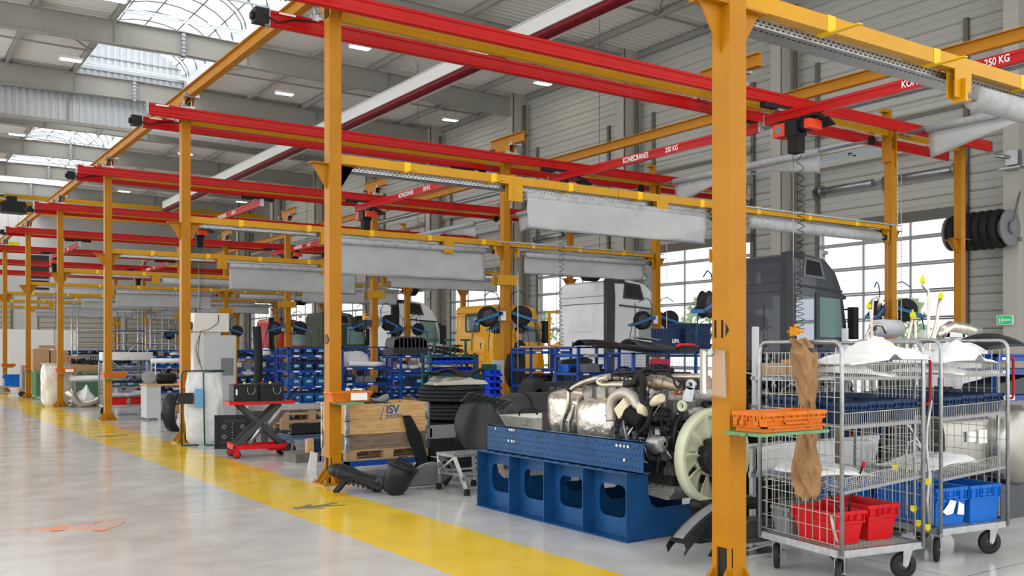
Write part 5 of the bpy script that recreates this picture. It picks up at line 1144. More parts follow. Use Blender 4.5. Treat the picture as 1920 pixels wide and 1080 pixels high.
# ---- pallets, ramp, exhaust by the box
x,y = W(528,17.6)
for k in range(3): t = thing('pallet', 'worn wooden pallet in the stack beside the wooden box, %s' % ('lowest','middle','uppermost')[k], 'pallet', (x,y,.2+k*.146), 0, 'stacked pallets'); pallet(t, 0)
text('stencil', '31C', .09, INK, t, (.35,-.002,.06), FACE_MY)
solo('pallet_rest', BLACK, lambda q: (q.b(-.02,1.25,0,.8,.15,.19), [q.cy((a,b2,.075),(a,b2+.04,.075),.075,16) for a in (.1,1.1) for b2 in (.05,.7)]), 'flat black dolly under the stacked pallets', 'dolly', (x,y,0))
x,y = W(466,15.8); t = thing('perforated_plank', 'pale perforated aluminium walkway plank lying level', 'plank', (x,y,.66), -.05)
part('deck', ALU, lambda q: (q.b(0,1.75,0,.35,.07,.08), q.b(0,1.75,-.005,.0,0,.08), q.b(0,1.75,.35,.355,0,.08), q.b(-.005,0,0,.35,0,.08)), t)
part('raised_dots', GALV, lambda q: [q.c(.04+i*.045,.04+j*.05,.083,.02,.02,.006) for i in range(38) for j in range(6)], t)['kind'] = 'stuff'
part('trestle', DGREY, lambda q: (q.b(.3,.34,.05,.3,-.66,0), q.b(1.5,1.54,.05,.3,-.66,0), q.b(.3,1.54,.15,.2,-.4,-.35)), t)
def ptube(pts, d, r, n=12): return lambda q: q.t([(*W(a_,d+(k*.0)), EYE-(b2-HOR)*d/FPX) for k,(a_,b2) in enumerate(pts)], r, n)
solo('exhaust_pipe', CAST, ptube([(478,812),(487,806),(500,800),(512,790),(522,778),(530,768),(545,763),(575,763),(600,762)], 16.6, .065), 'thick grey exhaust pipe sloping behind the scissor lift', 'pipe')
solo('black_rail', BLACK, lambda q: (q.b(0,.62,0,.05,0,.18), q.b(0,.62,0,.12,0,.02)), 'black steel rail with bolt holes on the small blue dolly', 'part', (*W(547,14.9),.34))
x,y = W(533,14.9); t = thing('small_dolly', 'small blue dolly with one big black wheel, left of the box', 'dolly', (x,y,0)); 
part('deck', mat('faded blue dolly', (.08,.12,.24), .5), lambda q: q.b(0,.75,0,.5,.27,.32), t)
for a_ in ((.12,.05),(.12,.45),(.65,.05),(.65,.45)): caster(t, a_, .3, .1)
x,y = F(590,868); solo('platform_scale', mat('rusty grey plate', (.20,.18,.155), .6, .3, noise=.3), lambda q: (q.b(-.2,.42,0,.5,0,.13), q.b(-.22,.44,-.01,.52,.13,.14)), 'low dusty grey platform on the floor behind the second column', 'platform', (x-.05,y+.1,0))
solo('wood_block', WOOD, lambda q: q.b(0,.10,0,.1,0,.2), 'small wooden block on the low grey platform', 'block', (x-.05,y+.15,.141)); crate('dark blue bin on the low grey platform', NAVY, .2,.3,.17,(x+.08,y+.15,.141), 0, 'storage_bin', 'bin')
x,y = F(600,882); solo('white_card', PAPER, lambda q: q.prism([(-.07,0),(.06,0),(.08,.22),(-.02,.25)], 0,.012,'xz'), 'white card leaning at the foot of the second column', 'card', (x-.03,y+.2,0))
# orange crates on the other aisle-side columns
for n in range(1,7):
    zc = (0,1.03,1.02,1.02,1.02,1.02,1.02)[n]
    t = crate('orange crate strapped to the %s aisle column back from the camera' % ORD[n], OPLAST, .52,.24,.13,(XA-.16,Y0+SP*n-.345,zc), 0, 'orange_crate', 'crate', 'orange crates on the columns', taper=.02, n=8)
    if n in (1,4): part('paper_label', PAPER, lambda q: q.b(.24,.46,-.014,-.011,.02,.11), t)
    part('crate_bracket', GREENL, lambda q: q.b(.1,.42,-.01,.26,-.03,-.002), t)
# ================================================================ TRUCK CABS
def cab(name, lab, m, px, yoff, H=3.9, dark=BLACK, low=False, x0=18.2, glass=GLASST, open_door=False):
    t = thing(name, lab, 'truck', (x0, yoff, 0))
    top = H
    prof = [(0,.75),(0,top-.22),(.06,top-.08),(.2,top-.02),(.8,top),(1.35,top-.08),(1.75,top-.38),(1.95,top-.72),(2.05,top-.95),(2.27,1.95),(2.32,1.3),(2.32,.5),(.9,.5),(.85,.75)] if not low else \
           [(0,.75),(0,top-.12),(.08,top-.03),(.4,top),(1.5,top),(1.85,top-.1),(2.0,top-.4),(2.2,1.95),(2.28,1.3),(2.3,.5),(.9,.5),(.85,.75)]
    cx = 1.15; cz = (top+.6)/2
    def body(q):
        secs = ((0,.965),(.05,.985),(.16,1.0),(2.34,1.0),(2.45,.985),(2.5,.965)); n = len(prof); vs = []
        for yy,s in secs: vs += [(cx+(x-cx)*s, yy, cz+(z-cz)*s) for x,z in prof]
        fs = [tuple(range(n)), tuple(range(6*n-1,5*n-1,-1))]+[(i*n+k,(i+1)*n+k,(i+1)*n+(k+1)%n,i*n+(k+1)%n) for i in range(5) for k in range(n)]
        q.add(vs, fs)
    part('cab_body', m, body, t)
    # rear wall: shallow pressed panels
    part('rear_panel', m, lambda q: (q.b(-.012,.042,.25,2.25,1.05,min(3.0,top-.7))), t)
    part('rear_pressing', m, lambda q: (q.b(-.03,.03,.75,1.7,2.25,2.8) if not low else q.b(-.03,.03,.4,2.1,1.3,1.9), q.b(-.03,.03,.75,1.7,1.55,2.1) if not low else q), t)
    part('rear_seam', DGREY, lambda q: (q.b(-.01,.045,.1,2.4,min(3.08,top-.3),min(3.10,top-.28)), q.b(-.035,.03,.68,.73,1.75,1.95), q.b(-.035,.03,1.72,1.77,1.75,1.95)), t)
    # door, windows
    part('door', m, lambda q: (q.prism([(1.0,.9),(2.12,.9),(2.15,1.7),(1.98,min(top-.75,3.0)),(1.75,min(top-.55,3.1)),(1.0,min(top-.55,3.1))], -.012,.02,'xz')), t)
    part('door_window', glass, lambda q: q.prism([(1.12,2.0),(2.03,2.0),(1.98,2.35),(1.88,min(top-.8,2.95)),(1.12,min(top-.7,2.98))], -.02,-.005,'xz'), t)
    part('windscreen', glass, lambda q: q.add([(2.14,.2,2.1),(2.30,.2,2.05),(2.10,.25,min(top-1,2.9)),(2.14,2.3,2.1),(2.30,2.3,2.05),(2.10,2.25,min(top-1,2.9))],[(1,4,5,2),(0,1,2),(3,5,4),(0,3,4,1),(0,2,5,3)]), t)
    part('door_handle', BLACK, lambda q: q.b(1.05,1.2,-.03,-.01,1.75,1.82), t)
    part('step', BLACK, lambda q: (q.b(1.15,2.1,-.03,.1,.45,.85), q.b(1.2,2.05,-.05,.0,.6,.64)), t)
    part('wheel_arch', BLACK, lambda q: q.lathe([(.60,0),(.66,0),(.66,.5),(.60,.5)], (.55,.0,.55), 'y', 18, 0, PI), t)
    for yy in (.02,2.2):
        wl_ = part('front_wheel', RUBBER, lambda q: q.lathe([(.3,-.14),(.45,-.15),(.52,-.12),(.52,.12),(.45,.15),(.3,.14)], (.55,.14,.52), 'y', 28), t, 'cabwheel', loc=(0,yy,0))
        part('rim', GALV, lambda q: q.lathe([(0,-.05),(.12,-.1),(.14,-.06),(.26,-.06),(.3,-.13)], (.55,.14,.52), 'y', 20), wl_, 'cabrim')
    part('mirror', BLACK, lambda q: (q.b(2.05,2.25,-.30,-.12,1.95,2.75), q.cy((2.1,0,2.7),(2.15,-.2,2.7),.025,8), q.cy((2.1,0,2.05),(2.15,-.2,2.05),.025,8)), t)
    part('panel_grooves', DGREY, lambda q: (q.b(-.014,.0,.2,2.3,min(3.3,top-.4),min(3.31,top-.39)), q.b(-.014,.0,.2,2.3,1.42,1.43), q.b(.96,.975,-.014,.0,1.0,min(top-.6,3.1))), t)
    if m is ANTH: part('side_glass', mat('reflective side glass', (.30,.33,.38), .04, .7), lambda q: q.prism([(.22,1.3),(.90,1.3),(.90,2.98),(.25,2.98)], -.014,.0,'xz'), t)
    if not low:
        part('side_fairing', dark, lambda q: (q.prism([(-.16,.95),(.12,.95),(.16,3.3),(.12,top-.1),(.0,top+.01),(-.16,top-.02)], -.05,.10,'xz')), t)
        part('fairing_arm', dark, lambda q: q.b(.0,.55,-.02,.1,top-.14,top+.02), t)
        part('roof_grille', BLACK, lambda q: q.prism([(.55,top-.52),(1.25,top-.56),(1.12,top-.2),(.60,top-.14)], -.015,.06,'xz'), t)
        part('grille_frame', MGREY if m is not CABW else DGREY, lambda q: q.frame([(.50,top-.57),(1.33,top-.61),(1.16,top-.14),(.55,top-.08)],[(.58,top-.51),(1.22,top-.54),(1.11,top-.2),(.62,top-.15)], -.02,.02,'xz'), t)
        part('gutter', dark, lambda q: q.bar((.35,-.015,top-.78),(2.0,-.015,top-.88),.02,.05), t)
        part('roof_lamp', GALV, lambda q: (q.cy((1.7,.3,top-.2),(1.7,.3,top+.08),.02,6), q.cy((1.62,.3,top+.1),(1.8,.3,top+.1),.05,10)), t)
        part('sun_visor', dark, lambda q: q.b(2.0,2.3,.1,2.4,top-1.02,top-.94,Matrix.Rotation(.3,3,'Y')), t)
    else:
        part('rear_window', GLASSD, lambda q: q.b(-.03,.03,.8,1.7,top-.95,top-.35), t)
        part('rear_window_frame', DGREY, lambda q: q.frame(rrect(.77,1.73,top-.98,top-.32,.1),rrect(.82,1.68,top-.93,top-.37,.08), -.05,.0,'yz'), t)
    if open_door:
        part('open_door', m, lambda q: (q.frame([(2.2,1.0),(3.1,1.0),(3.1,2.4),(2.9,top-.2),(2.2,top-.2)],[(2.28,1.9),(3.02,1.9),(3.0,2.4),(2.85,top-.3),(2.3,top-.3)], -.35,-.29,'xz'), q.b(2.2,3.1,-.36,-.30,1.0,1.9)), t)
        part('door_trim', DGREY, lambda q: (q.b(2.25,3.05,-.38,-.36,1.05,1.85)), t)
    # chassis behind the cab
    part('chassis_rail', DGREY, lambda q: (q.b(-3.6,1.0,.82,.9,.72,1.0), q.b(-3.6,1.0,1.6,1.68,.72,1.0), [q.b(-3.4+i*.9,-3.3+i*.9,.85,1.65,.76,.92) for i in range(4)], [q.cy((-3.5+i*.22,.815,.86),(-3.5+i*.22,.825,.86),.03,8) for i in range(18)]), t)
    part('drive_axle', BLACK, lambda q: (q.cy((-2.6,.3,.52),(-2.6,2.2,.52),.1,12), q.lathe([(.1,0),(.25,.1),(.25,.3),(.1,.4)], (-2.6,1.05,.52), 'y', 16)), t)
    for yy in (.05,2.1):
        part('rear_wheel', RUBBER, lambda q: (q.lathe([(.3,-.14),(.45,-.15),(.52,-.12),(.52,.12),(.45,.15),(.3,.14)], (-2.6,.14,.52), 'y', 28)), t, 'rw', loc=(0,yy,0))
    return t
cab('truck_cab', 'dark grey tall truck cab behind the roll cages, front right bay', ANTH, 0, 15.0, 4.02, DGREY)
cab('truck_cab', 'white tall truck cab with black fairing right of the middle column', CABW, 0, 21.55, 3.80, DGREY)
cab('truck_cab', 'yellow low-roof truck cab with rear window and open door', CABY, 0, 27.9, 3.32, BLACK, True, 18.2, GLASSD, True)
cab('truck_cab', 'white tall truck cab further back, left of the yellow one', CABW, 0, 35.2, 3.78, BLACK)
cab('truck_cab', 'olive green truck cab far back behind the racks', CABG, 0, 42.4, 3.55, CABG)
cab('truck_cab', 'red truck cab farthest back in the row', CABR, 0, 49.5, 3.45, BLACK, False)
# ================================================================ HOSE REELS ON THE COLUMNS
def reel(x, y, z, rz, side, lab):
    t = thing('hose_reel', lab, 'reel', (x,y,z), rz, 'hose reels on the columns')
    part('drum', BLACKM, lambda q: (q.lathe([(.06,-.07),(.21,-.075),(.23,-.06),(.205,-.05),(.20,.05),(.23,.06),(.21,.075),(.06,.07)], (0,0,0), 'y', 28)), t, 'rdrum')
    part('drum_side', DGREY, lambda q: (q.lathe([(0,-.085),(.05,-.08),(.06,-.07),(.14,-.078),(.15,-.07)], (0,0,0), 'y', 20)), t, 'rside')
    part('arm', REELB, lambda q: (q.prism([(-.34,-.10),(-.30,-.14),(.26,.04),(.30,.10),(.2,.10)], -.11,-.09,'xz'), q.prism([(-.34,-.10),(-.30,-.14),(.26,.04),(.30,.10),(.2,.10)], .09,.11,'xz'), q.b(.22,.32,-.11,.11,.02,.11), q.b(-.35,-.29,-.11,.11,-.15,-.09)), t, 'rarm')
    part('mount', GALV, lambda q: q.b(.27,.40,-.08,.08,-.08,.12), t, 'rmount')
    part('hose', mat('reel hose dark blue', (.015,.06,.13), .4), lambda q: (q.t([(-.30,0,-.13),(-.33,0,-.3),(-.38,0,-.5),(-.38,0,-.75)], .012, 6), q.t([(.25,0,.1),(.28,0,.35),(.2,0,.52),(.05,0,.56),(-.1,0,.45)], .012, 6)), t, 'rhose')
k = 0
for row,ns in (('B',(1,2,3,4,5,6)),('D',(1,2,3,4))):
    x0 = {'B':XB,'D':XD}[row]
    for n in ns:
        y0 = Y0+SP*n
        tcol = COLS[row,n]
        part('reel_collar', ORANGE, lambda q: (q.b(-.1,.1,-.1,.1,0,.03), q.b(-.1,.1,-.1,.1,.3,.33), q.b(-.095,.095,-.095,-.08,0,.33)), tcol, 'rcol', loc=(0,0,2.32))
        reel(x0-.44, y0+.02, 2.42, (.35,-.2,.3,0,.2,.1)[n-1], 1, 'black hose reel on blue arm, left of %s column %s back' % (ROWN[row], ORD[n]))
        if row == 'B' and n == 1: continue
        reel(x0+.44, y0-.02, 2.46, PI-(.9,.7,-.2,.5,.4,.3)[n-1], 1, 'black hose reel on blue arm, right of %s column %s back' % (ROWN[row], ORD[n]))
# ================================================================ RACKS AND WHAT STANDS IN THEM
def rack(lab, x, y, rz, W_, D, H, zs, mesh=False, m=BLUER, grp='blue racks', legs=0.0):
    t = thing('steel_rack', lab, 'rack', (x,y,0), rz, grp)
    for sx in (0,W_-.045):
        for sy in (0,D-.045): part('post', m, lambda q: q.b(0,.045,0,.045,0,H), t, ('rpost',m.name,H), loc=(sx,sy,0))
    for z in zs:
        part('shelf', m, lambda q: (q.b(.045,W_-.045,0,.02,-.06,0), q.b(.045,W_-.045,D-.02,D,-.06,0), q.b(.0,.03,0,D,-.05,0), q.b(W_-.03,W_,0,D,-.05,0), q.b(.03,W_-.03,.02,D-.02,-.02,-.005)), t, ('rshelf',m.name,W_,D), loc=(0,0,z))
        for i in range(int(W_/.45)): part('label_holder', PAPER, lambda q: q.b(0,.13,-.003,-.001,-.045,-.015), t, 'lholder', loc=(.12+i*.45+.05*((i*7)%3),0,z))
    part('top_rim', m, lambda q: (q.b(0,W_,0,.03,H-.03,H), q.b(0,W_,D-.03,D,H-.03,H), q.b(0,.03,0,D,H-.03,H), q.b(W_-.03,W_,0,D,H-.03,H)), t, ('rrim',m.name,W_,D,H))
    if mesh:
        def mp(q):
            L = W_-.09
            for i in range(1,int(L/.05)): q.t([(.045+i*.05,D-.01,zs[0]),(.045+i*.05,D-.01,H-.03)], .002, 4, False)
            for j in range(1,int((H-zs[0])/.05)): q.t([(.045,D-.01,zs[0]+j*.05),(W_-.045,D-.01,zs[0]+j*.05)], .002, 4, False)
            for i in range(1,int((D-.09)/.05)):
                for xx in (.01,W_-.01): q.t([(xx,.045+i*.05,zs[0]),(xx,.045+i*.05,H-.03)], .002, 4, False)
            for j in range(1,int((H-zs[0])/.05)):
                for xx in (.01,W_-.01): q.t([(xx,.045,zs[0]+j*.05),(xx,D-.045,zs[0]+j*.05)], .002, 4, False)
        part('mesh_panel', m, mp, t, ('rmesh',m.name,W_,D,H,zs[0]))
    return t
BINS = {}
def sbin(lab, m, W_, L_, H, loc, rz, grp, card=None):
    key = (m.name,W_,L_,H,card.name if card else '')
    if key not in BINS:
        BINS[key] = crate(lab, m, W_, L_, H, loc, rz, 'storage_bin', 'bin', grp, taper=.012, n=4, card=card); return BINS[key]
    c = copy_tree(BINS[key]); c['label'] = lab; c.location = loc; c.rotation_euler = (0,0,rz); c['group'] = grp; return c
def row_bins(rname, base, rz, W_, z, shelf, n, m, bw, bl, bh, card, grp, x_off=.08, y_off=.05, skip=()):
    for i in range(n):
        if i in skip: continue
        x,y = loc_in(base, rz, x_off+i*(bw+.03), y_off)
        sbin('%s bin, %s shelf, %s, %s from left' % ({'navy bin plastic':'navy','blue crate plastic':'mid-blue','bright blue bin plastic':'bright blue','small bin blue plastic':'royal blue'}[m.name], shelf, rname, ORD[i]), m, bw, bl, bh, (x,y,z+.003), rz, grp, card)
MIX = [('dark metal bracket','bracket',DIRTY),('black ribbed hose','hose',BLACKM),('grey moulded part','part',MGREY),('silver pipe piece','pipe',PIPE),('black housing','housing',BLACK),('cardboard carton','carton',CARD),('rusty brown bracket','bracket',MATS['rust red clip']),('clear wrapped part','part',FOAM)]
def clutter_things(rname, base, rz, W_, D, z, shelf, n, seed, kinds, scale=1.0, grp='loose parts'):
    r = random.Random(seed); x = .08
    for i in range(n):
        nm,cat,m = MIX[kinds[r.randrange(len(kinds))]]; w_ = (.14+.22*r.random())*scale; h_ = (.07+.12*r.random())*scale; dd = min(D-.12, .2+.2*r.random())
        if x+w_ > W_-.06: break
        px_,py_ = loc_in(base, rz, x+w_/2, D*.35+.05*r.random()); s_ = r.random()
        def f(q):
            if 'hose' in nm: q.t([(-w_/2+w_*k/14, .03*math.sin(k*.5), .045+.02*math.sin(k*.7)) for k in range(15)], [.035+.007*(k%2) for k in range(15)], 10)
            elif 'pipe' in nm: q.t([(-w_/2,0,.04),(0,.02,.04),(w_*.3,.0,.06),(w_/2,-.03,.10)], .035, 12)
            elif 'bracket' in nm: q.prism([(-w_/2,0),(w_/2,0),(w_/2,h_*.3),(-w_*.1,h_*.35),(-w_*.3,h_),(-w_/2,h_)], -dd*.3,dd*.3,'xz'); q.cy((-w_*.3,-dd*.33,h_*.5),(-w_*.3,dd*.33,h_*.5),h_*.22,10); q.c(w_*.25,0,h_*.4,w_*.2,dd*.3,h_*.3)
            elif 'carton' in nm: q.b(-w_/2,w_/2,-dd/2,dd/2,0,h_); q.b(-w_*.05,w_*.05,-dd/2-.002,dd/2+.002,0,h_+.002)
            elif 'wrapped' in nm: lump(0,0,h_*.55,w_*.5,dd*.45,h_*.5,.08,seed+i,16,10,.7)(q)
            else: q.prism([(-w_/2,0),(w_/2,0),(w_*.42,h_*.8),(w_*.1,h_),(-w_*.35,h_*.9),(-w_/2,h_*.4)], -dd/2,dd/2,'xz'); [q.b(-w_*.3+k*w_*.15,-w_*.27+k*w_*.15,-dd/2-.01,dd/2+.01,h_*.2,h_*.75) for k in range(4)]
        solo(nm.replace(' ','_').replace('-','_'), m, f, '%s, %s, %s, %s from left' % (nm, shelf, rname, ORD[i]), cat, (px_,py_,z+.004), rz+(.3*(r.random()-.5)), grp)
        x += w_+.02
# R1: bins with pale blue cards; R1b: mesh rack beside it
xa,ya = W(540,20.2); b1 = (xa,ya)
rack('blue steel rack full of card-fronted bins left of the second column', *b1, 0, 1.25, .7, 1.73, (.25,.58,.92,1.25,1.58))
for z,sh,m_ in ((.58,'second',PETROL),(.92,'third',PETROL),(1.25,'fourth',NAVY),(1.58,'top',NAVY),(.25,'lowest',PETROL)):
    row_bins('the left bin rack', b1, 0, 1.25, z, sh, 4, m_, .25,.4,.17, PALEB, 'bins in the left rack')
xb_,yb_ = W(641,20.9); b2_ = (xb_,yb_)
rack('blue mesh-backed steel rack just right of the second column', *b2_, 0, 1.25, .7, 1.76, (.25,.62,.96,1.30), True)
row_bins('the mesh-backed rack', b2_, 0, 1.25, .96, 'third', 1, NAVY, .25,.4,.17, PALEB, 'bins in the mesh rack')
solo('wrapped_part', BAGM, lambda q: lump(0,0,.16,.34,.2,.17,.10,4)(q), 'clear plastic wrapped part in the mesh-backed rack', 'part', (xb_+.42,yb_+.3,1.305)); solo('foam_tube', FOAM, lambda q: foamroll(q,.9,.06), 'white foam wrapped tube in the mesh-backed rack', 'tube', (xb_+.2,yb_+.12,1.37))
clutter_things('the mesh-backed rack', b2_, 0, 1.25,.7,.62,'second shelf',5,11,[1,2,4,0]); clutter_things('the mesh-backed rack', (xb_+.3,yb_), 0, .95,.7,.96,'third shelf',3,12,[4,2])
xc_,yc_ = W(751,21.2); b3_ = (xc_,yc_)
rack('blue steel rack with grey tubs on top behind the wooden box', *b3_, 0, 2.05, .75, 1.58, (.45,.88,1.24,1.57), True)
row_bins('the tub rack', b3_, 0, 2.05, .88, 'second', 2, NAVY, .30,.4,.2, PALEB, 'bins in the tub rack', .35)
clutter_things('the tub rack', b3_, 0, 2.05,.75,1.24,'third shelf',7,21,[3,7,0,3]); clutter_things('the tub rack', (xc_+.8,yc_), 0, 1.25,.75,.88,'second shelf',4,22,[5,0,4]); clutter_things('the tub rack', b3_, 0, 2.05,.75,.45,'lowest shelf',7,23,[6,5,0,4])
for k in range(5):
    t = thing('plastic_tub', 'dark grey nested plastic tub upside down on the rack, %s from bottom' % ORD[k], 'tub', (xc_+.33,yc_+.35,1.575+k*.035), 0, 'nested grey tubs')
    part('tub_shell', DGREY, lambda q: (q.prism([(-.44,0),(.44,0),(.40,.22),(.25,.27),(-.25,.27),(-.40,.22)], -.22,.22,'xz'), q.b(-.46,.46,-.24,.24,0,.022)), t, 'tubs'); part('rib', DGREY, lambda q: [q.b(-.3+i*.1,-.27+i*.1,-.225,.225,.02,.255) for i in range(7)], t, 'tubr')
# green bench rack with rows of small blue bins
xg,yg = W(806,18.6)
t = thing('parts_stand', 'dark green stand carrying rows of small royal blue bins', 'stand', (xg,yg,0), 0)
for a_ in (0,1.02): part('post', GREENP, lambda q: q.b(0,.05,0,.05,0,1.62), t, 'gpost', loc=(a_,0,0)); part('post', GREENP, lambda q: q.b(0,.05,0,.05,0,1.62), t, 'gpost', loc=(a_,.3,0))
for z in (1.03,1.22,1.42,1.56): part('shelf', GREENP, lambda q: q.b(0,1.07,0,.35,-.03,0), t, 'gshelf', loc=(0,0,z))
part('lower_frame', GREENP, lambda q: (q.b(0,1.07,0,.35,.4,.44)), t)
def sb(q): q.prism([(0,0),(.26,0),(.26,.12),(.08,.12),(.05,.05),(0,.05)], 0,.004,'yz'); q.prism([(0,0),(.26,0),(.26,.12),(.08,.12),(.05,.05),(0,.05)], .108,.112,'yz'); q.b(0,.112,0,.26,0,.004).b(0,.112,.256,.26,0,.12).b(0,.112,-.004,0,0,.055)
SBI = [0]
def small_bin(loc, rz, lab, grp):
    t = solo('small_bin', SMALLB, sb, lab, 'bin', loc, rz, grp, 'sbin'); return t
for j,z in enumerate((1.22,1.42)):
    for i in range(8): small_bin((xg+.06+i*.12,yg-.02,z+.002), 0, 'small royal blue open bin, %s row, %s from left on green stand' % (('lower','upper')[j], ORD[i]), 'small blue bins'); 
clutter_things('the green stand', (xg,yg), 0, 1.07,.35,1.03,'lower shelf',5,33,[4,2,0],.7)
solo('hose_bundle', BLACKM, lambda q: [q.t([(-.35+k*.05,.1*math.sin(i+k*.6),.06+.05*math.sin(k*.5+i)+.012*i) for k in range(15)], .014, 6) for i in range(9)], 'tangled bundle of black hoses on the green stand', 'hoses', (xg+.45,yg+.15,1.57))
for i in range(3): solo('green_post', GREENP, lambda q: (q.b(0,.04,0,.04,0,.32), q.b(-.1,.12,0,.04,.30,.34)), 'dark green upright hook on the stand, %s from left' % ORD[i], 'hook', (xg+.12+i*.36,yg+.05,1.56), 0, 'green hooks', 'gph')
# wall box, black bag and small bin tower at the middle column
x,y = W(928,19.6); t = thing('terminal_box', 'light grey wall box with green display by the middle column', 'box', (x,y,.95)); part('box', GC, lambda q: q.b(0,.22,0,.12,.05,.52), t); part('display', mat('green display', (.2,.42,.34), .3), lambda q: q.b(.03,.15,-.004,0,.28,.42), t); part('stem', GALV, lambda q: q.b(.08,.12,.04,.08,-.95,.05), t)
for j in range(4):
    for i in range(2): small_bin((*W(922+i*11,18.4),.78+j*.13), 0, 'small royal blue bin in the low tower, %s from bottom, %s one' % (ORD[j], ('left','right')[i]), 'small bins in a tower')
solo('bin_tower', GREENP, lambda q: (q.b(-.02,.32,.27,.3,0,1.4)), 'narrow dark green panel holding a tower of small bins', 'panel', (*W(920,18.4),0))
x,y = W(957,20.4); solo('black_bag', BLACKM, lambda q: lump(0,0,0,.11,.09,.33,.10,9,18,14,.8)(q), 'black waste bag hanging from the middle column', 'bag', (x,y,1.25))
# right hand racks
xr,yr = W(995,19.0); b4 = (xr,yr)
rack('blue open rack with grey bumper corner, right of the middle column', *b4, 0, 1.05,.7,1.72,(.45,.98,1.30,1.66))
clutter_things('the bumper rack', b4, 0, 1.05,.7,.98,'second shelf',4,41,[2,4]); clutter_things('the bumper rack', b4, 0, 1.05,.7,.45,'lowest shelf',4,42,[0,4])
solo('plank', WOOD, lambda q: (q.b(0,.95,.1,.2,0,.02), q.b(.02,.9,.3,.5,0,.03)), 'pale wooden planks lying on top of the bumper rack', 'plank', (xr+.05,yr,1.73))
xr,yr = W(1050,17.9); solo('bumper_corner', DGREY, lambda q: (q.prism([(0,0),(.14,0),(.20,.30),(.85,.38),(.90,.46),(.75,.52),(.15,.46)], 0,.16,'xz'), q.prism([(.2,.36),(.75,.42),(.7,.47),(.2,.43)], -.02,0,'xz')), 'matt dark grey bumper corner standing in front of the racks', 'bumper', (xr-.1,yr,1.022))
solo('work_trolley', GALV, lambda q: (q.b(0,1.2,0,.5,.98,1.02), [q.b(a_,a_+.04,b2,b2+.04,0,.98) for a_ in (0,1.16) for b2 in (0,.46)]), 'plain metal table under the bumper corner', 'table', (xr-.15,yr-.15,0))
xr,yr = W(1084,17.0); b5 = (xr,yr)
rs_ = rack('blue steel rack with paper signs on its edge, behind the engine', *b5, 0, 1.0,.7,1.74,(.5,.95,1.27,1.60)); 
[text('sign_text', 'Gerätetraeger', .034, INK, part('paper_sign', PAPER, lambda q: q.b(0,.24,-.004,-.001,0,.06), rs_, 'psign', loc=(.2,-.002,zz_)), (.12,-.006,.03), FACE_MY) for zz_ in (1.55,.90)]
for z,sh,k in ((.95,'second shelf',51),(1.27,'third shelf',52)): clutter_things('the signed rack', b5, 0, 1.0,.7,z,sh,4,k,[4,2,1,0])
row_bins('the signed rack', b5, 0, 1.0, 1.27, 'third', 3, BLUEB, .25,.3,.14, None, 'bins in the signed rack', y_off=.38)
xr,yr = W(1187,16.4); b6 = (xr,yr)
rack('blue mesh rack behind the fan, topped by black bumpers', *b6, 0, 1.55,.75,1.63,(.5,.9,1.25), True)
clutter_things('the fan-side rack', b6, 0, 1.55,.75,1.25,'top shelf',5,61,[2,4,1]); clutter_things('the fan-side rack', b6, 0, 1.55,.75,.9,'second shelf',6,62,[4,0,1])
solo('red_panel', mat('magenta red panel', (.6,.03,.10), .4), lambda q: q.b(0,.5,0,.02,0,.25), 'pinkish red panel standing inside the mesh rack behind the fan', 'panel', (xr+.95,yr+.6,1.26))
# black bumpers lying across the racks
x,y = W(1108,16.6)
t = thing('truck_bumper', 'long glossy black truck bumper lying across the blue racks', 'bumper', (x,y,1.76), 0)
part('bumper_shell', BLACK, lambda q: q.grid(lambda u,v: (u*1.95, .1+.45*v+.1*math.sin(u*PI), .0+.10*math.sin(v*PI)*(1-.4*u)+.02*math.sin(u*6)-.12*u*u), 20, 8, .02), t)
part('lower_lip', BLACK, lambda q: q.grid(lambda u,v: (.1+u*1.6, .02+.1*v, -.03+.05*v-.08*u*u), 14, 3, .02), t)
x,y = W(1200,16.0); t = thing('truck_bumper', 'grey and black bumper section overlapping the long black one', 'bumper', (x,y,1.74), 0)
part('bumper_shell', DGREY, lambda q: q.grid(lambda u,v: (u*1.1, .5*v, .13*math.sin(v*2.6)*(1-.3*u)-.10*u), 12, 8, .02), t)
part('inner_tray', MGREY, lambda q: q.b(.1,.55,.1,.35,.12,.14,Matrix.Rotation(.1,3,'Y')), t)
x,y = W(1268,16.2); t = thing('lamp_strip', 'long red tail lamp strip with dark base on the rack', 'lamp', (x,y,1.635)); part('red_lens', mat('red lens', (.75,.04,.02), .2), lambda q: q.t([(0,0,.1),(.1,0,.13),(.35,0,.13),(.5,0,.1)], [.02,.03,.03,.02], 8), t); part('dark_base', BLACK, lambda q: q.b(.02,.48,-.04,.04,0,.09), t)
solo('lettered_crate', NAVY, lambda q: (bin_body(q,.75,.5,.5), bin_ribs(q,.75,.5,.5)), 'tall navy crate with white lettering behind the bumpers', 'crate', (*W(1254,18.4),1.6))
text('crate_text', 'LIPA', .10, WHITEM, bpy.data.objects['lettered_crate'], (.17,-.01,.25), FACE_MY, bold=.004)
for i in range(3):
    crate('navy stacking crate right of the lettered one, %s from bottom' % ORD[i], NAVY, .7,.5,.2,(*W(1286,18.5),1.6+i*.2), 0, grp='navy crates stacked high')
solo('high_table', DGREY, lambda q: (q.b(0,1.7,0,.6,1.54,1.59), [q.b(a_,a_+.05,b2,b2+.05,0,1.54) for a_ in (0,1.65) for b2 in (0,.55)]), 'tall dark stand under the navy crates', 'stand', (*W(1250,18.55),0))
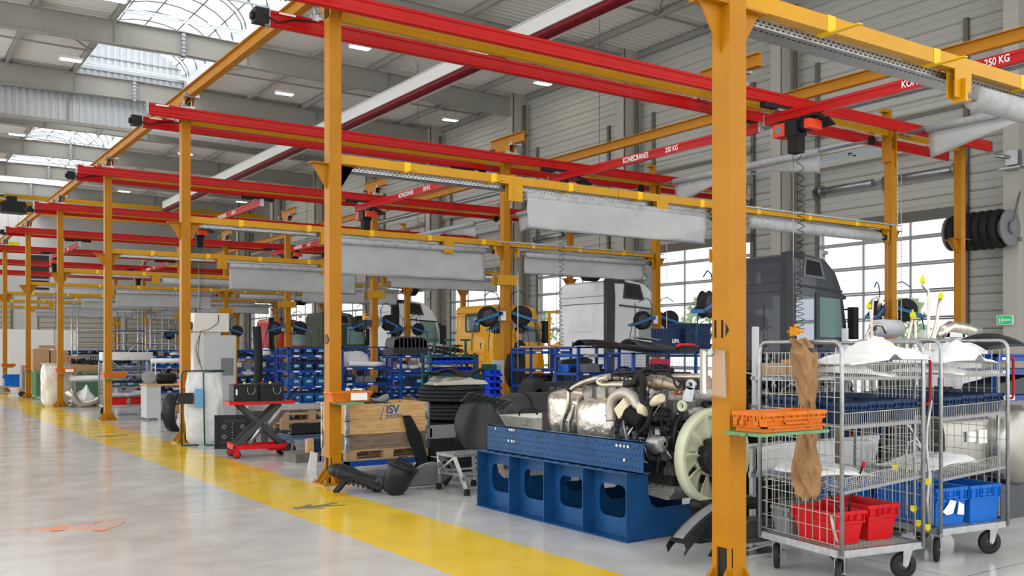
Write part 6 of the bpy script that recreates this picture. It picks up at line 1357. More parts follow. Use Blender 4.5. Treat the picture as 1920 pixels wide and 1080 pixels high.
# axle parts on the floor behind the engine
for i,(px,dd,lab) in enumerate(((1040,15.0,'black perforated frame section lying behind the air tank'),(1100,13.5,'black axle beam with round holes behind the gearbox'))):
    x,y = W(px-30,dd); t = thing('frame_section', lab, 'part', (x,y,0), 0); part('beam', BLACK, lambda q: (q.b(0,1.4,0,.12,.92,1.15), q.b(0,1.4,-.02,.3,1.13,1.16)), t, 'fsb'); part('round_holes', MGREY, lambda q: [q.lathe([(.03,-.002),(.04,-.006),(.045,0)], (.12+k*.14,0,1.04), 'y', 12) for k in range(9)], t, 'fsh')['kind'] = 'stuff'; part('trestle', DGREY, lambda q: (q.b(.1,.16,0,.3,0,.92), q.b(1.2,1.26,0,.3,0,.92)), t, 'fst')
x,y = W(1000,14.6); solo('spare_tyre', RUBBER, lambda q: q.lathe([(.2,-.1),(.3,-.12)]+[(.36-.008*(i%2),-.11+i*.022) for i in range(11)]+[(.3,.12),(.2,.1)], (0,0,.36), 'y', 30), 'small black tyre standing near the axle parts', 'tyre', (x,y,.52), .5)
solo('tyre_rest', DGREY, lambda q: q.b(-.3,.3,-.2,.2,0,.52), 'dark metal block the small tyre stands on', 'block', (x,y,0), .5)
for i,(px,m_) in enumerate(((992,YEL),(1012,REDP))): x,y = W(px,15.2); solo('coloured_cap', m_, lambda q: (q.cy((0,0,0),(0,0,.05),.04,8), q.cy((0,0,-.1),(0,0,0),.02,8)), '%s protective cap on the axle parts' % ('yellow','red')[i], 'cap', (x,y,1.17))
# big black shape and parts behind the engine on the right, seen through the cages
GW = mat('pale workbench grey', (.55,.57,.57), .45)
x,y = W(1402,9.2); t = thing('perforated_cabinet', 'light grey perforated cabinet seen between column 11 and the roll cage', 'cabinet', (x,y,0), 0)
part('panel', GW, lambda q: (q.b(0,.38,0,.03,.15,1.02), q.b(.0,.03,0,.5,.15,1.02)), t)
part('perforations', BLACK, lambda q: [q.c(.17+i*.05,-.0012,.62+j*.05,.012,.002,.012) for i in range(5) for j in range(8)], t)['kind'] = 'stuff'
part('black_cylinder', BLACK, lambda q: (q.b(.20,.42,-.12,-.02,.28,.62)), t); part('caster', RUBBER, lambda q: [q.cy((a_,.1,.06),(a_,.14,.06),.06,14) for a_ in (.05,.4)], t)
x,y = W(1510,9.05); t = thing('work_bench', 'long grey workbench behind the roll cages carrying dark parts', 'bench', (x,y,0), -.05)
part('bench_top', GALV, lambda q: q.b(0,2.75,0,.7,.72,.76), t); part('upper_shelf', GALV, lambda q: q.b(0,2.75,.3,.7,1.36,1.40), t); part('mid_shelf', GALV, lambda q: q.b(0,2.75,.2,.7,1.08,1.11), t)
for a_ in (0,1.35,2.7): part('upright', GW, lambda q: q.b(a_,a_+.05,.64,.69,0,1.9), t); part('leg', GW, lambda q: q.b(a_,a_+.05,0,.05,0,.72), t)
part('red_edge', REDP, lambda q: q.b(.3,1.6,-.03,.0,.77,.85), t)
WB = (x,y)
clutter_things('the long workbench', (x,y), -.05, 2.75,.7,1.40,'upper shelf',3,71,[5]); clutter_things('the long workbench', (x,y), -.05, 2.75,.7,1.11,'middle shelf',11,72,[0,3,1,4]); clutter_things('the long workbench', (x,y-.05), -.05, 2.75,.7,.76,'worktop',12,73,[4,0,1,4],1.2)
for i in range(3): xx,yy = loc_in(WB,-.05,.75+i*.6,.35); crate('big navy bin on the upper shelf of the long workbench, %s from left' % ORD[i], NAVY, .55,.35,.26,(xx,yy,1.404), -.05, 'storage_bin','bin','big navy bins')
for i in range(4): xx,yy = loc_in(WB,-.05,.05+i*.62,.0); crate('navy bin low on the long workbench, %s from left' % ORD[i], NAVY, .5,.3,.2,(xx,yy-.08,.965 if False else .77), -.05, 'storage_bin','bin','low navy bins')
xx,yy = loc_in(WB,-.05,.05,.30); solo('cardboard_box', CARD, lambda q: (q.b(0,.42,0,.3,0,.13), q.prism([(.08,.13),(.42,.13),(.14,.21)], .02,.04,'xz')), 'open cardboard box on the upper shelf behind the roll cage', 'box', (xx,yy,1.404), -.05)
xx,yy = loc_in(WB,-.05,.75,-.45); solo('black_dome', BLACK, lambda q: (q.lathe([(.17,0),(.17,.22),(.15,.32),(.09,.39),(0,.41)], n=26), q.lathe([(.18,0),(.18,.02)], n=26)), 'black domed plastic bell seen through the nearer roll cage', 'part', (xx,yy,1.16)); solo('bell_stand', DGREY, lambda q: (q.cy((0,0,0),(0,0,1.15),.03,10), q.b(-.18,.18,-.18,.18,1.13,1.155), q.b(-.2,.2,-.2,.2,0,.03)), 'dark stand under the black domed bell', 'stand', (xx,yy,0))
x,y = W(1420,7.9); solo('foam_cloth', FOAM, lambda q: q.grid(lambda u,v: (u*1.5, .05*math.sin(u*8)*v, -.23*v+.015*math.sin(u*5)+.02*math.sin(u*13)*v), 30, 6, .02), 'white foam sheet hanging from the shelf behind the cages', 'packaging', (x,y,.86), -.06)
x2,y2 = x,y; solo('cloth_rail', GALV, lambda q: (q.b(-.05,1.6,0,.04,.84,.88), q.b(0,.04,0,.04,0,.84), q.b(1.5,1.54,0,.04,0,.84), q.b(-.02,1.55,0,.03,.60,.65)), 'grey rail stand the white foam sheet hangs on', 'rail', (x2,y2+.05,0), -.06)
# aluminium fuel tanks behind the right cage
x,y = W(1775,9.0); t = thing('fuel_tank', 'big brushed aluminium fuel tank behind the right roll cage', 'tank', (x,y,.42), -.12)
BRUSH = mat('brushed tank metal', (.36,.345,.31), .28, .9, noise=.15, scale=6, stretch=(20,1,1))
part('shell', BRUSH, lambda q: q.grid(lambda u,v: (v*.72, .36+.34*math.copysign(abs(math.cos(u*2*PI))**.6,math.cos(u*2*PI)), .32+.32*math.copysign(abs(math.sin(u*2*PI))**.6,math.sin(u*2*PI))), 40, 1), t); [part('end_wall', BRUSH, lambda q: [q.prism([(.36+.34*math.copysign(abs(math.cos(a_))**.6,math.cos(a_)), .32+.32*math.copysign(abs(math.sin(a_))**.6,math.sin(a_))) for a_ in [i*PI/20 for i in range(40)]], xx, xx+.01,'yz')], t) for xx in (0,.71)]
part('sticker', PAPER, lambda q: (q.b(.30,.42,-.0,.018,.36,.46), q.b(.46,.58,-.0,.018,.34,.47)), t)
part('cradle', DGREY, lambda q: (q.b(.05,.1,.05,.65,-.42,.02), q.b(.6,.65,.05,.65,-.42,.02)), t)
x,y = W(1886,9.15); t = thing('fuel_tank', 'round-ended polished tank cut by the right picture edge', 'tank', (x,y,.30), 0); part('shell', BRUSH, lambda q: q.lathe([(0,-.02),(.2,-.01),(.34,.03),(.40,.1),(.40,.9),(.34,.97),(0,1.0)], (.42,0,.42), 'y', 30), t); part('cradle', DGREY, lambda q: q.b(.1,.75,.1,.8,-.30,.05), t)
# curved black mudguards by column 11
x,y = F(1268,1058); t = thing('mudguard', 'curved black plastic mudguard on a stand left of column 11', 'mudguard', (x,y,0), .1)
def mud(q, L=.95):
    prof = [(-.07,-.05),(-.085,0),(-.06,.045),(.06,.045),(.085,0),(.07,-.05)]
    def fn(u,v):
        th = .25+u*1.25; R = .85; i = min(int(v*5),4); k = v*5-i; a_ = prof[i]; b2 = prof[i+1]; w_ = a_[0]*(1-k)+b2[0]*k; h = a_[1]*(1-k)+b2[1]*k
        return (u*L, w_*1.25, .13+.27*math.sin(.0+u*1.9)**.8+h) if u > 0 else (0, w_*1.25, .13+h)
    q.grid(fn, 20, 10, .012, False)
part('guard', BLACK, mud, t); part('grey_insert', MGREY, lambda q: q.grid(lambda u,v: (.02+u*.9,-.05+.10*v,.13+.27*math.sin((.02+u*.9)/.95*1.9)**.8+.052), 24, 2, .004), t)
part('stand_arm', BLACK, lambda q: (q.bar((.18,.0,.22),(.62,.02,.08),.025), q.b(.6,.66,-.04,.04,.0,.42), q.prism([(.42,0),(.62,.18),(.86,.0),(.80,.0),(.62,.12),(.48,0)], -.03,.03,'xz')), t)
x,y = W(1396,7.55); t = thing('mudguard', 'black step panel lying behind column 11 and the cage', 'mudguard', (x,y,0), -.1); part('panel', DGREY, lambda q: (q.prism([(0,.16),(.38,.18),(.42,.27),(.05,.30),(0,.27)], 0,.3,'xz'), q.b(-.02,.44,-.02,.02,.13,.17)), t); part('linkage', GALV, lambda q: (q.bar((.0,-.03,.08),(.4,-.03,.13),.012), q.bar((.2,-.03,.2),(.32,-.03,.06),.02), q.b(.0,.45,.0,.25,0,.03)), t)
# ---- right hand wall: hose reel, exit sign, bench things
t = thing('exhaust_hose_reel', 'large black exhaust hose reel with grey end disc on the wall column', 'reel', (22.75,12.1,4.62))
for k in range(6): part('hose_coil', BLACKM, lambda q: q.t([((.36)*math.cos(a_),0,(.36)*math.sin(a_)) for a_ in [i*2*PI/40 for i in range(40)]], [.115+.009*(i%2) for i in range(40)], 12, closed=True), t, 'hcoil', loc=(0,.30+k*.21,0))
part('end_disc', MGREY, lambda q: (q.cy((0,.03,0),(0,.08,0),.44,30), q.cy((0,-.06,0),(0,.03,0),.15,20)), t); part('end_disc', MGREY, lambda q: q.cy((0,1.5,0),(0,1.55,0),.44,30), t)
part('drum', GALV, lambda q: q.cy((0,.08,0),(0,1.5,0),.24,20), t); part('wall_bracket', STEELD, lambda q: (q.b(.3,.45,.0,1.5,-.3,-.2), q.bar((0,.02,0),(.45,.05,.9),.04)), t)
part('hanging_hose', BLACKM, lambda q: q.t([(-.3,1.15,.32)]+[(-.40,1.10,.2-i*.05) for i in range(52)], [.10+.01*(i%2) for i in range(53)], 12), t)
part('funnel', ALU, lambda q: q.lathe([(.11,.0),(.115,-.08),(.22,-.18),(.22,-.46),(.21,-.46)], (-.40,1.10,-2.38), 'z', 20), t)
t = thing('exit_sign', 'green and white emergency exit sign on the right wall', 'sign', (23.10,12.45,2.30)); part('casing', WHITEM, lambda q: q.b(-.05,-.0,-.20,.20,0,.24), t); part('green_panel', mat('exit green', (.01,.32,.10), .4, emit=.5), lambda q: q.b(-.052,-.05,-.18,.18,.02,.22), t); part('white_arrow', WHITEM, lambda q: (q.prism([(.0,.12),(.07,.19),(.07,.05)], -.054,-.052,'yz'), q.b(-.054,-.052,-.0,.0,.1,.14), q.b(-.054,-.052,-.15,.0,.10,.14), q.b(-.054,-.052,.10,.14,.05,.17)), t)
t = thing('siren_box', 'small grey box with cables on the right wall column', 'device', (23.0,12.2,6.15)); part('case', GALV, lambda q: (q.b(-.1,.1,-.15,.15,0,.35), q.b(-.2,.12,-.25,.25,-.1,-.06), q.cy((-.15,.1,.2),(-.3,.3,.25),.05,10)), t)
# bent pipes with yellow caps over the cages
for i,(pts,lab) in enumerate(((((1741,655),(1741,560),(1740,545),(1731,536),(1730,526)),'tall straight silver pipe'),(((1742,650),(1752,620),(1757,600),(1760,575),(1764,556)),'leaning silver pipe'),(((1633,640),(1634,600),(1632,585),(1629,574)),'short upright silver pipe'),(((1620,640),(1632,615),(1640,608),(1655,610),(1662,625)),'low curved silver pipe'),(((1634,600),(1636,562),(1646,557),(1650,566),(1646,576)),'silver pipe loop'),(((1700,650),(1708,610),(1711,590)),'slanting silver pipe'),(((1716,655),(1716,610),(1713,594)),'upright silver pipe by the fourth cap'))):
    d_ = 8.6 if i < 2 else 9.2
    bp_ = solo('bent_pipe', PIPE, lambda q: q.t([(*W(pts[0][0],d_),.0)]+[(*W(a_,d_),EYE-(b2-HOR)*d_/FPX) for a_,b2 in pts], .016, 10), lab+' sticking up behind the roll cages', 'pipe')
    if i in (0,1,2,5,6):
        a_,b2 = pts[-1]; part('yellow_cap', YEL, lambda q: (q.c(0,0,0,.045,.045,.04), q.cy((0,0,.02),(0,0,.05),.01,6)), bp_, 'bpcap', loc=(*W(a_,d_),EYE-(b2-HOR)*d_/FPX), rz=.5)
x,y = W(1640,12.3); t = thing('bubble_wrap_roll', 'roll of grey bubble wrap with dark core above the roll cage', 'roll', (x,y,0), -.2); part('roll', mat('bubble wrap', (.50,.52,.54), .35), lambda q: q.lathe([(.04,-.0),(.11,0),(.115,.2),(.11,.40),(.04,.40)], (0,0,1.95), 'x', 22), t); part('core', DGREY, lambda q: q.lathe([(.04,-.005),(.0,-.005)], (0,0,1.95), 'x', 12), t); part('stand', GALV, lambda q: (q.b(-.03,0,-.02,.02,0,1.9), q.b(.40,.43,-.02,.02,0,1.9), q.b(-.03,.43,-.2,.2,0,.04)), t)
x,y = W(1762,12.0); t = thing('silencer_pipe', 'silver foil wrapped exhaust pipe lying high behind the right cage', 'pipe', (x,y,1.82), -.1); part('tube', FOIL, lambda q: q.t([(0,0,.0),(.08,0,.1),(.2,0,.15),(.45,0,.13),(.6,0,.10),(.75,0,.10)], [.05,.065,.07,.07,.075,.07], 12), t); part('white_box', WHITEM, lambda q: (q.b(.2,.8,-.1,.3,-.25,.0), q.b(.2,.8,.0,.3,-1.78,-.25)), t)
x,y = W(1775,16.5); t = thing('office_cabin', 'white framed cabin with glass panes behind the right cage', 'cabin', (x,y,0), 0); part('frame', WHITEP, lambda q: (q.b(0,.1,0,.1,0,2.0), q.b(1.0,1.1,0,.1,0,2.0), q.b(0,1.1,0,.1,1.9,2.0), q.b(0,1.1,0,.1,1.0,1.1), q.b(.5,.56,0,.1,0,2.0)), t); part('pane', GLASST, lambda q: q.b(.1,.5,.04,.06,1.1,1.9), t); part('pane', GLASST, lambda q: q.b(.56,1.0,.04,.06,1.1,1.9), t); part('lower_panel', WHITEM, lambda q: q.b(.1,1.0,.02,.08,0,1.0), t)
x,y = W(1868,10.6); t = rack('blue rack with black plastic covers at the right picture edge', x,y,0,1.2,.7,1.62,(.5,1.15,1.45,1.60)); solo('plastic_cover', BLACK, lambda q: q.grid(lambda u,v: (u*.9,v*.5,.22*math.sin(v*2.2+.3)*(1-.3*(2*u-1)**2)+.05*u), 14, 8, .01), 'black moulded cover on top of the right edge rack', 'cover', (x,y+.1,1.62)); solo('plastic_cover', DGREY, lambda q: q.prism([(0,0),(.9,0),(.9,.22),(.1,.12)], 0,.4,'xz'), 'dark wedge cover inside the right edge rack', 'cover', (x+.1,y+.1,1.155))
text('sign_text', 'Char', .05, INK, part('paper_sign', PAPER, lambda q: q.b(0,.3,-.004,-.001,0,.06), t, loc=(.08,-.002,1.10)), (.10,-.006,.03), FACE_MY)
# ---- person behind the middle column
def person(x, y, z, rz, lab):
    t = thing('person', lab, 'person', (x,y,z), rz)
    import bmesh
    V = [(0,0,.95),(0,0,1.12),(0,0,1.34),(0,0,1.47),(0,.01,1.53),  (-.19,0,1.40),(-.25,.03,1.14),(-.22,.20,.98),(-.20,.27,.95), (.19,0,1.40),(.25,.03,1.14),(.22,.22,1.0),(.20,.29,.99), (-.10,0,.88),(-.12,.02,.50),(-.12,-.01,.10),(-.12,.12,.04), (.10,0,.88),(.12,.02,.50),(.12,-.01,.10),(.12,.12,.04)]
    E = [(0,1),(1,2),(2,3),(3,4),(2,5),(5,6),(6,7),(7,8),(2,9),(9,10),(10,11),(11,12),(0,13),(13,14),(14,15),(15,16),(0,17),(17,18),(18,19),(19,20)]
    R = [.15,.14,.16,.07,.055,.075,.05,.04,.035,.075,.05,.04,.035,.11,.075,.05,.045,.11,.075,.05,.045]
    me = bpy.data.meshes.new('body'); me.from_pydata(V,E,[]); me.materials.append(CLOTH); o = link('body', me, t)
    md = o.modifiers.new('s','SKIN'); 
    for i,sv in enumerate(me.skin_vertices[0].data): sv.radius = (R[i],R[i]*.8); sv.use_root = i == 0
    o.modifiers.new('d','SUBSURF').levels = 1; o.modifiers['d'].render_levels = 2
    part('head', SKIN, lambda q: (q.lathe([(0,-.12),(.05,-.11),(.07,-.06),(.078,0),(.074,.05),(.05,.10),(0,.12)], (0,.01,1.66), 'z', 18), q.cy((0,0,1.48),(0,.0,1.58),.05,12), q.c(0,.095,1.655,.02,.03,.035), q.c(-.08,.01,1.66,.015,.03,.05), q.c(.08,.01,1.66,.015,.03,.05)), t)
    part('hair', mat('brown hair', (.06,.035,.02), .7), lambda q: q.lathe([(.083,-.01),(.085,.04),(.06,.10),(0,.13)], (0,-.005,1.665), 'z', 18), t)
    for s_ in (-1,1):
        part('hand', SKIN, lambda q: (q.c(0,0,0,.07,.08,.03), [q.t([(-.028+k*.019,.035,0),(-.03+k*.02,.075,-.005),(-.03+k*.02,.10,-.025)], .0085, 6) for k in range(4)], q.t([(.035*-s_,-.01,0),(.055*-s_,.03,-.01)], .01, 6)), t, ('hand',s_), loc=(s_*.205,.32,.965+.02*s_))
        part('forearm_skin', SKIN, lambda q: q.t([(s_*.245,.06,1.10),(s_*.22,.2,.99),(s_*.207,.30,.972)], [.045,.036,.028], 10), t, ('fsk',s_))
    return t
x,y = W(975,22.5); person(x,y,.42,.6,'person in dark work clothes standing on a platform behind the middle column')
solo('work_step', GALV, lambda q: (q.b(-.4,.4,-.3,.3,.37,.42), [q.b(a_,a_+.04,b2,b2+.04,0,.37) for a_ in (-.4,.36) for b2 in (-.3,.26)]), 'low metal step the person stands on', 'step', (x,y,0))
# ================================================================ FAR LEFT STATIONS
def cage_trolley(lab, x, y, rz, W_, L_, H, shelves):
    return roll_cage(lab, x, y, rz, W_, L_, H, shelves)
x,y = W(193,24.3)
t = roll_cage('tall galvanised mesh trolley with red crates behind the fourth aisle column', x, y, -.05, 1.2, .7, 1.42, ((1.05,(0,0)),(.72,(0,-.02)),(.5,(0,0))))
for i in range(2): crate('red crate on the base of the far mesh trolley, %s one' % ('left','right')[i], REDP, .42,.5,.25,(x+.18+i*.52,y+.05,.276), -.05, grp='red crates far back')
for i in range(3): crate('navy bin on the low shelf of the far mesh trolley, %s from left' % ORD[i], NAVY, .3,.4,.16,(x+.2+i*.33,y+.05,.73), -.05, 'storage_bin','bin','navy bins far back',card=PALEB)
solo('foam_sheet', FOAM, lambda q: foam(q,1.0,.6,.12,61), 'white foam heaped in the far mesh trolley', 'packaging', (x+.12,y+.02,.53), -.05)
solo('metal_tray', ALU, lambda q: (q.b(0,1.2,0,.6,0,.02), q.b(0,1.2,-.01,0,0,.2), q.b(0,1.2,.6,.61,0,.2), q.b(-.01,0,0,.6,0,.2), q.b(1.2,1.21,0,.6,0,.2)), 'wide pale metal tray on top of the far mesh trolley', 'tray', (x,y,1.432), -.05)
x,y = W(274,22.8); t = thing('work_table', 'grey workbench with wooden top left of the waste bag', 'table', (x,y,0)); part('table_top', WOOD, lambda q: q.b(0,1.5,0,.7,.82,.86), t); part('side_cabinet', GC, lambda q: (q.b(.02,.30,.04,.6,.05,.82), q.b(.28,.34,0,.06,0,.82), [q.b(.06,.18,.035,.04,.55+i*.03,.56+i*.03) for i in range(5)]), t); part('leg', GC, lambda q: (q.b(1.4,1.46,.02,.08,0,.82)), t); part('lower_shelf', GC, lambda q: q.b(.3,1.45,.1,.6,.35,.38), t)
solo('air_cylinder', BLACK, lambda q: q.lathe([(0,0),(.1,.01),(.13,.06),(.13,.42),(.1,.47),(0,.48)], (0,0,.13), 'x', 20), 'small black air cylinder on the workbench top', 'tank', (x+.3,y+.3,.862)); solo('disc', GALV, lambda q: q.cy((0,0,.16),(0,.03,.16),.16,24), 'pale metal disc standing on the workbench top', 'disc', (x+.12,y+.25,.862))
solo('wrapped_bar', FOAM, lambda q: (q.cy((0,0,0),(1.0,0,0),.06,10), q.cy((.1,0,-.555),(.1,0,0),.015,6), q.cy((.9,0,-.555),(.9,0,0),.015,6)), 'white wrapped bar above the workbench', 'bar', (x+.25,y+.55,1.42)); solo('open_carton', CARD, lambda q: (q.b(0,.5,0,.4,0,.25), q.prism([(0,.25),(.5,.25),(.35,.37),(-.05,.33)], 0,.01,'xz')), 'open cardboard carton under the workbench', 'carton', (x+.5,y+.1,.16)); t = thing('pallet','small pallet under the workbench holding a carton','pallet',(x+.4,y+.0,0)); pallet(t,0,1.2,.6)
x,y = F(165,764); t = thing('pallet', 'wooden pallet with foam parts behind the silver elbow pipe', 'pallet', (x-.25,y+.25,0)); pallet(t, 0)
solo('exhaust_elbow', PIPE, lambda q: q.t([(-.55,0,.52),(-.42,0,.35),(-.30,0,.18),(-.18,0,.10),(0,0,.12),(.2,.05,.18),(.5,.1,.30)], [.11,.11,.10,.09,.09,.09,.08], 16), 'silver exhaust elbow lying on the floor left of the mesh trolley', 'pipe', (x,y,0)); solo('foam_lump', FOAM, lambda q: foam(q,.7,.5,.35,77,.2), 'peaked white foam sheet on the pallet far left', 'packaging', (x-.4,y+.3,.15)); solo('wrapped_tube', FOAM, lambda q: q.cy((0,0,0),(1.4,0,0),.08,12), 'long white wrapped tube above the pallet', 'tube', (x-.4,y+.6,.85)); solo('tube_trestle', GALV, lambda q: (q.b(0,.04,0,.3,0,.76), q.b(1.2,1.24,0,.3,0,.76), q.b(0,1.24,.1,.2,.74,.77)), 'grey trestle under the long white tube', 'trestle', (x-.3,y+.45,0))
x,y = F(106,762); t = thing('waste_bag', 'full white plastic waste bag by the fifth aisle column', 'bag', (x,y,0), 0); part('bag', mat('white bag', (.74,.72,.66), .35, bump=.6, noise=.08), lambda q: lumpybag(q,.85,.6,1.3,8), t); part('tube_frame', GALV, lambda q: q.t([(.42,-.3,.02),(.46,-.3,1.2),(.44,.3,1.28),(-.4,.3,1.3),(-.42,-.3,1.28),(.4,-.3,1.28)], .014, 6), t)
def mesh_box(lab, x, y, rz):
    t = thing('mesh_box', lab, 'box', (x,y,0), rz, None)
    part('frame', GREENL, lambda q: (q.b(0,1.2,0,.04,.1,.16), q.b(0,1.2,.76,.8,.1,.16), q.b(0,.04,0,.8,.1,.16), q.b(1.16,1.2,0,.8,.1,.16), [q.b(a_,a_+.04,b2,b2+.04,0,1.0) for a_ in (0,1.16) for b2 in (0,.76)], q.b(0,1.2,0,.04,.96,1.0), q.b(0,1.2,.76,.8,.96,1.0), q.b(0,.04,0,.8,.96,1.0), q.b(1.16,1.2,0,.8,.96,1.0)), t, 'mbf')
    part('wire_mesh', GREENL, lambda q: ([q.b(.04+i*.05,.048+i*.05,0,.008,.16,.96) for i in range(23)], [q.b(.04,1.16,0,.008,.2+j*.05,.208+j*.05) for j in range(15)], [q.b(0,.008,.04+i*.05,.048+i*.05,.16,.96) for i in range(15)], [q.b(0,.008,.04,.76,.2+j*.05,.208+j*.05) for j in range(15)]), t, 'mbm')
    part('infill', mat('dull green sheet', (.10,.20,.11), .6), lambda q: (q.b(.02,1.18,.02,.78,.16,.88)), t, 'mbi'); return t
x,y = F(72,750); mesh_box('green wire mesh box left of the white waste bag', x-.1,y,0); B0 = (x,y)
x,y = W(127,31.5); mesh_box('green wire mesh box behind the white waste bag', x,y,0); solo('flat_carton', CARD, lambda q: (q.b(0,1.0,0,.6,0,.2)), 'flat cardboard carton on the green mesh box', 'carton', (x+.1,y+.1,1.0)); solo('dark_parts', BLACK, lambda q: scrap(q,12,.4,.25,.15), 'dark plastic parts lying on the flat carton', 'parts', (x+.6,y+.4,1.22))
for i,(dx,dz,w_,h_) in enumerate(((.0,1.0,.5,.75),(.55,1.0,.55,.7),(1.05,1.0,.4,.5),(.2,1.75,.5,.12) )):
    solo('cardboard_box', CARD, lambda q: (q.b(0,w_,0,.5,0,h_-.01), q.b(w_*.45,w_*.55,-.003,0,0,h_-.01)), 'brown cardboard box on the green mesh box, %s from the left' % ORD[i] if i < 3 else 'flat brown box lying topmost on the cardboard boxes', 'box', (B0[0]-.15+dx,B0[1]+.1+.02*i,dz+.002), 0, 'stacked cartons')
x,y = W(160,33.0); solo('big_carton', CARD, lambda q: (q.b(0,.75,0,.6,.146,1.0), q.b(.3,.4,-.003,0,.146,1.0)), 'large brown carton beside the mesh trolley', 'carton', (x,y,0)); t = thing('pallet','pallet under the large brown carton','pallet',(x-.1,y-.05,0)); pallet(t,0)
# far racks in bays three to seven
FARN = ('third','fourth','fifth','sixth','seventh')
for j,(bay) in enumerate((3,4,5,6,7)):
    yb = Y0+SP*bay+2.6
    for i,xx in enumerate((8.0,10.2,13.2,15.4)):
        if bay == 3 and i > 2: continue
        rn = '%s rack of %s bay' % (ORD[i], ORD[bay])
        rack('blue rack, %s from the left in the %s bay back' % (ORD[i], ORD[bay]), xx,yb,0,2.0,.7,1.7,(.3,.75,1.15,1.5), (i%2 == 0))
        rr = random.Random(bay*10+i)
        for z,sh in ((.3,'lowest shelf'),(.75,'second shelf'),(1.15,'third shelf'),(1.5,'top shelf')):
            if rr.random() < .45: row_bins(rn, (xx,yb), 0, 2.0, z, sh.split()[0], 6, rr.choice((NAVY,PETROL,BLUEB)), .25,.4,.17, PALEB, 'far bins', x_off=.08)
            else: clutter_things(rn, (xx,yb), 0, 2.0,.7,z,sh,6,bay*100+i*10+int(z*10),[0,1,2,4,5,7,4],1.2)
for i,(px,dd) in enumerate(((8,37),(28,37),(145,36.5),(310,27.5))):
    x,y = W(px,dd)
    if i < 2: crate('bright blue crate on the floor trolley far left, %s one' % ('left','right')[i], BLUEB, .9,.5,.45,(x,y,.3), 0, grp='far left blue crates')
    elif i == 2: solo('dark_crate_stack', DGREY, lambda q: (q.b(0,.7,0,.5,0,.5), q.b(.03,.67,.02,.48,.5,.9)), 'dark grey stacked housings behind the mesh box', 'housing', (x,y,0))
x,y = W(2,37); solo('floor_trolley', GALV, lambda q: (q.b(-.3,2.0,-.05,.6,.24,.3), [q.cy((a_,b2,.12),(a_,b2+.05,.12),.12,14) for a_ in (0,1.7) for b2 in (0,.5)]), 'flat grey trolley carrying the far left blue crates', 'trolley', (x,y,0))
x,y = W(41,34.5); t = thing('beige_cabinet', 'olive grey steel cabinet on wheels left of the mesh box', 'cabinet', (x,y,0)); part('body', mat('olive grey cabinet', (.22,.23,.21), .5), lambda q: (q.b(0,.9,0,.6,.3,1.15)), t); part('trolley_base', CARD, lambda q: q.b(-.1,1.0,-.05,.65,.2,.3), t); part('caster', RUBBER, lambda q: [q.cy((a_,b2,.1),(a_,b2+.05,.1),.1,14) for a_ in (.05,.85) for b2 in (0,.5)], t)
x,y = W(105,26.9)
# scaffold platforms
def scaffold(lab, x, y, w_, h, seed):
    t = thing('scaffold', lab, 'scaffold', (x,y,0), 0, 'galvanised scaffolds')
    for sx in (0,w_):
        for sy in (0,1.2): part('upright', GALV, lambda q: q.cy((0,0,.1),(0,0,h),.03,8), t, ('scu',h), loc=(sx,sy,0))
    for z in (1.0,1.95,2.45,h-.02):
        part('rail', GALV, lambda q: (q.cy((0,0,0),(w_,0,0),.022,6), q.cy((0,1.2,0),(w_,1.2,0),.022,6), q.cy((0,0,0),(0,1.2,0),.022,6), q.cy((w_,0,0),(w_,1.2,0),.022,6)), t, ('scr',w_), loc=(0,0,z))
    part('deck', ALUD, lambda q: q.b(0,w_,0,1.2,1.48,1.53), t, ('scd',w_)); part('brace', GALV, lambda q: (q.cy((0,0,.2),(w_*.6,0,1.48),.02,6), q.cy((w_,0,.2),(w_*.4,0,1.48),.02,6), q.cy((w_*.7,0,1.5),(w_,0,2.4),.02,6)), t, ('scb',w_)); part('caster', RUBBER, lambda q: [q.cy((a_,b2,.1),(a_,b2+.05,.1),.1,12) for a_ in (0,w_) for b2 in (0,1.15)], t, ('scc',w_))
for i,(px,dd,w_,h) in enumerate(((146,35.2,2.4,3.6),(232,41,1.6,3.4),(282,36.3,1.7,3.7),(330,44,2.2,3.2))):
    scaffold('galvanised work scaffold far back, %s from the left' % ORD[i], *W(px,dd), w_, h, i)
# exhaust suction units on trucks, black extraction hose beside cabinet
x,y = W(483,20.4); eh_ = solo('extraction_hose', BLACKM, lambda q: q.t([(-.02+.04*math.sin(i*.08),0,.75+i*.035) for i in range(42)], [.085+.009*(i%2) for i in range(42)], 14), 'fat ribbed black extraction hose standing left of the bin rack', 'hose', (x,y,0))
part('base', DGREY, lambda q: (q.b(-.22,.22,-.2,.2,0,.74), q.lathe([(.12,0),(.12,.06)], (0,0,.73), 'z', 18)), eh_)
for i,(px,dd) in enumerate(((786,36.5),(577,44.0),(1128,28.3))):
    x,y = W(px,dd); t = thing('extraction_fan', 'silver extraction fan with black hose above the %s cab' % ('far white','olive green','near white')[i], 'fan', (x,y,4.0 if i < 2 else 3.95)); part('fan_housing', GALV, lambda q: (q.lathe([(.1,0),(.28,.02),(.28,.25),(.1,.3)], (0,0,.2), 'y', 18), q.b(.1,.7,.0,.25,.3,.36), q.b(.1,.7,0,.25,.0,.05), q.b(.62,.68,0,.25,0,.36)), t, 'fanh'); part('hose', BLACKM, lambda q: [q.t([(-.45+.1*k+.02*math.cos(a_),.1+.0*a_,.1+.28*math.sin(a_)) if False else (-.5+.11*k,.1+.28*math.cos(a_),.1+.28*math.sin(a_)) for a_ in [j*PI/10 for j in range(20)]], .055, 8, closed=True) for k in range(4)], t, 'fanc')
    part('hanger_rod', STEELD, lambda q: q.b(-.008,.008,.1,.116,.36,8.8), t, 'fanr')

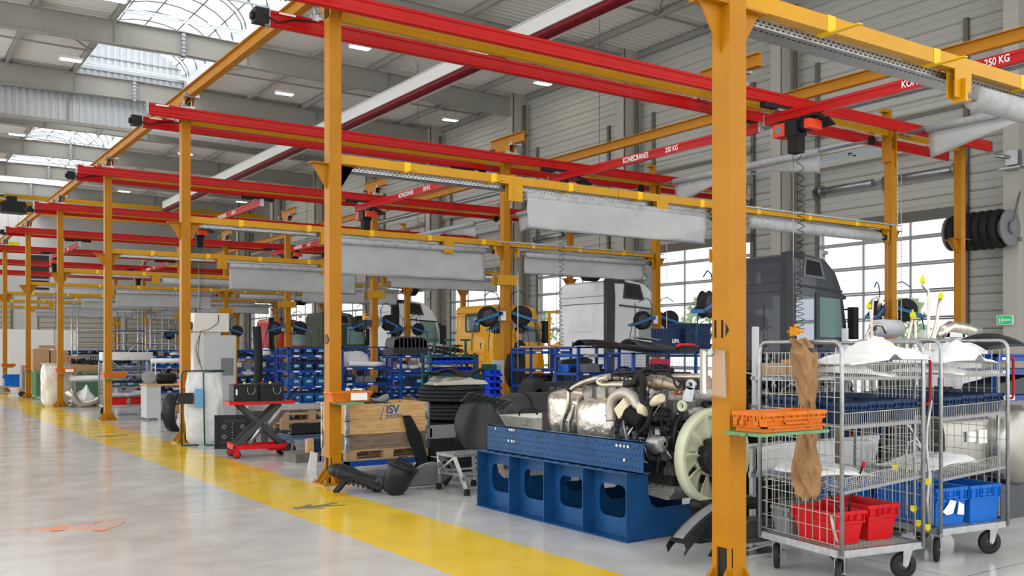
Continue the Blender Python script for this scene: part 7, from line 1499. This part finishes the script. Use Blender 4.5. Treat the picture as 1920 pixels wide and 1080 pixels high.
# dark machinery standing behind the roll cages
def machine(lab, px, d, w_, dp, z0, z1, seed, rz=0):
    x,y = W(px,d); t = thing('machine_assembly', lab, 'machine', (x,y,0), rz)
    part('core', BLACK, lambda q: (q.b(.02,w_-.02,.05,dp,z0,z1*.93), q.b(.05,.12,.05,.12,0,z0), q.b(w_-.12,w_-.05,.05,.12,0,z0), q.b(.05,w_-.05,dp-.1,dp-.04,0,z0)), t)
    r = random.Random(seed)
    for m_,n,k in ((DIRTY,26,0),(BLACK,22,1),(GALV,14,2),(ALUD,8,3)):
        def f(q):
            for i in range(n):
                xx = r.uniform(.03,w_-.03); zz = r.uniform(z0,z1); a_ = r.random()
                if a_ < .35: q.c(xx,.03,zz,.03+r.random()*.10,.06+r.random()*.08,.03+r.random()*.08)
                elif a_ < .7: q.lathe([(.0,-.05),(.03+r.random()*.04,-.05),(.05,-.02),(.05,.06)], (xx,.03,zz), 'y', 12)
                else: q.t([(xx,.0,zz),(xx+r.uniform(-.1,.1),-.04,zz+r.uniform(-.08,.08)),(xx+r.uniform(-.2,.2),.02,zz+r.uniform(-.12,.12))], .008+.012*r.random(), 7)
        part(('castings','covers','fittings','brackets')[k], m_, f, t)['kind'] = 'stuff'
    return t
machine('dark axle assembly seen between column 11 and the nearer roll cage', 1400, 9.9, .62, .5, .72, 1.62, 5)
machine('row of black gear housings behind the paper bag', 1482, 10.5, 1.05, .5, .80, 1.34, 6)
machine('dark gearbox parts low behind the nearer roll cage', 1432, 8.75, .28, .3, .55, .98, 7)
machine('black machine parts behind the right roll cage', 1655, 10.9, 1.1, .5, .6, 1.18, 8)
for i,(px,d,z0,z1,lab) in enumerate(((1397,12.2,1.0,3.0,'beside the number 11 column'),(1683,17.6,1.2,5.2,'right of the third-row column'),(1690,17.6,1.2,5.2,'rightmost of a pair by the third-row column'),(971,19.6,1.3,3.3,'right of the middle column'),(1250,22.8,1.9,4.4,'before the second door'))):
    solo('pull_chain', GALV, lambda q: [q.c((k%2)*.006-.003,0,z0+k*.035,.018-.010*(k%2),.008+.010*(k%2),.030) for k in range(int((z1-z0)/.035))], 'thin hanging pull chain %s' % lab, 'chain', (*W(px,d),0), 0)
